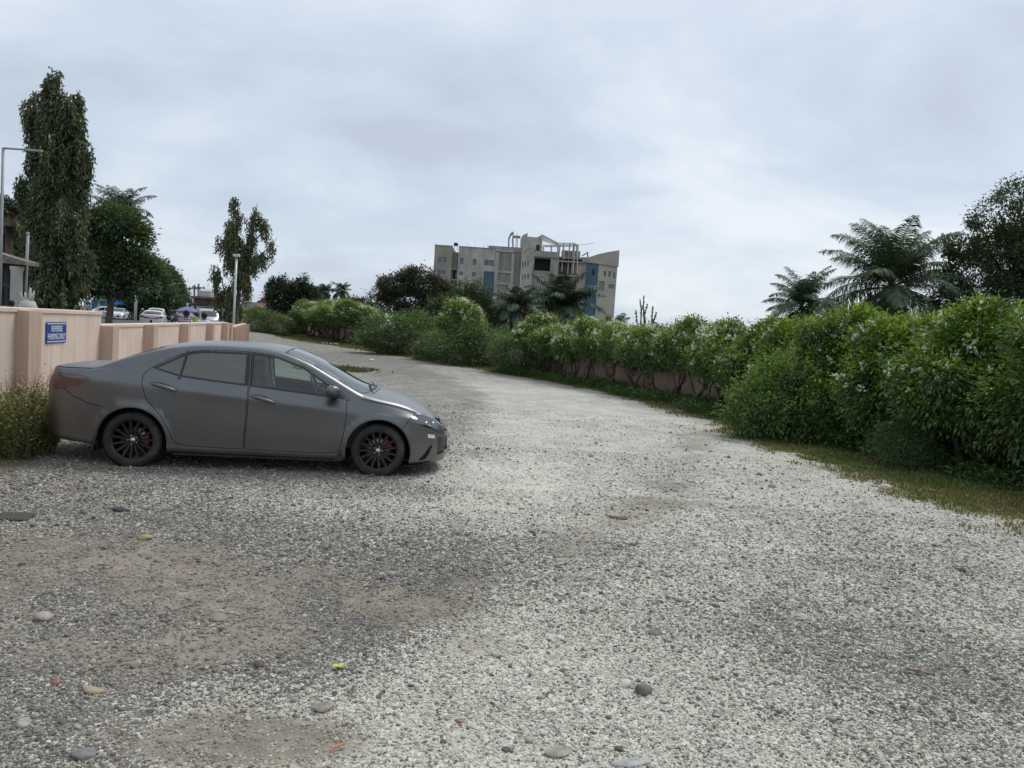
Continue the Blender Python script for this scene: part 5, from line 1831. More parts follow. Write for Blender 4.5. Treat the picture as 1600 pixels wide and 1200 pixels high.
def build_hedge():
    rg = np.random.default_rng(77)
    grp = 'flowering hedge along the right wall'
    # near end: big full shrubs hanging to the ground
    k = 0
    for y, out, s, sh in ((8.6, .50, .97, 'full1'), (10.6, .65, .95, 'full0'), (12.5, .80, .90, 'full1'), (14.2, .70, .90, 'full0'), (15.9, .55, .86, 'full1'), (17.6, .5, .85, 'full0'), (19.1, .45, .82, 'full1')):
        lab = '%s big leafy shrub counted from the hedge end under the towering dark tree' % ORD[k]
        put_shrub(SHAPES[sh], 'flowering_shrub', lab, along(y, out), rg.uniform(-.5, .5) + (math.pi if k % 3 == 1 else 0), (s, s, s * rg.uniform(.95, 1.05)), group=grp)
        k += 1
    # middle: leggy shrubs on bare crooked stems before the wall
    ys = [20.6, 22.0, 23.3, 24.6, 25.9, 27.2, 28.5, 29.8, 31.1, 32.4]
    for i, y in enumerate(ys):
        s = rg.uniform(.86, .97)
        put_shrub(SHAPES['leggy%d' % (i % 3)], 'flowering_shrub', '%s white-flowering shrub on bare stems counted from the rounded bright bush' % ORD[i], along(y, .75 + rg.uniform(-.1, .15)), rg.uniform(0, 6.28), (s, s, s * rg.uniform(.96, 1.08)), group='leggy flowering shrubs of the middle hedge')
    # the far row near the closing wall
    for i, y in enumerate((62.0, 65.5, 69.0, 72.5, 76.0, 79.5, 83.0)):
        s = 1.36
        put_shrub(SHAPES['leggy%d' % ((i+1) % 3)], 'flowering_shrub', '%s round flowering shrub of the far row, counted towards the end wall' % ORD[i], along(y, 1.2), rg.uniform(0, 6.28), (s * 1.45, s * 1.35, s * rg.uniform(.95, 1.08)), group='far row of flowering shrubs')
    # low bushes crowding the foot of the hedge
    g = 'low bushes at the foot of the hedge'
    def at_px(px, py, sc, sh, lab, rz=0, **k):
        p = G(px, py)
        return put_shrub(SHAPES[sh], 'bush', lab, (p[0], p[1] + .5 * (sc if not isinstance(sc, tuple) else sc[1]), 0), rz, sc, 'bush', **k)
    at_px(1238, 692, (1.08, .9, 1.10), 'low0', 'rounded bright green bush bulging out of the hedge over the grass strip')
    at_px(1300, 697, (.85, .85, .75), 'low1', 'small green bush leaning on the rounded bright bush', 1.2)
    at_px(1420, 735, (.55, .6, .50), 'fine1', 'knee-high tangle of green shoots under the big shrubs', .6)
    at_px(750, 574, (2.2, 1.9, 1.40), 'fine0', 'wide mounded yellow-green bush before the palm trunks', .3)
    at_px(818, 588, (1.9, 1.6, 1.20), 'fine1', 'low spreading green bush between the mounded bush and the leggy hedge', 2.0)
    at_px(800, 560, (1.5, 1.4, 1.75), 'leggy1' if False else 'fine0', 'tall green bush beside the leaning planks', 2.6)
    at_px(640, 556, (3.3, 2.6, 1.75), 'fine1', 'big loose green bush at the end of the far flowering row', 4.0)
    at_px(700, 566, (2.6, 2.2, 1.25), 'fine0', 'dark green bush before the tall shady trees', 5.0)
    p = along(40.5, .9)
    put_shrub(SHAPES['leggy0'], 'flowering_shrub', 'white-topped shrub rising behind the mounded yellow-green bush', p, 1.0, 1.30)
    at_px(410, 524, (2.9, 2.4, 1.75), 'fine0', 'dark rounded bush before the end wall', 1.0)


build_hedge()


# ------------------------------------------------------------------ grass, weeds, ground cover
def blades(rg, x, y, h, col, lean=.5, w=.006, nper=5, spread=.03):
    n = len(x) * nper
    ci = np.repeat(np.arange(len(x)), nper)
    bx = x[ci] + rg.normal(0, spread, n); by = y[ci] + rg.normal(0, spread, n)
    bz = ground_z(bx, by) - .004
    a = rg.uniform(0, 6.28, n)
    hh = h[ci] * rg.uniform(.5, 1.15, n)
    ln = rg.uniform(.1, 1, n) * lean * hh
    s = np.stack([np.cos(a), np.sin(a), 0*a], 1); t = np.stack([-np.sin(a), np.cos(a), 0*a], 1)
    B = np.stack([bx, by, bz], 1)
    ww = w * rg.uniform(.7, 1.4, n)[:, None] * (1 + .06 * by[:, None])
    mid = B + t * ln[:, None] * .35 + np.stack([0*a, 0*a, hh * .6], 1)
    tip = B + t * ln[:, None] + np.stack([0*a, 0*a, hh], 1)
    V = np.stack([B - s*ww, B + s*ww, mid + s*ww*.7, tip, mid - s*ww*.7], 1).reshape(-1, 3)
    k = np.arange(n)[:, None] * 5
    F = k + [0, 1, 2, 3, 4]
    C = np.repeat(col[ci] * np.exp(rg.normal(0, .18, (n, 1))), 5, 0)
    return V, F, C


def build_grass():
    rg = np.random.default_rng(5)
    GR = leaf_mat('grass_blade', .25, .6, .03)
    # turf strip right and far end
    n = 150000
    y = 3.5 + (95 - 3.5) * rg.random(n) ** 2.4
    x = rwx(y) - 6.0 * rg.random(n) ** .9
    w, s, g = zones(x, y)
    keep = rg.random(n) < (g - .22) * 1.4
    x, y, g = x[keep], y[keep], g[keep]
    c = pal(rg, len(x), (0.088, 0.118, 0.038), .25, .12)
    dryk = fbm(x * .8, y * .8, 51, 3) + rg.normal(0, .12, len(x)) > .56
    c[dryk] = pal(rg, dryk.sum(), (0.15, 0.14, 0.07), .2, .06)
    h = (.022 + .035 * rg.random(len(x))) * (1 + 1.2 * smooth(2.0, .6, rwx(y) - x)) * (1 + .012 * y)
    v, f, c = blades(rg, x, y, h, c, .8, .0045, 3, .03)
    tag(obj('turf', v, f, GR, cols=c), 'short dry grass strip along the foot of the hedge wall', 'grass', kind='stuff')
    # patch of grass in the far gravel
    p = G(530, 577)
    m = 700
    x = p[0] + rg.normal(0, .55, m); y = p[1] + rg.normal(0, .75, m)
    v, f, c = blades(rg, x, y, .06 + .06 * rg.random(m), pal(rg, m, (0.075, 0.085, 0.035), .3), .8, .012, 3, .05)
    tag(obj('grass_tuft', v, f, GR, cols=c), 'small isolated patch of dark grass in the open gravel', 'grass', kind='stuff')


build_grass()


def build_cover():
    """leafy ground cover at the hedge foot and rank weeds before the left wall"""
    rg = np.random.default_rng(15)
    # right: creeping plants close to the wall
    n = 5200
    y = 7.5 + 27 * rg.random(n) ** 1.2
    x = rwx(y) - (.25 + 1.25 * rg.random(n) ** 1.4) * (.8 + .6 * fbm(y * .5, y * 0, 8, 2))
    z = ground_z(x, y)
    h = (.10 + .22 * rg.random(n)) * (.6 + .9 * fbm(x * .7, y * .7, 61, 2))
    per = 12
    ci = np.repeat(np.arange(n), per)
    B = np.stack([x, y, z], 1)[ci] + rg.normal(0, .07, (n*per, 3)) * [1, 1, 0] + np.stack([0*h, 0*h, h], 1)[ci] * rg.random((n*per, 1))
    d = unit(rg.normal(0, 1, (n*per, 3)) * [1, 1, .35] + [0, 0, .25])
    c = pal(rg, n, (0.058, 0.115, 0.034), .25)[ci] * np.exp(rg.normal(0, .15, (n*per, 1)))
    L = .07 * np.exp(rg.normal(0, .25, n*per))
    v, f, c = leaf_quads(B, d, np.array([[0, 0, 1.0]]) + rg.normal(0, .3, (n*per, 3)), L, L*.5, c)
    tag(obj('ground_cover', v, f, LEAF, cols=c), 'creeping green plants along the foot of the hedge wall', 'ground cover', kind='stuff')
    # left: knee-high weeds with pale seed heads
    m = 5200
    y = rg.uniform(8.35, 13.2, m)
    x = LWX(y) + .12 + 2.2 * rg.random(m)
    car = HERO.location; hd = HERO.rotation_euler.z
    lx = (x - car.x) * math.cos(hd) + (y - car.y) * math.sin(hd)
    ly = -(x - car.x) * math.sin(hd) + (y - car.y) * math.cos(hd)
    ok = ~((lx > -1.08) & (np.abs(ly) < .95)) & (x < -.588 * y + .25 * (fbm(y * 1.5, x * 1.5, 6, 2) - .5))
    x, y = x[ok], y[ok]; m = len(x)
    hh = (.26 + .42 * rg.random(m)) * (.7 + .6 * fbm(x * .8, y * .8, 71, 2)) * smooth(-.1, .8, 2.0 - (x - LWX(y))) 
    S = MB(); LV = []
    per = 26
    ci = np.repeat(np.arange(m), per)
    lean = rg.normal(0, .16, (m, 2))
    t = rg.random(m*per) ** .8
    st = np.stack([x, y, ground_z(x, y)], 1)
    P = st[ci] + np.stack([lean[ci, 0] * t**1.5 * hh[ci] * 2, lean[ci, 1] * t**1.5 * hh[ci] * 2, hh[ci] * t], 1) + rg.normal(0, .035, (m*per, 3))
    d = unit(rg.normal(0, 1, (m*per, 3)) * [1, 1, .5] + [0, 0, .4])
    cl = pal(rg, m, (0.068, 0.100, 0.036), .22, .1)[ci] * np.exp(rg.normal(0, .2, (m*per, 1)))
    young = rg.random(m*per) < .25
    cl[young] = pal(rg, young.sum(), (0.16, 0.17, 0.075), .2)
    L = .042 * np.exp(rg.normal(0, .3, m*per))
    q1 = leaf_quads(P, d, np.array([[0, 0, 1.0]]) + rg.normal(0, .4, (m*per, 3)), L, L*.42, cl)
    # seed heads
    hn = m * 3
    hi = rg.integers(0, m, hn)
    tt = rg.uniform(.75, 1.35, hn)
    Ph = st[hi] + np.stack([lean[hi, 0] * tt**1.5 * hh[hi] * 2, lean[hi, 1] * tt**1.5 * hh[hi] * 2, hh[hi] * tt], 1) + rg.normal(0, .04, (hn, 3))
    q2 = leaf_quads(Ph, unit(rg.normal(0, 1, (hn, 3)) + [0, 0, 1]), rg.normal(0, 1, (hn, 3)), .024, .018, pal(rg, hn, (0.34, 0.31, 0.20), .25, .05))
    v, f, c = merge(q1, q2)
    tag(obj('weeds', v, f, LEAF_DRY, cols=c), 'knee-high weeds with pale seed heads at the foot of the peach wall', 'weeds', kind='stuff')
    k = rg.choice(m, min(900, m), replace=False)
    for i in k:
        a = st[i]; b = st[i] + np.array([lean[i, 0] * hh[i] * 2.6, lean[i, 1] * hh[i] * 2.6, hh[i] * 1.25])
        S.tube([tuple(a), tuple((a*.5 + b*.5) + [-lean[i, 0]*.05, 0, .01]), tuple(b)], [.004, .003, .0015], 3, False)
    w = S.build('weed_stalks', principled('weed_stalk', (0.16, 0.13, 0.07), .9, var=.3))
    tag(w, 'thin brown stalks rising from the weeds at the peach wall', 'weeds', kind='stuff')


build_cover()
# ================================================================== TREES
def weeping_tree(name, label, loc, axes, seed, strands, col, top, leaf=.16, dens=26, hang=(.5, 1.3)):
    """narrow tree whose branches hang like curtains. axes: (foot, tip, radius at foot, radius at tip, trunk radius)"""
    rg = np.random.default_rng(seed)
    root = empty(name, loc)
    tag(root, label, 'tree')
    m = MB()
    B = []; Dd = []; C = []; Ls = []
    tot = sum(np.linalg.norm(np.array(t) - np.array(f)) * (ra + rb) for f, t, ra, rb, tr in axes)
    for f, t, ra, rb, tr in axes:
        f = np.array(f, float); t = np.array(t, float)
        pts = wander(rg, f, t, 8, .05)
        m.tube([tuple(p) for p in pts], list(np.linspace(tr, tr * .25, 8)), 8)
        n = int(strands * np.linalg.norm(t - f) * (ra + rb) / tot)
        # branch ends spaced up the stem; the hanging strands gather round them
        ends = []
        for k in range(max(4, n // 17)):
            u = ((k + rg.random()) / max(4, n // 17)) ** .9
            c = f + (t - f) * u
            a = rg.uniform(0, 6.28)
            r = (ra + (rb - ra) * u) * (.30 + .95 * rg.random() ** .7)
            e = c + np.array([math.cos(a) * r, math.sin(a) * r, rg.uniform(.05, .3)])
            ends.append((c, e, a))
            m.tube([tuple(c + [0, 0, -.25]), tuple((c + e) / 2 + [0, 0, .05]), tuple(e)], [.035, .025, .012], 5, False)
        for k in range(n):
            c, e, a = ends[rg.integers(len(ends))]
            a = a + rg.normal(0, .5)
            q = rg.random() ** .6
            s0 = c + (e - c) * (.45 + .6 * q) + rg.normal(0, .11, 3)
            h = rg.uniform(*hang)
            nn = int(dens * h) + 4
            v = np.linspace(0, 1, nn)
            out = np.array([math.cos(a), math.sin(a), 0])
            P = s0 + out * (.12 * v[:, None] ** .5) + np.array([0, 0, -1.0]) * (h * v[:, None]) + rg.normal(0, .045, (nn, 3))
            d = unit(out * .45 + np.array([0, 0, -1.0]) + rg.normal(0, .45, (nn, 3)))
            cc = pal(rg, 1, top if rg.random() < .22 else col, .25, .1)
            B.append(P); Dd.append(d); C.append(np.repeat(cc, nn, 0)); Ls.append(leaf * np.exp(rg.normal(0, .2, nn)))
    m.build('trunk', BARK, root, True)
    B = np.vstack(B); Dd = np.vstack(Dd); C = np.vstack(C); Ls = np.concatenate(Ls)
    C = C * np.exp(rg.normal(0, .15, (len(C), 1)))
    v, f, c = leaf_quads(B, Dd, unit(rg.normal(size=(len(B), 3))), Ls, Ls * .36, C)
    obj('crown', v, f, LEAF, root, cols=c)
    return root


def base_at(px, d, z=None):
    x = GX(px, d)
    return (x, d, float(ground_z(x, d)) if z is None else z)


def rel(px, py, d, o):
    p = D(px, py, d)
    return np.array([p[0] - o[0], p[1] - o[1], p[2] - o[2]])


# tall curtain tree behind the left wall
o = base_at(88, 29.0)
R3 = lambda px, py: tuple(rel(px, py, 29.0, o))
weeping_tree('weeping_mast_tree', 'tall dark weeping mast tree rising behind the tall peach wall', o, [
    ((0, 0, -.1), R3(100, 150), 1.15, .55, .24),
    (R3(75, 330), R3(92, 118), .75, .30, .10),
    (R3(72, 350), R3(55, 150), .55, .25, .09),
    (R3(95, 300), R3(118, 170), .6, .35, .09),
    (R3(105, 330), R3(146, 232), .35, .30, .07),
    (R3(80, 330), R3(28, 285), .35, .28, .07),
    (R3(90, 470), R3(122, 330), .80, .55, .10),
    (R3(70, 470), R3(60, 330), .60, .45, .10)], 3, 2100, (0.038, 0.056, 0.024), (0.095, 0.098, 0.034), .17, 24, (.5, 1.4))

# ragged forked one at the far wall corner
o = base_at(372, 41.0)
R3 = lambda px, py: tuple(rel(px, py, 41.0, o))
weeping_tree('forked_weeping_tree', 'ragged forked weeping tree beside the slim flood lamp pole', o, [
    ((0, 0, -.1), R3(372, 345), .55, .35, .16),
    (R3(370, 400), R3(369, 312), .45, .10, .07),
    (R3(376, 410), R3(402, 318), .28, .10, .06),
    (R3(376, 420), R3(416, 342), .42, .18, .07),
    (R3(378, 430), R3(432, 372), .22, .12, .05),
    (R3(376, 440), R3(418, 392), .25, .15, .05),
    (R3(368, 440), R3(352, 375), .30, .16, .06),
    (R3(362, 500), R3(340, 412), .45, .16, .06)], 8, 900, (0.045, 0.066, 0.026), (0.11, 0.10, 0.04), .16, 22, (.4, 1.05))

# ---- left of the street
o = base_at(172, 58.0)
R3 = lambda px, py: tuple(rel(px, py, 58.0, o))
tree('street_shade_tree', 'broad dark shade tree spreading over the street kiosks', o,
     [(R3(150, 365), (1.5, 1.5, 1.2)), (R3(185, 350), (1.5, 1.5, 1.0)), (R3(208, 378), (1.1, 1.2, 1.1)), (R3(125, 400), (1.1, 1.3, 1.0)), (R3(165, 405), (1.9, 1.8, 1.2)), (R3(205, 420), (1.4, 1.5, .9)), (R3(222, 405), (.7, .9, .7)), (R3(135, 440), (1.5, 1.5, .8)), (R3(175, 440), (1.8, 1.7, .8)), (R3(218, 446), (1.0, 1.1, .6)), (R3(168, 335), (.8, .9, .6)), (R3(118, 360), (.7, .8, .7))],
     [((0, 0, -.1), R3(172, 440), .28, .2), (R3(172, 445), R3(150, 400), .16, .06), (R3(172, 445), R3(198, 395), .16, .06), (R3(172, 440), R3(172, 380), .16, .06)],
     .3, .22, 900, 16, .26, (0.034, 0.062, 0.026), (0.06, 0.09, 0.035), 21, knobs=44, kr=(.28, .62))
rgp = np.random.default_rng(31)
palm('royal_palm', 'tall palm lifting its crown above the street shade tree', base_at(170, 64.0), 9.2, .15, 36, 3.2, .75, rgp, (0.036, 0.060, 0.032), (-.9, 1.3), 1.2, nl=30, wid=.05, lean=(.7, 0))
palm('dark_palm', 'dark drooping palm beside the cream column at the street gate', base_at(12, 33.0), 5.0, .15, 16, 1.5, .45, rgp, (0.028, 0.045, 0.026), (-.7, 1.2), 1.3, nl=26, wid=.05)
o = base_at(-6, 40.0)
R3 = lambda px, py: tuple(rel(px, py, 40.0, o))
tree('gate_tree', 'dark leafy tree overhanging the cream column and gate', o, [(R3(-10, 350), (1.3, 1.3, 1.2)), (R3(15, 390), (1.1, 1, .9)), (R3(-15, 400), (1.3, 1.2, 1.0)), (R3(5, 330), (.7, .7, .6))],
     [((0, 0, -.1), R3(-6, 380), .16, .07)], .2, .18, 300, 16, .2, (0.026, 0.045, 0.022), (0.045, 0.07, 0.028), 22)
for i, (px, d, py, rw, rh, lab) in enumerate(((226, 104.0, 447, 2.6, 3.2, 'dense green tree along the far street beside the white utility pole'), (242, 128.0, 446, 3.4, 3.4, 'tall round tree in the far street row behind the white utility pole'),
                                          (258, 160.0, 455, 3.6, 3.4, 'rounded tree at the end of the far street row'), (268, 215.0, 470, 4.0, 2.6, 'low hazy tree where the street disappears'))):
    o = base_at(px, d)
    R3 = lambda a, b: tuple(rel(a, b, d, o))
    c = np.array(R3(px, py))
    tree('street_tree', lab, o, [(c, (rw, rw, rh)), (c + [rw*.6, 0, -rh*.35], (rw*.7, rw*.7, rh*.65)), (c + [-rw*.6, 0, -rh*.3], (rw*.75, rw*.7, rh*.7)), (c + [.2, 0, rh*.5], (rw*.6, rw*.6, rh*.55)), (c + [rw*.2, 0, -rh*.8], (rw*.9, rw*.8, rh*.5))],
         [((0, 0, -.1), tuple(c), .3, .12)], .3, .42, 420, 14, .42, (0.034, 0.066, 0.032), (0.055, 0.095, 0.042), 40 + i, group='trees along the far street')

# ---- behind the far end
o = base_at(455, 97.0, 0)
R3 = lambda px, py: tuple(rel(px, py, 97.0, o))
tree('dark_spreading_tree', 'very dark lumpy tree behind the end wall beside the house roofs', o,
     [(R3(435, 465), (1.4, 1.5, 2.0)), (R3(430, 445), (.6, .7, .8)), (R3(450, 470), (1.7, 1.6, 1.9)), (R3(465, 455), (.8, .8, 1.2)), (R3(478, 465), (1.2, 1.2, 1.5)), (R3(490, 480), (1.2, 1.2, 1.3)), (R3(455, 490), (2.6, 1.8, 1.3)), (R3(443, 440), (.4, .5, .5)), (R3(473, 440), (.45, .5, .6))],
     [((0, 0, -.1), R3(455, 480), .25, .15), (R3(455, 485), R3(432, 450), .12, .04), (R3(455, 485), R3(475, 450), .12, .04)],
     .25, .26, 520, 16, .24, (0.017, 0.030, 0.018), (0.03, 0.05, 0.024), 51)
o = base_at(478, 89.0, 0)
R3 = lambda px, py: tuple(rel(px, py, 89.0, o))
tree('dark_cypress_shrub', 'dark upright shrub against the end wall beside the far flowering row', o, [(R3(478, 500), (1.0, 1.0, 1.5)), (R3(474, 515), (1.1, 1.0, 1.0)), (R3(484, 488), (.7, .7, 1.0))],
     [((0, 0, -.1), R3(478, 500), .08, .04)], .1, .16, 260, 16, .18, (0.020, 0.036, 0.020), (0.035, 0.055, 0.025), 52)
rgp = np.random.default_rng(61)
for px, py, L_ in ((506, 456, 2.35), (533, 455, 2.75)):
    d = 190.0
    p = D(px, py, d)
    palm('coconut_palm', 'coconut palm with a shaggy head far behind the flowering row' if px < 520 else 'taller coconut palm with a shaggy head far behind the flowering row', (p[0], p[1], 0), p[2], .22, 22, L_ * 1.25, .95, rgp, (0.05, 0.072, 0.045), (-1.0, 1.25), 1.0, nl=20, group='coconut palms beyond the end wall', wid=.14, dry=.05)
o = base_at(560, 150.0, 0)
R3 = lambda px, py: tuple(rel(px, py, 150.0, o))
tree('far_low_tree', 'low olive tree canopy showing over the far flowering row', o, [(R3(545, 482), (2.6, 2, 1.5)), (R3(562, 482), (3.0, 2, 1.6)), (R3(575, 487), (2.2, 2, 1.2))], [((0, 0, -.1), R3(560, 490), .2, .1)], .2, .35, 260, 14, .35, (0.04, 0.055, 0.03), None, 53)

# ---- before the unfinished building
o = base_at(655, 72.0, 0)
R3 = lambda px, py: tuple(rel(px, py, 72.0, o))
tree('spreading_tree', 'wide layered dark tree with some reddish leaves before the unfinished building', o,
     [(R3(625, 445), (1.9, 1.6, .75)), (R3(608, 460), (1.1, 1.2, .5)), (R3(650, 435), (1.6, 1.6, .8)), (R3(670, 450), (1.9, 1.7, .9)), (R3(640, 470), (2.3, 1.8, .9)), (R3(690, 470), (1.9, 1.8, 1.1)), (R3(612, 478), (1.2, 1.2, .6)), (R3(665, 425), (.7, .8, .5)), (R3(660, 490), (2.6, 1.8, 1.2))],
     [((0, 0, -.1), R3(655, 500), .3, .22), (R3(655, 500), R3(622, 455), .14, .05), (R3(655, 500), R3(690, 460), .14, .05), (R3(655, 500), R3(655, 435), .14, .05)],
     .3, .17, 900, 16, .20, (0.026, 0.042, 0.021), (0.055, 0.045, 0.034), 54)
o = base_at(728, 60.0, 0)
R3 = lambda px, py: tuple(rel(px, py, 60.0, o))
tree('shady_tree', 'dense shady green tree filling the space below the building windows', o,
     [(R3(705, 490), (1.8, 1.6, 1.3)), (R3(735, 480), (1.6, 1.5, 1.5)), (R3(760, 500), (1.4, 1.4, 1.4)), (R3(720, 520), (2.2, 1.7, 1.5)), (R3(690, 525), (1.6, 1.4, 1.5)), (R3(750, 460), (.8, .9, .9)), (R3(725, 455), (.7, .8, .7)), (R3(745, 535), (1.9, 1.5, 1.2))],
     [((0, 0, -.1), R3(728, 500), .22, .15), (R3(728, 505), R3(750, 465), .1, .04), (R3(728, 505), R3(705, 480), .1, .04)],
     .25, .15, 1000, 16, .19, (0.028, 0.050, 0.024), (0.045, 0.075, 0.03), 55)
rgp = np.random.default_rng(62)
palm('oil_palm', 'shorter palm with a stout trunk before the unfinished building', base_at(806, 50.0, 0), 3.4, .30, 28, 2.2, .60, rgp, (0.038, 0.058, 0.034), (-.7, 1.3), 1.2, nl=34, dry=.25, old_col=(0.09, 0.075, 0.05), wid=.05)
palm('oil_palm', 'large palm whose fronds cover the building front and blue strip', base_at(874, 52.0, 0), 3.5, .32, 44, 3.3, .85, rgp, (0.034, 0.055, 0.031), (-.8, 1.4), 1.15, nl=44, dry=.16, old_col=(0.13, 0.12, 0.085), wid=.05)
palm('young_palm', 'small tousled palm between the large palm and the spiky succulent', base_at(958, 42.0, 0), 1.9, .18, 24, 1.75, .45, rgp, (0.060, 0.078, 0.036), (-.2, 1.45), 1.0, nl=30, dry=.2, wid=.04)


def succulent():
    """stiff upright leafy rods above the hedge"""
    rg = np.random.default_rng(9)
    o = base_at(1012, 36.0, 0)
    root = empty('spiky_succulent', o)
    tag(root, 'spiky succulent with upright leafy rods sticking out above the hedge', 'plant')
    m = MB(); B = []; Dd = []
    for px, py in ((1000, 468), (1006, 462), (1012, 475), (1020, 478), (1026, 488), (994, 485)):
        t = rel(px, py, 36.0, o); b = rel(1008 + rg.uniform(-8, 8), 520, 36.0, o) 
        p = wander(rg, (rg.normal(0, .1), rg.normal(0, .1), 0), t, 8, .05)
        m.tube([tuple(q) for q in p], list(np.linspace(.05, .03, 8)), 6)
        for k in range(30):
            u = .55 + .45 * rg.random()
            i = u * 7; i0 = min(int(i), 6)
            B.append(p[i0] + (p[i0+1] - p[i0]) * (i - i0)); a = rg.uniform(0, 6.28)
            Dd.append([math.cos(a), math.sin(a), .6 + .5 * rg.random()])
    m.build('stems', principled('succulent_green', (0.09, 0.11, 0.06), .7, var=.2), root, True)['kind'] = 'stuff'
    B = np.array(B); n = len(B)
    v, f, c = leaf_quads(B, np.array(Dd), rg.normal(0, 1, (n, 3)), .12, .05, pal(rg, n, (0.07, 0.10, 0.045), .3))
    obj('leaves', v, f, LEAF, root, cols=c)


succulent()

# ---- right: two palms and the big tree behind the hedge
rgp = np.random.default_rng(64)
palm('feather_palm', 'big feathery palm standing up behind the near hedge', base_at(1380, 38.0, 0), 5.2, .30, 44, 4.3, .95, rgp, (0.046, 0.074, 0.036), (-1.0, 1.45), 1.05, nl=54, dry=.07, old_col=(0.13, 0.115, 0.055), wid=.045)
palm('feather_palm', 'smaller palm peeping over the hedge beside the big feathery one', base_at(1247, 56.0, 0), 5.0, .26, 34, 3.5, .80, rgp, (0.040, 0.066, 0.036), (-.5, 1.4), 1.2, nl=40, dry=.08, wid=.055)
o = base_at(1610, 37.0, 0)
R3 = lambda px, py: tuple(rel(px, py, 37.0, o))
tree('neem_tree', 'large dark layered tree towering behind the near end of the hedge', o,
     [(R3(1600, 410), (2.0, 2.0, 1.6)), (R3(1660, 360), (2.4, 2.2, 2.0)), (R3(1535, 430), (1.7, 1.8, 1.3)), (R3(1560, 340), (1.0, 1.0, .7)), (R3(1540, 345), (.75, .8, .45)), (R3(1590, 310), (1.0, 1.0, .6)), (R3(1555, 320), (.5, .6, .35)), (R3(1508, 390), (.8, .9, .45)), (R3(1495, 440), (1.0, 1.0, .6)), (R3(1520, 465), (1.8, 1.6, .9)), (R3(1590, 465), (2.6, 2.0, 1.2)), (R3(1610, 285), (.8, .8, .5)), (R3(1650, 430), (2.5, 2.2, 1.8)), (R3(1560, 385), (1.2, 1.2, .8))],
     [((0, 0, -.1), R3(1605, 460), .38, .28), (R3(1605, 460), R3(1530, 390), .16, .05), (R3(1605, 460), R3(1590, 330), .2, .06), (R3(1605, 460), R3(1560, 330), .16, .05), (R3(1605, 460), R3(1640, 350), .2, .06)],
     .4, .12, 1500, 16, .17, (0.026, 0.048, 0.021), (0.046, 0.076, 0.030), 57, shell=.55, knobs=60)
# ================================================================== UNFINISHED BUILDING
CONC = principled('raw_render_grey', (0.33, 0.315, 0.29), .95, var=.16, vscale=.4, bump=.1, bscale=4, dirt=(0.15, 0.14, 0.125), dscale=.45, detail=8)
CREAM = principled('cream_render', (0.42, 0.41, 0.38), .95, var=.14, vscale=.35, bump=.08, bscale=4, dirt=(0.20, 0.185, 0.165), dscale=.45, detail=8)
BLOCK = principled('bare_blockwork', (0.26, 0.25, 0.23), .95, var=.15, vscale=1.2, bump=.3, bscale=6, dirt=(0.17, 0.16, 0.15), dscale=.6)
BLUEGL = principled('blue_curtain_glass', (0.016, 0.085, 0.155), .3, spec=.6, var=.25, vscale=.25)
PANE = principled('window_glass_blue', (0.06, 0.095, 0.14), .12, spec=.7, var=.35, vscale=.6)
VOID = principled('dark_interior', (0.035, 0.033, 0.032), .95, var=.2)
STEELW = principled('pale_steel', (0.52, 0.52, 0.50), .6, metal=.2, var=.1)


def facade(name, mat, u0, u1, v0, v1, openings, parent, y=0.0, depth=.35, ax='x'):
    """wall sheet with real openings and reveals; openings (a0,a1,b0,b1)"""
    us = sorted({u0, u1} | {o[0] for o in openings} | {o[1] for o in openings})
    vs_ = sorted({v0, v1} | {o[2] for o in openings} | {o[3] for o in openings})
    P = (lambda u, v, w: (u, w, v)) if ax == 'x' else (lambda u, v, w: (w, u, v))
    m = MB()
    for i in range(len(us) - 1):
        for j in range(len(vs_) - 1):
            cu, cv = (us[i] + us[i+1]) / 2, (vs_[j] + vs_[j+1]) / 2
            if any(o[0] < cu < o[1] and o[2] < cv < o[3] for o in openings): continue
            m.quad(P(us[i], vs_[j], y), P(us[i+1], vs_[j], y), P(us[i+1], vs_[j+1], y), P(us[i], vs_[j+1], y))
    for a0, a1, b0, b1 in openings:
        for q in (((a0, b0), (a1, b0)), ((a1, b0), (a1, b1)), ((a1, b1), (a0, b1)), ((a0, b1), (a0, b0))):
            (p, r), (s, t) = q
            m.quad(P(p, r, y), P(s, t, y), P(s, t, y + depth), P(p, r, y + depth))
    return m.build(name, mat, parent)


def window(parent, a0, a1, b0, b1, y, mull=1, trans=0, glass=None, fr=.07, ax='x', name='window'):
    P = (lambda p, q: (p, q)) if ax == 'x' else None
    m = MB()
    def bx(u0, u1, v0, v1, y0, y1):
        if ax == 'x': m.box((u0, y0, v0), (u1, y1, v1))
        else: m.box((y0, u0, v0), (y1, u1, v1))
    bx(a0, a1, b0, b0 + fr, y, y + .1); bx(a0, a1, b1 - fr, b1, y, y + .1)
    bx(a0, a0 + fr, b0 + fr, b1 - fr, y, y + .1); bx(a1 - fr, a1, b0 + fr, b1 - fr, y, y + .1)
    for k in range(mull):
        u = a0 + (a1 - a0) * (k + 1) / (mull + 1)
        bx(u - fr/2, u + fr/2, b0 + fr, b1 - fr, y + .01, y + .09)
    o = m.build(name, STEELW if glass is not VOID else CONC, parent)
    g = MB()
    if ax == 'x': g.box((a0 + .01, y + .05, b0 + .01), (a1 - .01, y + .06, b1 - .01))
    else: g.box((y + .05, a0 + .01, b0 + .01), (y + .06, a1 - .01, b1 - .01))
    g.build('pane', glass or PANE, o)
    return o


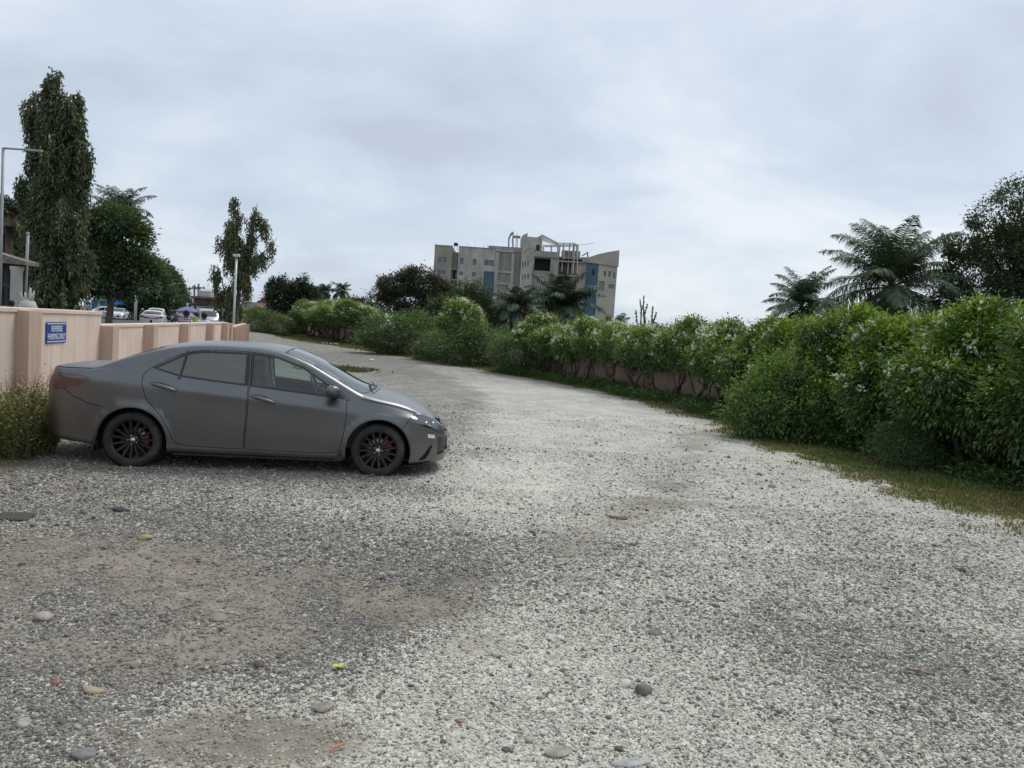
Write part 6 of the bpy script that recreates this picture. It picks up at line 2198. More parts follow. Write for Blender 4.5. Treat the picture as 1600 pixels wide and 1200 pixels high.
def build_building():
    d0 = 200.0
    ang = R_(-1.0)
    c = D(820, 500, d0)
    root = empty('unfinished_building', (c[0], c[1], 0), 0.0)
    tag(root, 'unfinished five-storey concrete building with blue glass strips behind the palms', 'building')
    # zoomed-photo pixel -> metres on the front plane
    def Q(zx, zy, dd=d0):
        p = D(640 + zx / 4.444, 340 + zy / 4.444, dd)
        return p[0] - c[0], p[2]
    S = lambda zx0, zx1, zy0, zy1, ref=300: (Q(zx0, (zy0+zy1)/2)[0], Q(zx1, (zy0+zy1)/2)[0], Q((zx0+zx1)/2, zy1)[1], Q((zx0+zx1)/2, zy0)[1])
    zb = -0.5
    # --- left block
    x0, x1 = Q(170, 300)[0], Q(292, 300)[0]
    zt = Q(232, 197)[1]
    op = [S(196, 258, 274, 313), S(192, 252, 362, 395), S(196, 246, 445, 478)]
    lb = facade('wall', principled('stained_tan_render', (0.34, 0.31, 0.27), .95, var=.14, vscale=.3, dirt=(0.22, 0.20, 0.175), dscale=.25, detail=8), x0, x1, zb, zt, op, root, 0)
    for k, q in enumerate(op):
        window(root, *q, .2, 1)
    MB().box((x0 - .1, -.12, zt), (x1 + .1, .3, zt + .25)).build('parapet', CONC, root)
    MB().box((x0, .36, zb), (x1, 12, zt - .02)).build('rear_wall', CONC, root)
    # --- recessed slot with balconies
    xa, xb = x1, Q(338, 300)[0]
    zs_ = Q(314, 236)[1]
    op2 = [(xa + .4, xb - .6, Q(305, 425)[1], Q(305, 365)[1])]
    facade('wall', BLOCK, xa, xb, zb, zs_, op2, root, 1.2)
    MB().box((xa + .01, 1.6, zb), (xb - .01, 12, zs_ - .02)).build('rear_wall', CONC, root)
    MB().box((op2[0][0], 1.58, op2[0][2]), (op2[0][1], 1.6, op2[0][3])).build('door_void', VOID, root)
    for zy in (352, 428):
        MB().box((xa, .2, Q(314, zy)[1] - .3), (xb, 1.2, Q(314, zy)[1])).build('balcony_slab', CONC, root)
    # --- long cream block
    xc = Q(590, 330)[0]
    zt2 = Q(440, 210)[1]
    op3 = [S(347, 376, 280, 324), S(438, 466, 288, 332), S(518, 586, 294, 336), S(343, 373, 373, 404), S(431, 461, 378, 412), S(340, 364, 452, 484), S(425, 455, 462, 494)]
    op3b = (Q(511, 450)[0], Q(584, 450)[0], zb, Q(548, 374)[1])
    facade('wall', CREAM, xb, xc, zb, zt2, op3 + [op3b], root, -.3)
    for k, q in enumerate(op3):
        window(root, *q, -.1, 1 if k in (2,) else 0)
    blue = op3b
    g = MB().box((blue[0], -.15, blue[2]), (blue[1], -.1, blue[3])).build('glass_strip', BLUEGL, root)
    for k in range(1, 5):
        z = blue[3] - k * (blue[3] - Q(548, 560)[1]) / 5
        MB().box((blue[0], -.2, z - .06), (blue[1], -.151, z + .06)).build('transom', BLUEGL, g)
    for k in (1, 2):
        x = blue[0] + (blue[1] - blue[0]) * k / 3
        MB().box((x - .05, -.205, blue[2]), (x + .05, -.151, blue[3])).build('mullion', BLUEGL, g)
    MB().box((blue[0] + .2, -.24, Q(548, 495)[1]), (blue[0] + .9, -.16, Q(548, 465)[1])).build('open_light', PANE, g)
    MB().box((blue[1] - 1.2, -.24, Q(548, 495)[1]), (blue[1] - .3, -.16, Q(548, 465)[1])).build('open_light', PANE, g)
    MB().box((xb - .05, -.4, zt2), (xc, .2, zt2 + .22)).build('parapet', CONC, root)
    MB().box((xb, .06, zb), (xc, 12, zt2 - .02)).build('rear_wall', CONC, root)
    # lifts of scaffold-grey frame with block infill
    xd, xe = Q(775, 350)[0], Q(720, 350)[0]
    zt3 = Q(665, 200)[1]
    MB().box((Q(545, 240)[0], .4, zt2 - .1), (xd, 6, zt3)).build('upper_wall', CONC, root)
    fr = MB()
    for a, b in ((592, 618), (704, 724)):
        fr.box((Q(a, 350)[0], -.55, zb), (Q(b, 350)[0], .1, Q(640, 245)[1]))
    for zy in (225, 372, 452):
        fr.box((Q(592, 350)[0] + .01, -.5, Q(655, zy + 14)[1]), (Q(724, 350)[0] - .01, .1, Q(655, zy)[1]))
    fr.build('concrete_frame', CREAM, root)
    for z1, z0 in ((243, 372), (388, 452), (466, 560)):
        MB().box((Q(618, 350)[0] + .01, -.2, Q(655, z0)[1] + .01), (Q(704, 350)[0] - .01, .0, Q(655, z1)[1] - .01)).build('block_panel', BLOCK, root)
    MB().box((Q(724, 350)[0] + .01, .1, zb), (xd, .6, Q(750, 232)[1])).build('block_panel', BLOCK, root)
    MB().box((Q(592, 350)[0], .7, zb), (xd, 12, Q(750, 236)[1])).build('rear_wall', CONC, root)
    # --- angled cream bay with small windows
    xf, xg = Q(778, 330)[0], Q(856, 330)[0]
    op4 = [S(780, 790, 312, 350), S(796, 808, 308, 346), S(815, 827, 304, 342), S(780, 790, 400, 438), S(796, 808, 395, 434), S(815, 830, 390, 430)]
    zt4 = Q(820, 210)[1]
    facade('wall', CREAM, xf, xg, zb, zt4, op4, root, -1.0)
    for q in op4: window(root, *q, -.8, 0)
    MB().box((xf, -.6, zb), (xg, 12, zt4 - .02)).build('rear_wall', CONC, root)
    # --- centre bay: big dark opening, slabs, columns
    xh = Q(1032, 330)[0]
    big = (Q(858, 330)[0] + .3, Q(978, 330)[0], Q(918, 370)[1], Q(918, 282)[1])
    ztc = Q(945, 235)[1]
    facade('wall', CONC, xg, xh, zb, ztc, [big], root, -.4, 3.0)
    MB().box((big[0] - .2, 2.6, big[2] - .2), (big[1] + .2, 2.7, big[3] + .2)).build('room_void', VOID, root)
    MB().box((xg, -.9, Q(945, 276)[1]), (xh, -.42, Q(945, 236)[1])).build('balcony_front', CONC, root)
    MB().box((xg, 2.75, zb), (xh, 12, ztc - .02)).build('rear_wall', CONC, root)
    # --- open floors with slender columns to the right of it
    xi = Q(1205, 380)[0]
    for zy in (275, 300, 398):
        MB().box((xh, -.3, Q(1110, zy + 12)[1]), (xi, 11, Q(1110, zy)[1])).build('floor_slab', CONC, root)
    MB().box((xh + .02, 4.5, zb), (xi, 11.5, Q(1110, 312)[1])).build('inner_wall', principled('buff_render', (0.42, 0.36, 0.28), .95, var=.12, dirt=(0.3, 0.26, 0.21)), root)
    MB().box((Q(1165, 350)[0], .3, zb), (xi, 4.5, Q(1185, 312)[1])).build('inner_wall', MATS['buff_render'], root)
    win = S(1128, 1145, 335, 390)
    MB().box((win[0], 4.42, win[2]), (win[1], 4.49, win[3])).build('window', PANE, root)
    for zx in (1040, 1066, 1108, 1135, 1160):
        t = Q(zx, 180)[1]
        MB().box((Q(zx, 250)[0] - .16, -.2 + (zx % 3) * .6, Q(1110, 398)[1]), (Q(zx, 250)[0] + .16, .12 + (zx % 3) * .6, t)).build('column', CREAM, root)
    MB().box((Q(1060, 250)[0], 1.2, Q(1110, 276)[1]), (Q(1188, 250)[0], 4, Q(1110, 226)[1])).build('roof_room', BLOCK, root)
    op5 = []
    # --- right wing: blue strip, cream wall, swept parapet
    xj, xk = Q(1222, 400)[0], Q(1308, 400)[0]
    MB().box((xi, -.1, zb), (xj, 11, Q(1205, 285)[1])).build('edge_wall', CONC, root)
    g = MB().box((xj, -.25, zb), (xk, -.15, Q(1265, 314)[1])).build('glass_strip', BLUEGL, root)
    MB().box((xj, -.1, zb), (xk, 11, Q(1265, 318)[1])).build('rear_wall', CONC, root)
    for k in range(1, 7):
        z = Q(1265, 314)[1] - k * 2.0
        MB().box((xj, -.31, z - .05), (xk, -.251, z + .05)).build('transom', BLUEGL, g)
    for k in (1, 2, 3):
        x = xj + (xk - xj) * k / 4
        MB().box((x - .04, -.315, zb), (x + .04, -.251, Q(1265, 314)[1])).build('mullion', BLUEGL, g)
    q = S(1266, 1286, 360, 400)
    MB().box((q[0], -.36, q[2]), (q[1], -.27, q[3])).build('open_light', VOID, g)
    xl = Q(1438, 400)[0]
    zr = Q(1370, 318)[1]
    op6 = [S(1346, 1364, 370, 412), S(1378, 1397, 373, 415), S(1411, 1428, 382, 426), S(1378, 1420, 464, 496), S(1311, 1352, 442, 508)]
    facade('wall', principled('pale_buff_render', (0.42, 0.395, 0.345), .95, var=.10, vscale=.3, dirt=(0.3, 0.27, 0.23), dscale=.25, detail=8), xk, xl, zb, zr, op6, root, -.3)
    for k, q in enumerate(op6):
        if k < 4: window(root, *q, -.1, 1 if k == 3 else 0)
        else: MB().box((q[0], -.12, q[2]), (q[1], -.05, q[3])).build('block_panel', BLOCK, root)
    MB().box((xk, .06, zb), (xl, 11, zr - .02)).build('rear_wall', CONC, root)
    # swept blade parapet
    px_ = [Q(1190, 275), Q(1240, 278), Q(1310, 255), Q(1380, 240), Q(1455, 228), Q(1448, 345), Q(1310, 322), Q(1200, 310)]
    m = MB()
    m.prism([(u, v) for u, v in px_], -.7, -.32)
    m.build('swept_parapet', principled('weathered_parapet', (0.40, 0.375, 0.33), .95, var=.12, vscale=.3, dirt=(0.22, 0.2, 0.18), dscale=.3), root)
    # --- roof structures
    m = MB()
    bl = [Q(682, 205), Q(684, 140), Q(700, 105), Q(722, 92), Q(722, 112), Q(704, 122), Q(694, 145), Q(692, 205)]
    m.prism(bl, .8, 1.4).build('curved_fin', CONC, root)
    m = MB(); m.prism([Q(710, 150), Q(722, 95), Q(722, 208), Q(712, 208)], .8, 1.4); m.build('fin_post', CONC, root)
    MB().box((Q(722, 130)[0], .9, Q(745, 140)[1]), (Q(770, 130)[0], 1.3, Q(745, 122)[1])).build('roof_beam', CONC, root)
    lt = MB()
    for zx in (732, 744, 752):
        lt.tube([(Q(zx, 210)[0], 3, Q(zx, 210)[1]), (Q(746, 100)[0], 3, Q(746, 98)[1])], .05, 4)
    for zy in range(110, 210, 14):
        w = (zy - 98) / 112 * 1.1
        lt.tube([(Q(746, zy)[0] - w*.4, 3, Q(746, zy)[1]), (Q(746, zy)[0] + w*.4, 3, Q(746, zy + 10)[1])], .04, 4)
    lt.build('lattice_mast', STEELW, root)
    st = MB().prism([Q(768, 215), Q(770, 150), Q(785, 118), Q(820, 103), Q(820, 128), Q(885, 134), Q(915, 118), Q(916, 225)], 1.0, 6.0)
    st.build('stair_tower', CREAM, root)
    q = S(880, 903, 186, 226)
    MB().box((q[0], .94, q[2]), (q[1], 1.0, q[3])).build('doorway', VOID, root)
    MB().prism([Q(858, 195), Q(864, 190), Q(862, 330), Q(856, 330)], -1.1, -.5).build('party_fin', CREAM, root)
    MB().prism([Q(775, 232), Q(862, 190), Q(862, 205), Q(775, 248)], -1.2, -1.01).build('coping', CREAM, root)
    can = MB()
    for (a, b) in (((915, 118), (1030, 178)), ((915, 150), (1030, 182)), ((918, 122), (918, 225)), ((930, 195), (1170, 190)), ((1030, 178), (1145, 180)), ((1145, 182), (1172, 192)), ((1070, 176), (1070, 290)), ((1030, 180), (1030, 330)), ((1170, 190), (1160, 390)), ((1145, 182), (1135, 390)), ((985, 190), (985, 240)), ((930, 200), (930, 235))):
        A, B = Q(*a), Q(*b)
        can.tube([(A[0], -.6, A[1]), (B[0], -.6, B[1])], .14, 4)
        can.tube([(A[0], 2.4, A[1]), (B[0], 2.4, B[1])], .12, 4)
    for zx in range(930, 1175, 24):
        A = Q(zx, 192)
        can.tube([(A[0], -.6, A[1]), (A[0], 2.4, A[1])], .08, 4)
    can.build('canopy_frame', STEELW, root)
    MB().prism([Q(918, 118), Q(1028, 178), Q(1028, 183), Q(918, 152)], .4, .5).build('mesh_screen', principled('pale_netting', (0.55, 0.56, 0.56), .8), root)
    MB().tube([(Q(1172, 192)[0], 0, Q(1172, 192)[1]), (Q(1285, 176)[0], 0, Q(1285, 176)[1])], .06, 4).build('boom', STEELW, root)
    MB().prism([Q(1195, 262), Q(1243, 232), Q(1245, 275), Q(1236, 275), Q(1236, 246), Q(1205, 264)], 1, 1.5).build('roof_fin', CONC, root)
    tk = MB().lathe([(0, 0), (.55, 0), (.6, .5), (.45, .8), (0, .85)], 12, 'z', (Q(318, 180)[0], 2, Q(318, 190)[1]))
    tk.build('roof_tank', principled('black_tank', (0.03, 0.03, 0.03), .5), root, True)
    tl = MB()
    for dx in (-.5, .5):
        tl.tube([(Q(318, 190)[0] + dx, 2, Q(318, 230)[1]), (Q(318, 190)[0] + dx*.7, 2, Q(318, 190)[1])], .06, 4)
    tl.build('tank_stand', STEELW, root)
    rb = MB()
    rg = np.random.default_rng(2)
    for zx in list(range(345, 560, 28)) + [180, 215]:
        A = Q(zx + rg.uniform(-6, 6), 215)
        rb.tube([(A[0], .2, A[1] - .3), (A[0], .2, A[1] + rg.uniform(.5, 1.5))], .04, 3)
    rb.build('starter_bars', CONC, root)['kind'] = 'stuff'


build_building()
# ================================================================== STREET BEYOND THE LEFT WALL
RC = np.array([(-11.5, 2), (-15.0, 10), (-20.5, 30), (-31.0, 62), (-45.5, 97), (-66.0, 145), (-110.0, 245), (-190.0, 430), (-320.0, 730)])
roadx = lambda y: pchip(y, RC[:, 1], RC[:, 0])
ST_Z = 0.34


def build_road():
    ys = np.concatenate([np.arange(2, 60, 2.0), np.arange(60, 730, 8.0)])
    xc = roadx(ys)
    tx = np.gradient(xc, ys); l = np.sqrt(1 + tx**2)
    n = np.stack([1 / l, -tx / l], 1)
    P = np.stack([xc, ys], 1)
    def band(a, b, z):
        A = P + n * a; B = P + n * b
        k = len(P)
        vs = [(x, y, z) for x, y in A] + [(x, y, z) for x, y in B]
        return vs, [(i, k+i, k+i+1, i+1) for i in range(k-1)]
    asph = principled('asphalt', (0.062, 0.062, 0.064), .9, var=.2, vscale=3, bump=.2, bscale=60, dirt=(0.11, 0.10, 0.09), dscale=.5)
    v, f = band(-6.2, 6.2, ST_Z + .006)
    tag(obj('road', v, f, asph), kind='structure')
    pave = principled('dusty_verge', (0.22, 0.185, 0.15), .95, var=.2, vscale=2, bump=.2, bscale=30)
    m = MB(); v, f = band(6.35, 7.6, ST_Z + .11); m.add(v, f); v, f = band(-8.6, -6.35, ST_Z + .11); m.add(v, f)
    tag(m.build('pavement', pave), kind='structure')
    kb = principled('kerb_concrete', (0.33, 0.32, 0.30), .9, var=.15, vscale=3)
    m = MB()
    for a, b in ((6.2, 6.35), (-6.35, -6.2)):
        A = P + n * a; B = P + n * b; k = len(P)
        vs = [(x, y, ST_Z - .1) for x, y in A] + [(x, y, ST_Z + .12) for x, y in A] + [(x, y, ST_Z + .12) for x, y in B] + [(x, y, ST_Z - .1) for x, y in B]
        fs = []
        for i in range(k-1):
            for c in range(3): fs.append((c*k+i, (c+1)*k+i, (c+1)*k+i+1, c*k+i+1))
        m.add(vs, fs)
    tag(m.build('kerb', kb), kind='structure')
    wp_ = principled('road_paint', (0.62, 0.62, 0.58), .8, var=.15, vscale=4)
    m = MB()
    for y in np.arange(20, 200, 6.0):
        q = []
        for yy, o in ((y, -.06), (y, .06), (y + 2.5, .06), (y + 2.5, -.06)):
            q.append((float(roadx(yy)) + o, yy, ST_Z + .011))
        m.quad(*q)
    t = m.build('lane_marking', wp_)
    tag(t, kind='structure')


build_road()


def heading(y):
    return math.atan2(2.0, float(roadx(y + 1) - roadx(y - 1)))


# ---- traffic: same skin builder, coarser, other bodies
HATCH = dict(SEDAN)
HATCH.update(
    zt=([-1.05, -1.02, -0.98, -0.93, -0.85, -0.60, 0.0, 0.6, 1.2, 1.6, 1.9, 2.2, 2.5, 2.62, 2.95, 3.25, 3.4, 3.48, 3.545],
        [0.72, 0.90, 1.08, 1.30, 1.52, 1.62, 1.66, 1.68, 1.67, 1.63, 1.54, 1.36, 1.14, 1.07, 1.02, 0.94, 0.84, 0.72, 0.50]),
    zb=([-1.05, -1.0, -0.93, -0.6, 0.5, 1.2, 2.05, 2.4, 2.6, 2.95, 3.2, 3.4, 3.545], [0.62, 0.80, 0.95, 1.04, 1.02, 1.0, 0.96, 0.94, 0.93, 0.90, 0.84, 0.72, 0.46]),
    z5=([-1.05, -1.0, -0.93, -0.85, -0.6, 0.0, 0.8, 1.3, 1.7, 2.0, 2.3, 2.5, 2.62, 2.95, 3.25, 3.4, 3.545], [0.66, 0.92, 1.24, 1.44, 1.55, 1.60, 1.62, 1.60, 1.52, 1.38, 1.16, 1.02, 0.97, 0.94, 0.88, 0.78, 0.48]),
    y5=([-1.05, -0.6, 0.6, 1.3, 1.9, 2.4, 2.62, 3.545], [0.70, 0.68, 0.68, 0.68, 0.71, 0.77, 0.79, 0.74]))
VAN = dict(HATCH)
VAN.update(
    zt=([-1.05, -1.02, -0.98, -0.93, -0.85, -0.60, 0.0, 0.6, 1.2, 1.9, 2.3, 2.6, 2.9, 3.1, 3.3, 3.45, 3.545],
        [0.90, 1.20, 1.50, 1.68, 1.80, 1.86, 1.90, 1.91, 1.90, 1.86, 1.76, 1.58, 1.32, 1.16, 1.02, 0.88, 0.60]),
    z5=([-1.05, -1.0, -0.93, -0.85, -0.6, 0.0, 0.8, 1.5, 2.1, 2.5, 2.8, 3.0, 3.2, 3.4, 3.545], [0.82, 1.20, 1.55, 1.70, 1.78, 1.82, 1.83, 1.81, 1.74, 1.56, 1.32, 1.16, 1.02, 0.84, 0.56]),
    zb=([-1.05, -1.0, -0.93, -0.6, 0.5, 1.6, 2.4, 2.8, 3.1, 3.35, 3.545], [0.70, 0.88, 1.0, 1.06, 1.06, 1.04, 1.0, .98, .92, .78, 0.5]))


def traffic_car(name, label, prm, paint, loc, hd, rear_wind, front_wind, side_wins, cat='car', sc=1.0, group=None):
    sk = CarSkin(prm)
    M = CM
    J = sk.NS - 1.0001
    sj = lambda k: k / (sk.nc - 1) * (sk.NS - 1)
    I = lambda x: float(sk.ix(x))
    dd = lambda P: [sk.to_dom(*p) for p in densify(P, .08)]
    regs = []
    regs += [('screen', [(I(front_wind[0]), J), (I(front_wind[0]), sj(14.2)), (I(front_wind[1] - .1), sj(14.2)), (I(front_wind[1]), sj(16)), (I(front_wind[1]), J)])]
    regs += [('rear_screen', [(I(rear_wind[0]), J), (I(rear_wind[0]), sj(14.3)), (I(rear_wind[1]), sj(14.3)), (I(rear_wind[1]), J)])]
    for w in side_wins: regs.append(('window', dd(w)))
    for wx in (0.0, 2.70):
        regs.append(('arch', dd([(wx-.375, 0.0)] + arc(wx, .30, .37, math.pi, 0, 12) + [(wx+.375, 0.0)])))
    regs.append(('tail', dd([(-1.035, .80), (-.85, .84), (-.66, .92), (-.80, .985), (-1.0, .97)])))
    regs.append(('head', dd([(3.05, .68), (3.25, .60), (3.42, .58), (3.47, .64), (3.25, .735), (3.12, .745)])))
    regs.append(('grille', dd([(3.46, .30), (3.54, .30), (3.541, .52), (3.47, .56)])))
    regs.append(('plate', dd([(-1.0495, .66), (-1.045, .66), (-1.045, .78), (-1.0495, .78)])))
    d, grp = cut_skin(sk, regs, 2.0, 5.0)
    P = sk.pos(d); Nn = sk.nor(d)
    root = empty(name, loc, hd)
    root.scale = (sc, sc, sc)
    tag(root, label, cat, group)
    body = sub_obj('body', P, Nn, grp[None], paint, root)
    sub_obj('windscreen', P, Nn, grp['screen'], M['glass_dark'], root, off=-.002)
    sub_obj('rear_screen', P, Nn, grp['rear_screen'], M['glass_dark'], root, off=-.002)
    for sd in (-1, 1):
        w = sub_obj('side_windows', P, Nn, grp['window'], M['glass_dark'], root, False, sd, -.002)
        w['kind'] = 'stuff'
        if 'tail' in grp: sub_obj('tail_lamp', P, Nn, grp['tail'], M['red_lamp'], root, False, sd, .003)
        if 'head' in grp: sub_obj('headlamp', P, Nn, grp['head'], M['lamp_in'], root, False, sd, .003)
        yb = sk.y_at(2.15, .95)
        MB().box((2.08, sd*(yb+.02) - .07, .92), (2.2, sd*(yb+.12) + .07, 1.04), bev=.02).build('wing_mirror', paint, root)
    if 'grille' in grp: sub_obj('grille', P, Nn, grp['grille'], M['trim'], root, off=-.01)
    MB().box((-1.062, -.26, .66), (-1.05, .26, .78)).build('number_plate', M['plate'], root)
    MB().box((-.55, -.62, .22), (3.2, .62, .30)).build('floor_pan', M['gap'], body)
    MB().box((-.3, -.6, .42), (2.3, .6, .80)).build('cabin', M['plastic'], root)
    for wx in (0.0, 2.70):
        for sd in (-1, 1):
            w = make_wheel(M, root, detail=False)
            w.location = (wx, sd*.765, .312); w.rotation_euler = (0, 0, 0 if sd < 0 else math.pi)
            rr = .373
            A = [(wx + rr*math.cos(a), .30 + rr*math.sin(a)) for a in np.linspace(-.3, math.pi+.3, 12)]
            n = len(A)
            MB().add([(x, sd*.83, z) for x, z in A] + [(x, sd*.55, z) for x, z in A], [(i, i+1, n+i+1, n+i) for i in range(n-1)] + [tuple(range(n, 2*n))]).build('wheel_housing', M['gap'], body)
    return root


SW_SEDAN = [[(0.20, 1.10), (0.46, 1.04), (1.17, .98), (1.16, 1.33), (.70, 1.33), (.46, 1.27)], [(1.26, .97), (2.27, .885), (2.10, 1.02), (1.80, 1.205), (1.505, 1.305), (1.25, 1.33)]]
SW_HATCH = [[(-.55, 1.10), (1.12, 1.05), (1.11, 1.55), (-.45, 1.50)], [(1.22, 1.05), (2.25, 1.0), (1.95, 1.30), (1.6, 1.50), (1.21, 1.55)]]
SW_VAN = [[(-.6, 1.12), (.9, 1.12), (.9, 1.72), (-.5, 1.68)], [(1.0, 1.12), (1.75, 1.10), (1.75, 1.72), (1.0, 1.74)], [(1.85, 1.10), (2.7, 1.06), (2.35, 1.5), (2.1, 1.68), (1.85, 1.72)]]


def road_car(fn_prm, name, label, px, d, off_hd, paint, wins, rw, fw, cat='car', z=ST_Z, sc=1.0):
    x = GX(px, d)
    hd = heading(d) + off_hd
    c = Vector((1.25 * math.cos(hd), 1.25 * math.sin(hd), 0)) * sc
    traffic_car(name, label, fn_prm, paint, (x - c.x, d - c.y, z), hd, rw, fw, wins, cat, sc, None)


road_car(SEDAN, 'white_saloon', 'white saloon seen from behind, driving away along the street', 241, 62.0, 0.0, CM['white'], SW_SEDAN, (-.40, .20), (1.60, 2.50))
road_car(HATCH, 'white_estate_car', 'white taller car just ahead of the white saloon on the street', 245, 76.0, 0.02, CM['white'], SW_HATCH, (-.92, -.70), (1.75, 2.50))
road_car(SEDAN, 'white_oncoming_saloon', 'white car with dark grille facing this way beside the blue umbrella', 186, 96.0, math.pi - .10, CM['white'], SW_SEDAN, (-.40, .20), (1.60, 2.50))
road_car(HATCH, 'white_parked_car', 'white car parked side-on before the blue kiosk', 161, 107.0, math.pi/2 + .35, CM['white'], SW_HATCH, (-.92, -.70), (1.75, 2.50), sc=.92)
road_car(HATCH, 'silver_hatchback', 'silver hatchback on the street behind the parked motorbikes', 283, 84.0, .1, CM['silver'], SW_HATCH, (-.92, -.70), (1.75, 2.50))
road_car(HATCH, 'dark_hatchback', 'dark car far down the street beside the silver hatchback', 268, 108.0, .05, CM['dark'], SW_HATCH, (-.92, -.70), (1.75, 2.50))
road_car(VAN, 'grey_van', 'grey van parked before the dark shop front', 324, 70.0, math.pi + .12, CM['silver'], SW_VAN, (-.95, -.75), (2.42, 3.05), 'van')


# ---- people
def person(name, label, loc, rz, h, shirt, trousers, seed=0, pose='stand', skin=(0.06, 0.035, 0.024), checks=False):
    """standing or riding figure grown over a jointed skeleton"""
    k = h / 1.75
    if pose == 'stand':
        J = {'pel': (0, 0, .95), 'bel': (0, -.01, 1.10), 'che': (0, -.01, 1.30), 'nec': (0, 0, 1.50), 'hed': (0, .02, 1.60), 'top': (0, .02, 1.70),
             'ls': (-.18, 0, 1.42), 'le': (-.24, -.02, 1.15), 'lw': (-.25, .06, .90), 'lh': (-.25, .09, .80), 'rs': (.18, 0, 1.42), 're': (.24, -.02, 1.15), 'rw': (.24, .08, .90), 'rh': (.24, .11, .80),
             'lp': (-.09, 0, .90), 'lk': (-.10, .02, .50), 'la': (-.11, -.02, .09), 'lf': (-.12, .14, .03), 'rp': (.09, 0, .90), 'rk': (.10, .05, .50), 'ra': (.11, .02, .09), 'rf': (.12, .18, .03)}
    else:  # astride a motorbike
        J = {'pel': (0, 0, .80), 'bel': (0, .04, .95), 'che': (0, .10, 1.14), 'nec': (0, .15, 1.34), 'hed': (0, .18, 1.44), 'top': (0, .18, 1.54),
             'ls': (-.18, .12, 1.26), 'le': (-.25, .28, 1.05), 'lw': (-.27, .48, .98), 'lh': (-.27, .56, .98), 'rs': (.18, .12, 1.26), 're': (.25, .28, 1.05), 'rw': (.27, .48, .98), 'rh': (.27, .56, .98),
             'lp': (-.10, .03, .78), 'lk': (-.20, .40, .66), 'la': (-.18, .22, .26), 'lf': (-.18, .36, .20), 'rp': (.10, .03, .78), 'rk': (.20, .40, .66), 'ra': (.18, .22, .26), 'rf': (.18, .36, .20)}
    Rd = {'pel': .125, 'bel': .12, 'che': .135, 'nec': .055, 'hed': .092, 'top': .07, 'ls': .065, 'le': .045, 'lw': .034, 'lh': .04, 'rs': .065, 're': .045, 'rw': .034, 'rh': .04,
          'lp': .085, 'lk': .06, 'la': .045, 'lf': .04, 'rp': .085, 'rk': .06, 'ra': .045, 'rf': .04}
    E_ = [('pel', 'bel'), ('bel', 'che'), ('che', 'nec'), ('nec', 'hed'), ('hed', 'top'), ('che', 'ls'), ('ls', 'le'), ('le', 'lw'), ('lw', 'lh'), ('che', 'rs'), ('rs', 're'), ('re', 'rw'), ('rw', 'rh'),
          ('pel', 'lp'), ('lp', 'lk'), ('lk', 'la'), ('la', 'lf'), ('pel', 'rp'), ('rp', 'rk'), ('rk', 'ra'), ('ra', 'rf')]
    ks = list(J)
    me = bpy.data.meshes.new('body')
    me.from_pydata([tuple(c * k for c in J[q]) for q in ks], [(ks.index(a), ks.index(b)) for a, b in E_], [])
    o = bpy.data.objects.new('body', me); COL.objects.link(o)
    md = o.modifiers.new('skin', 'SKIN')
    for i, q in enumerate(ks):
        r = Rd[q] * k
        wide = 1.25 if q in ('pel', 'bel', 'che') else 1.0
        me.skin_vertices[0].data[i].radius = (r * wide, r)
    me.skin_vertices[0].data[0].use_root = True
    sb = o.modifiers.new('sub', 'SUBSURF'); sb.levels = 1; sb.render_levels = 1
    dg = bpy.context.evaluated_depsgraph_get()
    me2 = bpy.data.meshes.new_from_object(o.evaluated_get(dg))
    bpy.data.objects.remove(o)
    ms = [principled('skin_tone_%d' % seed, skin, .6), principled('shirt_%d' % seed, shirt, .9, var=.12, vscale=8), principled('trousers_%d' % seed, trousers, .9, var=.15, vscale=8)]
    me2.materials.clear()
    for m in ms: me2.materials.append(m)
    sz, hz = (J['pel'][2] + .02) * k, (J['nec'][2] - .005) * k
    for p in me2.polygons:
        c = p.center
        arm = abs(c.x) > .20 * k and c.z > .6 * k and (pose == 'stand' or c.y > .3 * k)
        low = c.z < J['le'][2] * k + .02 if pose == 'stand' else c.y > .30 * k
        if c.z > hz: p.material_index = 0
        elif arm and low: p.material_index = 0
        elif c.z > sz: p.material_index = 1
        else: p.material_index = 2
        p.use_smooth = True
    root = empty(name, loc, rz)
    tag(root, label, 'person')
    b = bpy.data.objects.new('body', me2); COL.objects.link(b); b.parent = root
    # cropped hair as a cap over the skull
    t = np.array(J['hed']) * k
    hr = MB()
    prof = [(.0, .135), (.055, .125), (.085, .095), (.102, .045), (.104, .0), (.098, -.03)]
    hr.lathe([(r * k, z * k) for r, z in prof], 14, 'z', (t[0], t[1] - .012 * k, t[2] + .01 * k))
    hr.build('hair', principled('black_hair', (0.012, 0.010, 0.009), .9, bump=.4, bscale=80), root, True)
    # nose and ears
    fc = MB().tube([(0, t[1] + .085 * k, t[2] + .01 * k), (0, t[1] + .108 * k, t[2] - .02 * k)], [.010, .016], 5)
    fc.build('nose', ms[0], root, True)
    for s in (-1, 1):
        MB().lathe([(0, .0), (.028 * k, .004), (.024 * k, .012)], 8, 'x', (s * .092 * k, t[1], t[2])).build('ear', ms[0], root, True)
    if checks:
        return root
    return root


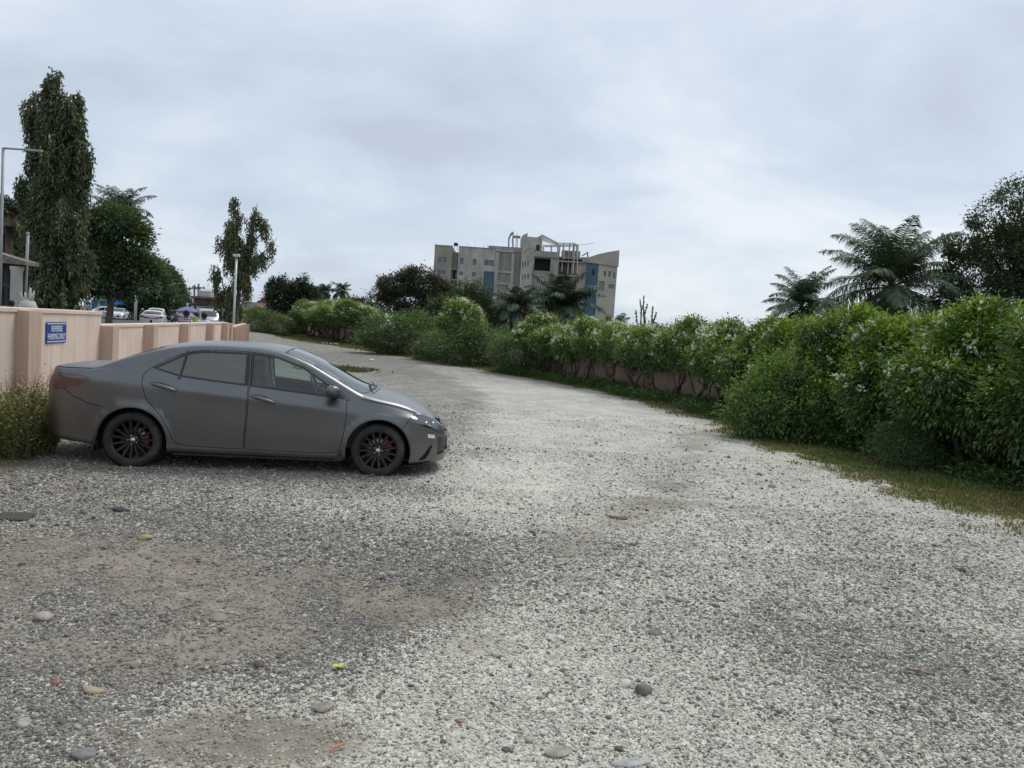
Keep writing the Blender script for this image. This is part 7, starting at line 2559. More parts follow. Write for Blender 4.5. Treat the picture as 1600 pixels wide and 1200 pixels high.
def check_shirt():
    m = bpy.data.materials.new('checked_shirt'); m.use_nodes = True
    t = m.node_tree; L = t.links.new
    b = t.nodes['Principled BSDF']; b.inputs['Roughness'].default_value = .9
    tc = N(t, 'ShaderNodeTexCoord')
    sp = N(t, 'ShaderNodeSeparateXYZ'); L(tc.outputs['Object'], sp.inputs[0])
    prev = None
    for ax in ('X', 'Z'):
        mm = N(t, 'ShaderNodeMath', operation='MULTIPLY', inp={1: 11.0}); L(sp.outputs[ax], mm.inputs[0])
        fr = N(t, 'ShaderNodeMath', operation='FRACT'); L(mm.outputs[0], fr.inputs[0])
        gt = N(t, 'ShaderNodeMath', operation='GREATER_THAN', inp={1: .58}); L(fr.outputs[0], gt.inputs[0])
        if prev is None: prev = gt
        else:
            ad = N(t, 'ShaderNodeMath', operation='ADD'); L(prev.outputs[0], ad.inputs[0]); L(gt.outputs[0], ad.inputs[1]); prev = ad
    rp = N(t, 'ShaderNodeValToRGB'); rp.color_ramp.interpolation = 'CONSTANT'
    rp.color_ramp.elements[0].color = (0.62, 0.55, 0.62, 1)
    rp.color_ramp.elements[1].position = .3; rp.color_ramp.elements[1].color = (0.25, 0.12, 0.26, 1)
    hv = N(t, 'ShaderNodeMath', operation='MULTIPLY', inp={1: .5}); L(prev.outputs[0], hv.inputs[0])
    e = rp.color_ramp.elements.new(.8); e.color = (0.05, 0.03, 0.09, 1)
    L(hv.outputs[0], rp.inputs[0]); L(rp.outputs[0], b.inputs['Base Color'])
    MATS['shirt_2'] = m


check_shirt()
def spot(px, d): 
    x = GX(px, d)
    return (x, d, float(ground_z(x, d)))


# ground beside the wall is level with the lot, so these three show head and shoulders over it
p = spot(18, 22.0)
person('person', 'man in pale blue shirt walking by the cream column, seen over the wall', (p[0], p[1], p[2] - .02), 1.2, 1.70 - p[2] * .7, (0.30, 0.36, 0.62), (0.04, 0.045, 0.06), 1)
p = spot(291, 25.5)
person('person', 'person in purple checked shirt seen from behind over the low wall', (p[0], p[1], 0.10), -.1, 1.74, (0.3, 0.2, 0.3), (0.05, 0.05, 0.06), 2)
p = spot(319, 26.5)
person('person', 'person in white shirt seen from behind over the low wall', (p[0], p[1], 0.08), .1, 1.72, (0.62, 0.66, 0.74), (0.04, 0.04, 0.05), 3)


# ---- motorbikes
def motorbike(name, label, loc, hd, rider=None, seed=10):
    root = empty(name, loc, hd)
    tag(root, label, 'motorbike')
    M = CM
    for y in (-.62, .62):
        w = MB().lathe([(.24, -.045), (.29, -.04), (.305, 0), (.29, .04), (.24, .045)], 20, 'x', (0, y, .30))
        wo = w.build('wheel', M['rubber'], root, True)
        sp_ = MB()
        for k in range(8):
            a = 2*math.pi*k/8
            sp_.tube([(0, y, .30), (0, y + .25*math.cos(a), .30 + .25*math.sin(a))], .008, 4)
        sp_.tube([(-.05, y, .30), (.05, y, .30)], .04, 8)
        sp_.build('spokes', M['chrome'], wo)
    fr = MB().tube([(0, .62, .30), (0, .50, .62), (0, .40, .95)], .028, 6).tube([(0, .45, .80), (0, .1, .62), (0, -.35, .66), (0, -.62, .30)], .03, 6).tube([(0, .35, .70), (0, .15, .32), (0, -.2, .32), (0, -.62, .30)], .026, 6)
    fr.build('frame', M['trim'], root, True)
    MB().tube([(0, .36, .80), (0, .2, .86), (0, .02, .80)], [.07, .125, .07], 10).build('fuel_tank', principled('bike_red', (0.20, 0.02, 0.02), .3), root, True)
    MB().box((-.12, -.62, .74), (.12, .05, .82), bev=.03).build('seat', M['plastic'], root)
    MB().box((-.12, -.15, .30), (.12, .2, .55), bev=.04).build('engine', M['disc'], root)
    MB().tube([(-.34, .36, 1.0), (-.12, .42, .98), (.12, .42, .98), (.34, .36, 1.0)], .016, 6).build('handlebar', M['chrome'], root)
    MB().lathe([(0, .06), (.08, .05), (.09, 0), (.05, -.08)], 12, 'y', (0, .52, .90)).build('headlamp', M['lamp_in'], root, True)
    MB().tube([(.10, .1, .30), (.13, -.3, .30), (.14, -.7, .40)], [.03, .04, .045], 8).build('exhaust', M['chrome'], root, True)
    MB().lathe([(.32, -.06), (.335, 0), (.32, .06)], 10, 'x', (0, .62, .30), .4, 2.4).build('mudguard', M['trim'], root, True)
    if rider:
        person('person', rider, loc, hd, 1.74, (0.10, 0.11, 0.13), (0.05, 0.05, 0.06), seed, 'ride')
        hx = Vector((0, .18, 1.46)); hx.rotate(Euler((0, 0, hd)))
        h = MB().lathe([(0, .15), (.08, .135), (.125, .08), (.14, .0), (.13, -.07), (.11, -.10)], 14, 'z').build('crash_helmet', principled('helmet_grey_%d' % seed, (0.35, 0.36, 0.38) if seed % 2 else (0.04, 0.04, 0.05), .3), None, True)
        h.location = Vector(loc) + hx
        tag(h, 'pale crash helmet worn by the rider far down the street' if seed % 2 else 'black crash helmet worn by the rider at the silver hatchback', 'helmet')
    return root


mp_ = spot(223, 92.0)
motorbike('motorbike', 'motorbike ridden towards the white oncoming car', (mp_[0], mp_[1], ST_Z), heading(92) - math.pi/2 + math.pi, 'rider in dark clothes on the motorbike in mid-street', 11)
mp_ = spot(275, 66.0)
motorbike('motorbike', 'dark motorbike with rider waiting beside the silver hatchback', (mp_[0], mp_[1], ST_Z), heading(66) - math.pi/2 + .5, 'rider in dark clothes waiting beside the silver hatchback', 12)
for i, px in enumerate((203.0, 207.5)):
    mp_ = spot(px, 98.0 + 3 * i)
    motorbike('motorbike', ['motorbike parked at the kerb behind the white oncoming car', 'motorbike parked by the foot of the white utility pole'][i], (mp_[0], mp_[1], ST_Z), heading(98) - math.pi/2 + .6)


# ---- umbrellas
def parasol(name, label, px, d, zt, r, mat, drop=.38):
    x = GX(px, d)
    root = empty(name, (x, d, ST_Z))
    tag(root, label, 'umbrella')
    n = 8
    vs = [(0, 0, zt)]; fs = []
    for ring, (q, z) in enumerate(((.5, zt - drop*.32), (1.0, zt - drop), (1.01, zt - drop - .12))):
        for k in range(n):
            for h in range(2):
                a = 2*math.pi*(k + h*.5)/n
                rr = r*q*(1.0 if h == 0 else .955)
                vs.append((rr*math.cos(a), rr*math.sin(a), z - (0 if h == 0 else .015*ring)))
    m2 = 2*n
    for k in range(m2):
        fs.append((0, 1+k, 1+(k+1) % m2))
        for rg_ in range(2):
            fs.append((1+rg_*m2+k, 1+(rg_+1)*m2+k, 1+(rg_+1)*m2+(k+1) % m2, 1+rg_*m2+(k+1) % m2))
    obj('canopy', vs, fs, mat, root)
    MB().tube([(0, 0, 0), (0, 0, zt + .06)], .022, 8).build('pole', STEELW, root)
    for k in range(n):
        a = 2*math.pi*k/n
        MB().tube([(0, 0, zt - drop - .25), (.55*r*math.cos(a), .55*r*math.sin(a), zt - drop*.42)], .008, 4).build('rib', STEELW, root)
    MB().lathe([(0, .08), (.22, .07), (.25, 0)], 12, 'z').build('base', CONC, root)


parasol('parasol', 'bright blue trader umbrella before the blue kiosk', 181, 101.0, 2.55, 1.28, principled('blue_canopy', (0.035, 0.17, 0.50), .7, var=.2, vscale=2), .55)
parasol('parasol', 'lilac trader umbrella beside the tyre sign', 293, 72.0, 2.0, 1.15, principled('lilac_canopy', (0.20, 0.19, 0.32), .8, var=.1), .45)
parasol('parasol', 'small violet umbrella beside the person in the checked shirt', 294, 46.0, 1.42, .5, principled('violet_canopy', (0.26, 0.22, 0.36), .8, var=.15), .22)


# ---- kiosks, signs, buildings
def box_thing(name, label, cat, px, d, parts, rz=0.0, z=ST_Z):
    x = GX(px, d)
    root = empty(name, (x, d, z), rz)
    tag(root, label, cat)
    for nm, a, b, mat in parts:
        MB().box(a, b).build(nm, mat, root)
    return root


teal = principled('kiosk_blue', (0.02, 0.13, 0.26), .5, var=.15, vscale=1.5)
r = box_thing('street_kiosk', 'blue container kiosk with a yellow-green emblem under the shade tree', 'kiosk', 155, 112.0, [
    ('container', (-1.15, 0, .1), (1.15, 2.4, 2.35), teal), ('roof', (-1.3, -.35, 2.36), (1.3, 2.5, 2.46), STEELW),
    ('emblem', (-.28, -.012, 1.45), (.18, -.002, 1.85), principled('emblem_green', (0.24, 0.30, 0.05), .5)), ('counter', (-.9, -.3, .95), (.9, -.002, 1.02), STEELW),
    ('skirt', (-1.15, -.006, .1), (1.15, -.001, .5), principled('kiosk_dark', (0.01, 0.06, 0.13), .5))])
for k in range(-5, 6):
    MB().box((k*.2 - .03, -.03, .52), (k*.2 + .03, -.001, .92)).build('rib', teal, r)


def board(name, label, px, d, w, z0, z1, bg, marks, leg=True, rz=0.0):
    x = GX(px, d)
    root = empty(name, (x, d, ST_Z), rz)
    tag(root, label, 'sign')
    MB().box((-w/2, -.03, z0), (w/2, .03, z1)).build('panel', bg, root)
    for (a0, a1, b0, b1, mt) in marks:
        MB().box((-w/2 + a0*w, -.036, z0 + b0*(z1-z0)), (-w/2 + a1*w, -.031, z0 + b1*(z1-z0))).build('printed_band', mt, root)
    if leg:
        for s in (-1, 1):
            MB().tube([(s*w*.42, .0, -.1), (s*w*.42, 0, z0)], .04, 6).build('leg', STEELW, root)


pw = principled('board_white', (0.62, 0.62, 0.64), .5); pv = principled('board_violet', (0.10, 0.07, 0.18), .5); pr = principled('board_maroon', (0.22, 0.05, 0.07), .5); pk = principled('board_black', (0.03, 0.03, 0.03), .5)
board('advert_board', 'violet and white advertising board standing behind the tall wall', 114, 74.0, 1.10, .75, 2.15, pw, [(0, 1, .82, 1, pv), (.08, .9, .50, .64, pr), (.1, .85, .68, .76, pv), (.05, .8, .32, .37, pv), (.1, .9, .04, .26, pk)])
board('billboard', 'plain white billboard above the blue kiosk', 146, 108.0, 1.75, 3.1, 4.2, pw, [(.1, .9, .55, .62, STEELW)], True)
board('small_board', 'small white and maroon board beside the blue kiosk', 138, 98.0, .78, .7, 2.0, pw, [(.05, .95, .72, .86, pr), (.1, .9, .45, .52, pv), (.1, .8, .25, .32, pv)])

# grey slatted office block behind the shade tree
r = box_thing('office_block', 'grey office block with pale vertical fins behind the street trees', 'building', 183, 126.0, [
    ('wall', (-3.6, 0, -.3), (3.4, 9, 6.4), principled('office_grey', (0.13, 0.125, 0.12), .8, var=.2)), ('roof_edge', (-3.8, -.5, 6.41), (3.6, 9.2, 6.7), CONC)])
fin = principled('pale_fin', (0.36, 0.34, 0.31), .85, var=.1)
for k in range(10):
    MB().box((-3.4 + k*.74, -.45, .2), (-3.22 + k*.74, -.002, 6.3)).build('fin', fin, r)
for k in range(3):
    MB().box((-3.4, -.06, .9 + k*1.9), (3.3, -.003, 1.9 + k*1.9)).build('window_band', PANE, r)
MB().box((-.6, -.5, 2.2), (.1, -.46, 2.7)).build('red_panel', pr, r)

# white utility pole with brackets
x = GX(212, 90.0)
root = empty('utility_pole', (x, 90.0, ST_Z)); tag(root, 'thick white utility pole with curved lamp brackets in the far street', 'pole')
MB().tube([(0, 0, -.2), (0, 0, 5.6)], [.17, .13], 10).build('pole', principled('white_pole', (0.62, 0.62, 0.60), .7, var=.1), root, True)
MB().tube([(0, 0, 4.5), (.5, 0, 4.62), (1.1, 0, 4.35)], .04, 6).build('bracket', STEELW, root, True)
MB().tube([(0, 0, 3.85), (.5, 0, 3.85), (.95, 0, 3.95)], .04, 6).build('bracket', STEELW, root, True)
MB().tube([(0, 0, 4.5), (-.5, 0, 4.6), (-.9, 0, 4.5)], .03, 6).build('bracket', STEELW, root, True)

# left edge: gate house column, railings, planter, poles
cream = principled('cream_column', (0.50, 0.48, 0.42), .9, var=.08, vscale=2, dirt=(0.36, 0.34, 0.28))
dk = principled('dark_recess', (0.06, 0.057, 0.058), .9, var=.1)
x = GX(25, 24.0); zg = float(ground_z(x, 24.0))
root = empty('gate_house', (x, 24.0, zg)); tag(root, 'cream gate house with a round column and dark opening beyond the tall wall', 'building')
MB().lathe([(.17, -.1), (.165, 2.35), (.20, 2.42), (.20, 2.5)], 18, 'z').build('column', cream, root, True)
MB().box((-1.9, .15, -.1), (-.18, .35, 1.25)).build('wall', cream, root)
MB().box((-1.9, .42, 1.25), (-.05, .50, 2.6)).build('opening', dk, root)
for k in range(4):
    MB().box((-1.8 + k*.46, .1, 1.26), (-1.74 + k*.46, .16, 2.55)).build('bar', dk, root)
MB().box((-1.9, .08, 1.85), (-.2, .14, 1.93)).build('rail', dk, root)
MB().prism([(-2.2, 2.62), (.45, 2.55), (.45, 2.66), (-.8, 2.95), (-2.2, 2.98)], -.25, .4).build('roof', principled('thatch_brown', (0.20, 0.18, 0.15), .95, var=.3, vscale=9, bump=.5), root)
for k in range(6):
    MB().box((-1.75 + .02, .10, .1 + k*.2), (-.2, .149, .26 + k*.2)).build('block_course', principled('pale_block', (0.42, 0.41, 0.38), .9, var=.1), root)
MB().box((-.85, -.05, -.1), (-.62, .10, 1.9)).build('dark_post', dk, root)
x = GX(44, 23.0); zg = float(ground_z(x, 23.0))
root = empty('garden_ornament', (x, 23.0, zg)); tag(root, 'white branching garden ornament behind the tall wall', 'ornament')
MB().lathe([(.22, 0), (.24, .6), (.26, 1.25), (.18, 1.45), (0, 1.5)], 16, 'z').build('base', cream, root, True)
rg = np.random.default_rng(12)
for k in range(6):
    a = rg.uniform(0, 6.28)
    t = (.22*math.cos(a) - .05, .15*math.sin(a), 1.65 + .22*rg.random())
    MB().tube([(t[0]*.5, t[1]*.5, 1.40), (t[0]*.8, t[1]*.8, 1.55), t], [.05, .035, .02], 6).build('branch', cream, root, True)
gs = principled('grey_pole', (0.30, 0.31, 0.31), .6, metal=.3, var=.1)
x = GX(38.5, 24.5)
root = empty('slim_pole', (x, 24.5, float(ground_z(x, 24.5)))); tag(root, 'slim grey pole leaning by the weeping mast tree', 'pole')
MB().tube([(0, 0, -.2), (.02, 0, 2.0), (.05, 0, 3.55)], [.06, .05, .045], 8).build('shaft', gs, root, True)
MB().lathe([(.05, 0), (.055, .05), (0, .09)], 8, 'z', (.05, 0, 3.55)).build('cap', gs, root, True)
d = 22.0
p0 = D(1.5, 470, d); p1 = D(5, 231, d); p2 = D(66, 235.5, d)
root = empty('street_lamp', (p1[0], d, 0.3)); tag(root, 'slim street lamp with a long horizontal arm at the wall', 'street lamp')
h = p1[2] - .3
MB().tube([(-.0, 0, -.2), (0, 0, h)], [.055, .035], 8).build('post', gs, root, True)
MB().tube([(0, 0, h - .01), (p2[0]-p1[0]-.2, 0, p2[2] - .3)], [.028, .022], 8).build('arm', gs, root, True)
MB().box((p2[0]-p1[0]-.42, -.06, p2[2] - .345), (p2[0]-p1[0], .06, p2[2] - .29), bev=.012).build('lamp_head', gs, root)

# right of the street: shop with fascia, tyre sign
brown = principled('shop_brown', (0.11, 0.075, 0.055), .9, var=.25, vscale=1.5)
px, d = 329, 78.0
x = GX(px, d)
root = empty('roadside_shop', (x, d, ST_Z)); tag(root, 'brown roadside shop with white fascia and dark open front', 'shop')
MB().box((-1.7, 0, -.2), (1.5, 4, 2.95)).build('wall', brown, root)
MB().box((-1.5, -.05, 0), (1.3, -.002, 1.75)).build('open_front', dk, root)
MB().box((-1.75, -.55, 1.80), (1.55, -.06, 2.10)).build('fascia', principled('fascia_white', (0.52, 0.52, 0.5), .7, var=.1), root)
MB().prism([(-.9, 2.10), (.2, 2.12), (.2, 2.2), (-.9, 2.18)], -.9, -.1).build('awning', CONC, root)
MB().box((-1.9, -.3, 2.96), (1.7, 4.2, 3.16)).build('roof', principled('rust_roof', (0.20, 0.12, 0.09), .9, var=.3, vscale=2), root)
MB().box((-1.5, .3, 3.17), (-.2, 1.6, 3.75)).build('roof_box', principled('pale_wall', (0.5, 0.47, 0.44), .9, var=.1), root)
MB().box((-1.3, -.12, 2.35), (-.3, -.06, 2.75)).build('sign_panel', dk, root)
for s in (-1.66, 1.4):
    MB().box((s - .05, -.5, -.1), (s + .05, -.4, 1.79)).build('post', MATS['fascia_white'], root)
x = GX(300, 74.0)
root = empty('tyre_sign', (x, 74.0, ST_Z)); tag(root, 'black tyre hung as a sign on a pale post', 'sign')
MB().lathe([(.22, -.08), (.34, -.09), (.40, 0), (.34, .09), (.22, .08), (.22, -.08)], 22, 'y', (0, 0, 2.0)).build('tyre', CM['rubber'], root, True)
MB().tube([(0, .1, -.1), (0, .1, 2.5)], .05, 8).build('post', STEELW, root)
MB().box((-.62, .12, 1.75), (-.12, .2, 2.35)).build('board', pw, root)
box_thing('yellow_crate_stack', 'yellow goods stacked beside the person in the checked shirt', 'goods', 299, 45.0, [('lower_crate', (-.28, -.2, .0), (.28, .2, .55), principled('yellow_plastic', (0.42, 0.36, 0.05), .6, var=.15)), ('upper_crate', (-.30, -.2, .56), (.30, .2, 1.12), MATS['yellow_plastic']), ('lid', (-.31, -.21, 1.125), (.31, .21, 1.16), MATS['yellow_plastic'])])

# electricity poles and wires
wood = principled('pole_wood', (0.12, 0.10, 0.085), .9, var=.2)
tops = []
for i, (px, top, d) in enumerate(((302.5, 445, 88.0), (308.5, 443, 84.0), (262, 462, 180.0))):
    b = GX(px, d); zt = D(px, top, d)[2] - ST_Z
    root = empty('electricity_pole', (b, d, ST_Z))
    tag(root, ['electricity pole with crossarm behind the roadside shop', 'electricity pole with angled street light behind the roadside shop', 'distant electricity pole where the street narrows'][i], 'pole')
    MB().tube([(0, 0, -.2), (0, 0, zt)], [.14, .10], 8).build('pole', wood, root, True)
    MB().box((-.7, -.06, zt - .5), (.7, .06, zt - .38)).build('crossarm', wood, root)
    for s in (-.6, 0, .6):
        MB().lathe([(.04, 0), (.06, .08), (.03, .16)], 8, 'z', (s, 0, zt - .38)).build('insulator', CONC, root)
    if i == 1:
        MB().tube([(0, 0, zt - 2.2), (.5, 0, zt - 1.7)], .03, 6).build('light_arm', STEELW, root)
        MB().box((.4, -.12, zt - 1.75), (.95, .12, zt - 1.6)).build('lamp_head', STEELW, root)
    tops.append((b, d, ST_Z + zt - .25))
def cable(a, b, sag, label):
    a = np.array(a); b = np.array(b)
    t = np.linspace(0, 1, 16)
    pts = [tuple(a + (b - a) * u - np.array([0, 0, sag * 4 * u * (1 - u)])) for u in t]
    tag(MB().tube(pts, .018, 4).build('overhead_cable', dk), label, 'cable')
cable(tops[1], tops[2], 1.0, 'overhead cable sagging along the far street')
cable(tops[0], (tops[0][0] - 32, 110, tops[0][2] - .3), .8, 'overhead cable crossing the street from the shop poles')
cable(tops[1], (GX(352, 60.0), 60.0, 4.3), .5, 'overhead cable running into the forked weeping tree')

# houses beyond the far corner
d = 102.0
x = GX(400, d)
root = empty('corner_house', (x, d, 0)); tag(root, 'low house with yellow-edged roof and brown gable beyond the end wall', 'house')
K = 1200 / d
def hz(px, py): 
    p = D(px, py, d); return p[0] - x, p[2]
MB().prism([hz(374, 520), hz(374, 484), hz(407, 476), hz(412, 520)], 0, 5).build('gable', principled('gable_brown', (0.20, 0.125, 0.09), .9, var=.15), root)
MB().prism([hz(372, 486), hz(404, 476), hz(410, 478), hz(410, 481), hz(404, 480), hz(372, 490)], -.5, 5).build('yellow_verge', principled('ochre_trim', (0.42, 0.30, 0.12), .8), root)
MB().prism([hz(372, 497), hz(411, 491), hz(411, 494), hz(372, 500)], -.4, -.02).build('eave', brown, root)
MB().box((hz(408, 500)[0], .5, 0), (hz(428, 500)[0], 5, hz(418, 478)[1])).build('side_wall', principled('side_grey', (0.30, 0.29, 0.27), .9, var=.1), root)
MB().box((hz(412, 490)[0], .44, hz(412, 490)[1]), (hz(421, 490)[0], .498, hz(412, 482)[1])).build('shutter', principled('green_shutter', (0.05, 0.11, 0.06), .7), root)
MB().prism([hz(372, 474), hz(376, 470), hz(427, 475), hz(430, 478), hz(405, 480), hz(372, 482)], 1, 7).build('metal_roof', principled('zinc_roof', (0.34, 0.35, 0.36), .6, metal=.2, var=.2), root)
MB().prism([hz(376, 470), hz(380, 466), hz(421, 471), hz(424, 474)], 6, 10).build('rear_roof', principled('maroon_roof', (0.16, 0.07, 0.06), .8, var=.2), root)
MB().prism([hz(374, 466), hz(378, 460), hz(389, 460), hz(386, 466)], 8, 9).build('red_sheet', principled('red_sheet', (0.30, 0.07, 0.05), .8, var=.2), root)
MB().lathe([(0, 0), (.32, 0), (.34, .6), (.2, .85), (.14, 1.15), (0, 1.2)], 12, 'z', (hz(394, 468)[0], 7.0, hz(394, 469)[1])).build('roof_tank', dk, root, True)
MB().tube([(hz(419, 470)[0], 7, hz(419, 472)[1]), (hz(419, 446)[0], 7, hz(419, 446)[1])], .06, 6).build('aerial_mast', dk, root)
MB().box((hz(374, 510)[0], -.02, 0), (hz(394, 510)[0], -.001, hz(384, 502)[1])).build('pale_door', principled('pale_grey_wall', (0.42, 0.43, 0.42), .9), root)

d = 190.0
x = GX(488, d)
root = empty('flat_roofed_building', (x, d, 0)); tag(root, 'pale teal flat-roofed building far behind the dark tree', 'building')
w = 12.5 / 1200 * d; zt = D(488, 449, d)[2]
MB().box((-w, 0, -.3), (w, 8, zt)).build('wall', principled('teal_wall', (0.34, 0.42, 0.43), .9, var=.08), root)
MB().box((-w - .3, -.4, zt + .002), (w + .3, 8.4, zt + .45)).build('roof_slab', CONC, root)
for k in range(4):
    MB().box((-w + .5 + k*.95, -.05, zt - 1.9), (-w + 1.1 + k*.95, -.002, zt - .9)).build('window', PANE, root)
d = 118.0
x = GX(583, d)
root = empty('yard_lamp', (x, d, 0)); tag(root, 'thin lamp post with a short arm above the far flowering row', 'street lamp')
zt = D(583, 474, d)[2]
MB().tube([(0, 0, -.2), (0, 0, zt)], [.07, .05], 6).build('post', gs, root)
MB().tube([(0, 0, zt), (.7, 0, zt + .05)], .04, 6).build('arm', gs, root)
MB().box((.6, -.08, zt), (1.0, .08, zt + .1)).build('lamp_head', gs, root)

# planks and rubble piled by the palm trunks
rg = np.random.default_rng(19)
for k in range(7):
    d = 47.0 + .25 * k
    b = D(rg.uniform(808, 850), 0, d)[0]
    root = tag(MB().box((-1.1, -.06, -.03), (1.1, .06, .03)).build('plank', principled('old_plank', (0.19, 0.155, 0.125), .95, var=.3, vscale=3)), '%s weathered plank from the bottom of the pile by the palm trunks' % ORD[k], 'plank', 'planks piled by the palm trunks')
    root.location = (GX(828 + rg.uniform(-6, 6), d), d, .75 + .13 * k)
    root.rotation_euler = (0, rg.normal(0, .10), rg.normal(0, .35))
d = 49.5
root = empty('concrete_stub', (GX(816, d), d, 0)); tag(root, 'grey concrete stub standing between the palm trunks', 'post')
MB().box((-.16, -.16, -.1), (.16, .16, 2.05), bev=.02).build('shaft', CONC, root)
MB().box((-.2, -.2, 2.055), (.2, .2, 2.12), bev=.02).build('cap', CONC, root)
# ================================================================== STONES AND LITTER ON THE GRAVEL
def stone(name, label, px, py, size, flat, col, seed, rz=0.0, cat='stone', group=None, squ=0.0):
    """a single stone: ball knocked flat on several sides"""
    rg = np.random.default_rng(seed)
    n, m = 16, 10
    V = []
    for i in range(m + 1):
        th = math.pi * i / m
        for k in range(n):
            a = 2 * math.pi * k / n
            V.append((math.sin(th) * math.cos(a), math.sin(th) * math.sin(a), math.cos(th)))
    P = np.array(V)
    for _ in range(9):
        nr = unit(rg.normal(size=3)); cut = rg.uniform(.6, .88)
        dd = P @ nr
        P -= np.outer(np.maximum(dd - cut, 0) * .9, nr)
    P *= 1 + .03 * rg.normal(size=(len(P), 1)) * (np.abs(P[:, 2:3]) < .95)
    P *= np.array([size[0], size[1], flat])
    F = [(i*n+k, i*n+(k+1) % n, (i+1)*n+(k+1) % n, (i+1)*n+k) for i in range(m) for k in range(n)]
    p = G(px, py)
    mat = principled('stone_%s' % '_'.join('%02d' % int(c*99) for c in col), col, .9, var=.25, vscale=18, bump=.4, bscale=90)
    o = obj(name, P, F, mat, None, True)
    o.location = (p[0], p[1], float(ground_z(p[0], p[1])) + flat * .45)
    o.rotation_euler = (rg.normal(0, .08), rg.normal(0, .08), rz)
    tag(o, label, cat, group)
    return o


stone('round_stone', 'rounded grey stone the size of a fist on pale gravel', 1005, 1082, (.045, .040), .034, (0.16, 0.15, 0.135), 1)
stone('flat_stone', 'flat tan stone slab lying in pale gravel near the rounded stone', 876, 1176, (.072, .045), .013, (0.33, 0.29, 0.24), 2, .4)
stone('flat_stone', 'pale grey flat stone beside the tan slab', 988, 1192, (.095, .035), .010, (0.40, 0.39, 0.37), 3, .2)
stone('flat_stone', 'brownish flat stone at the edge of the bare sand', 503, 1106, (.062, .050), .014, (0.25, 0.22, 0.185), 4, .9)
stone('pale_stone', 'pale rounded stone lying on the brown sandy patch', 68, 968, (.062, .045), .030, (0.40, 0.35, 0.29), 5)
stone('tan_stone', 'tan stone lying near the sandy rim behind the yellow wrapper', 341, 968, (.050, .040), .024, (0.31, 0.26, 0.21), 6)
stone('yellow_stone', 'small yellowish stone on the dark gravel before the car', 226, 842, (.060, .035), .024, (0.42, 0.33, 0.18), 7, .3)
stone('buff_stone', 'flat buff stone in the coarse grey gravel', 146, 1080, (.048, .026), .016, (0.43, 0.34, 0.23), 8, .1)
stone('dark_stone', 'dark stone on the gravel between the rear wheel and the yellowish stone', 188, 799, (.085, .040), .022, (0.05, 0.05, 0.055), 9, .1)
stone('white_stone', 'white stone at the edge of the grass strip', 1383, 764, (.085, .07), .055, (0.58, 0.55, 0.48), 10)
stone('grey_stone', 'low grey stone half sunk in pale gravel near the middle', 1022, 990, (.055, .035), .018, (0.20, 0.195, 0.18), 11)
stone('brown_stone', 'flat brown stone in the darker chips', 1440, 1053, (.075, .020), .010, (0.24, 0.17, 0.12), 12, -.5)
stone('grey_cobble', 'grey cobble in the coarse gravel at the sand rim', 130, 1180, (.050, .042), .022, (0.22, 0.215, 0.20), 13)
stone('pale_cobble', 'pale cobble among coarse grey gravel', 38, 1132, (.032, .028), .020, (0.40, 0.39, 0.35), 14)
stone('red_chip', 'reddish brick chip in the coarse grey gravel', 85, 1068, (.025, .018), .012, (0.33, 0.14, 0.10), 15)
stone('red_chip', 'reddish brick chip in the pale gravel beside the tan slab', 718, 1126, (.026, .022), .008, (0.30, 0.17, 0.13), 16, .4)
stone('clod', 'dark earth clod on the bare sand patch', 405, 1040, (.035, .03), .022, (0.13, 0.10, 0.075), 17)
stone('clod', 'flat dark clod in the wheel track of the pale gravel', 968, 811, (.10, .05), .016, (0.10, 0.085, 0.07), 18)
# clods and tufts of rubbish in the far gravel
stone('white_lump', 'white lump on the far gravel beside the grass patch', 580, 563.5, (.20, .14), .07, (0.60, 0.59, 0.56), 19)
for i, (px, py) in enumerate(((505, 537), (511, 537.5), (517, 538), (523, 538.5), (527, 539))):
    stone('white_lump', 'white lump in the row of litter on the far grass', px, py, (.13, .11), .09, (0.62, 0.61, 0.58), 30 + i, group='row of white lumps on the far grass')
stone('dark_lump', 'dark lump at the grass edge before the shady tree', 711, 571, (.16, .12), .11, (0.035, 0.03, 0.03), 41)


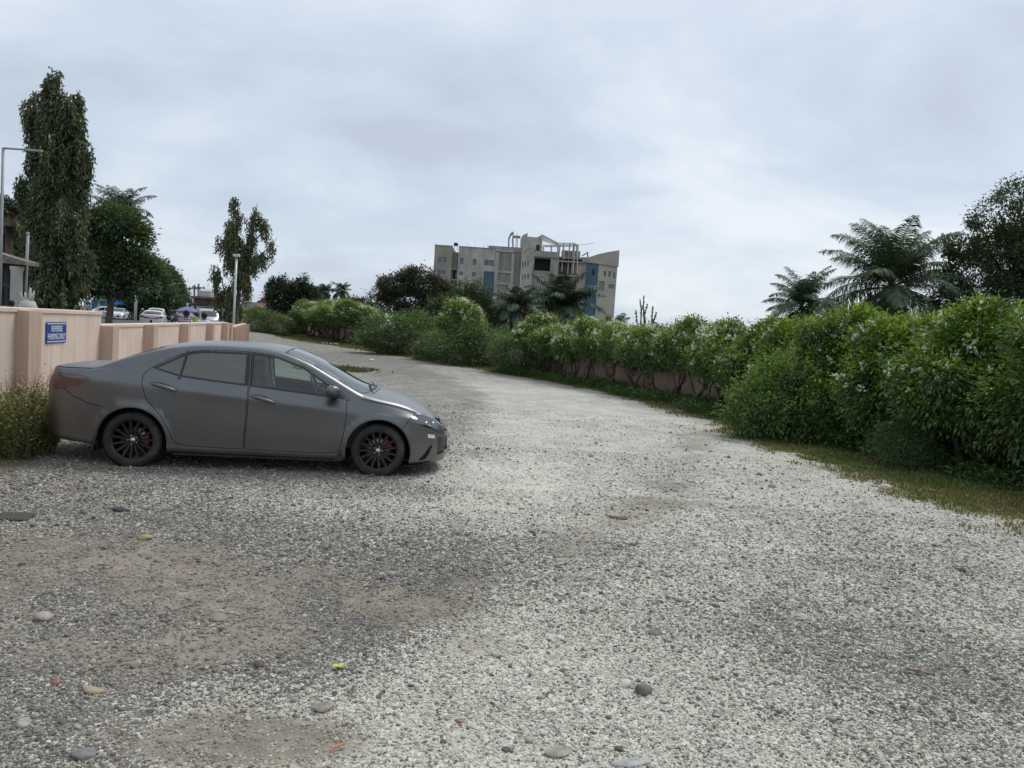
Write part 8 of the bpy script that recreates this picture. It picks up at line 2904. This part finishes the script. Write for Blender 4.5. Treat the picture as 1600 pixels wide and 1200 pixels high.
def litter():
    # yellow wrapper on a white stick
    p = G(529, 1044)
    root = empty('sweet_wrapper', (p[0], p[1], float(ground_z(p[0], p[1])) + .004), .35)
    tag(root, 'crumpled yellow-green wrapper with a white stick lying on the gravel', 'litter')
    rg = np.random.default_rng(3)
    xs, ys = np.linspace(-.030, .026, 9), np.linspace(-.016, .016, 6)
    V = [(x + rg.normal(0, .002), y * (1 + 6 * x) + rg.normal(0, .002), .014 + .010 * math.sin(90 * x) * math.cos(120 * y) + abs(rg.normal(0, .004))) for y in ys for x in xs]
    F = [(j*9+i, j*9+i+1, (j+1)*9+i+1, (j+1)*9+i) for j in range(5) for i in range(8)]
    w = obj('wrapper', V, F, principled('lime_foil', (0.55, 0.62, 0.10), .45, var=.12, vscale=60), root, True)
    sm = w.modifiers.new('thick', 'SOLIDIFY'); sm.thickness = .002
    MB().tube([(.015, .0, .014), (.05, .012, .026), (.088, .022, .033)], .0025, 6).build('stick', principled('white_plastic', (0.7, 0.7, 0.68), .5), root, True)
    # dark flat plate piece on the left gravel
    p = G(21, 808)
    root = empty('plastic_mat_piece', (p[0], p[1], float(ground_z(p[0], p[1])) + .006), .15)
    tag(root, 'flat dark ribbed plastic piece lying on the gravel by the weeds', 'litter')
    MB().box((-.13, -.11, .0), (.13, .11, .012), bev=.003).build('sheet', principled('dark_plastic', (0.09, 0.085, 0.08), .7, var=.1), root)
    for k in range(9):
        MB().box((-.12 + k*.028, -.10, .0125), (-.108 + k*.028, .10, .018)).build('rib', MATS['dark_plastic'], root)
    # orange sliver
    p = G(528, 1171)
    root = empty('orange_sliver', (p[0], p[1], float(ground_z(p[0], p[1])) + .012), .6)
    tag(root, 'short orange plastic sliver in the pale gravel', 'litter')
    MB().add([(-.028, -.004, 0), (.03, -.003, .006), (.032, .003, .007), (-.026, .005, .001), (-.028, -.004, .004), (.03, -.003, .010), (.032, .003, .011), (-.026, .005, .005)],
             [(0,3,2,1),(4,5,6,7),(0,1,5,4),(1,2,6,5),(2,3,7,6),(3,0,4,7)]).build('strip', principled('orange_plastic', (0.60, 0.16, 0.05), .5), root)
    # fallen dry leaves
    rg = np.random.default_rng(8)
    for i, (px, py) in enumerate(((1437, 1052), (300, 1040), (690, 905), (1180, 925), (620, 990), (930, 1015))):
        p = G(px + 6, py + 9)
        v, f, c = leaf_quads(np.array([[0, 0, .012]]), np.array([[1.0, 0, .1]]), np.array([[0, .2, 1.0]]), .07, .022, np.array([[0.20, 0.12, 0.06]]))
        o = obj('fallen_leaf', v, f, LEAF_DRY, cols=c)
        o.location = (p[0], p[1], float(ground_z(p[0], p[1])) + .006); o.rotation_euler = (0, 0, rg.uniform(0, 6.28))
        tag(o, 'dry brown fallen leaf lying on the gravel', 'leaf', 'dry leaves on the gravel')


litter()
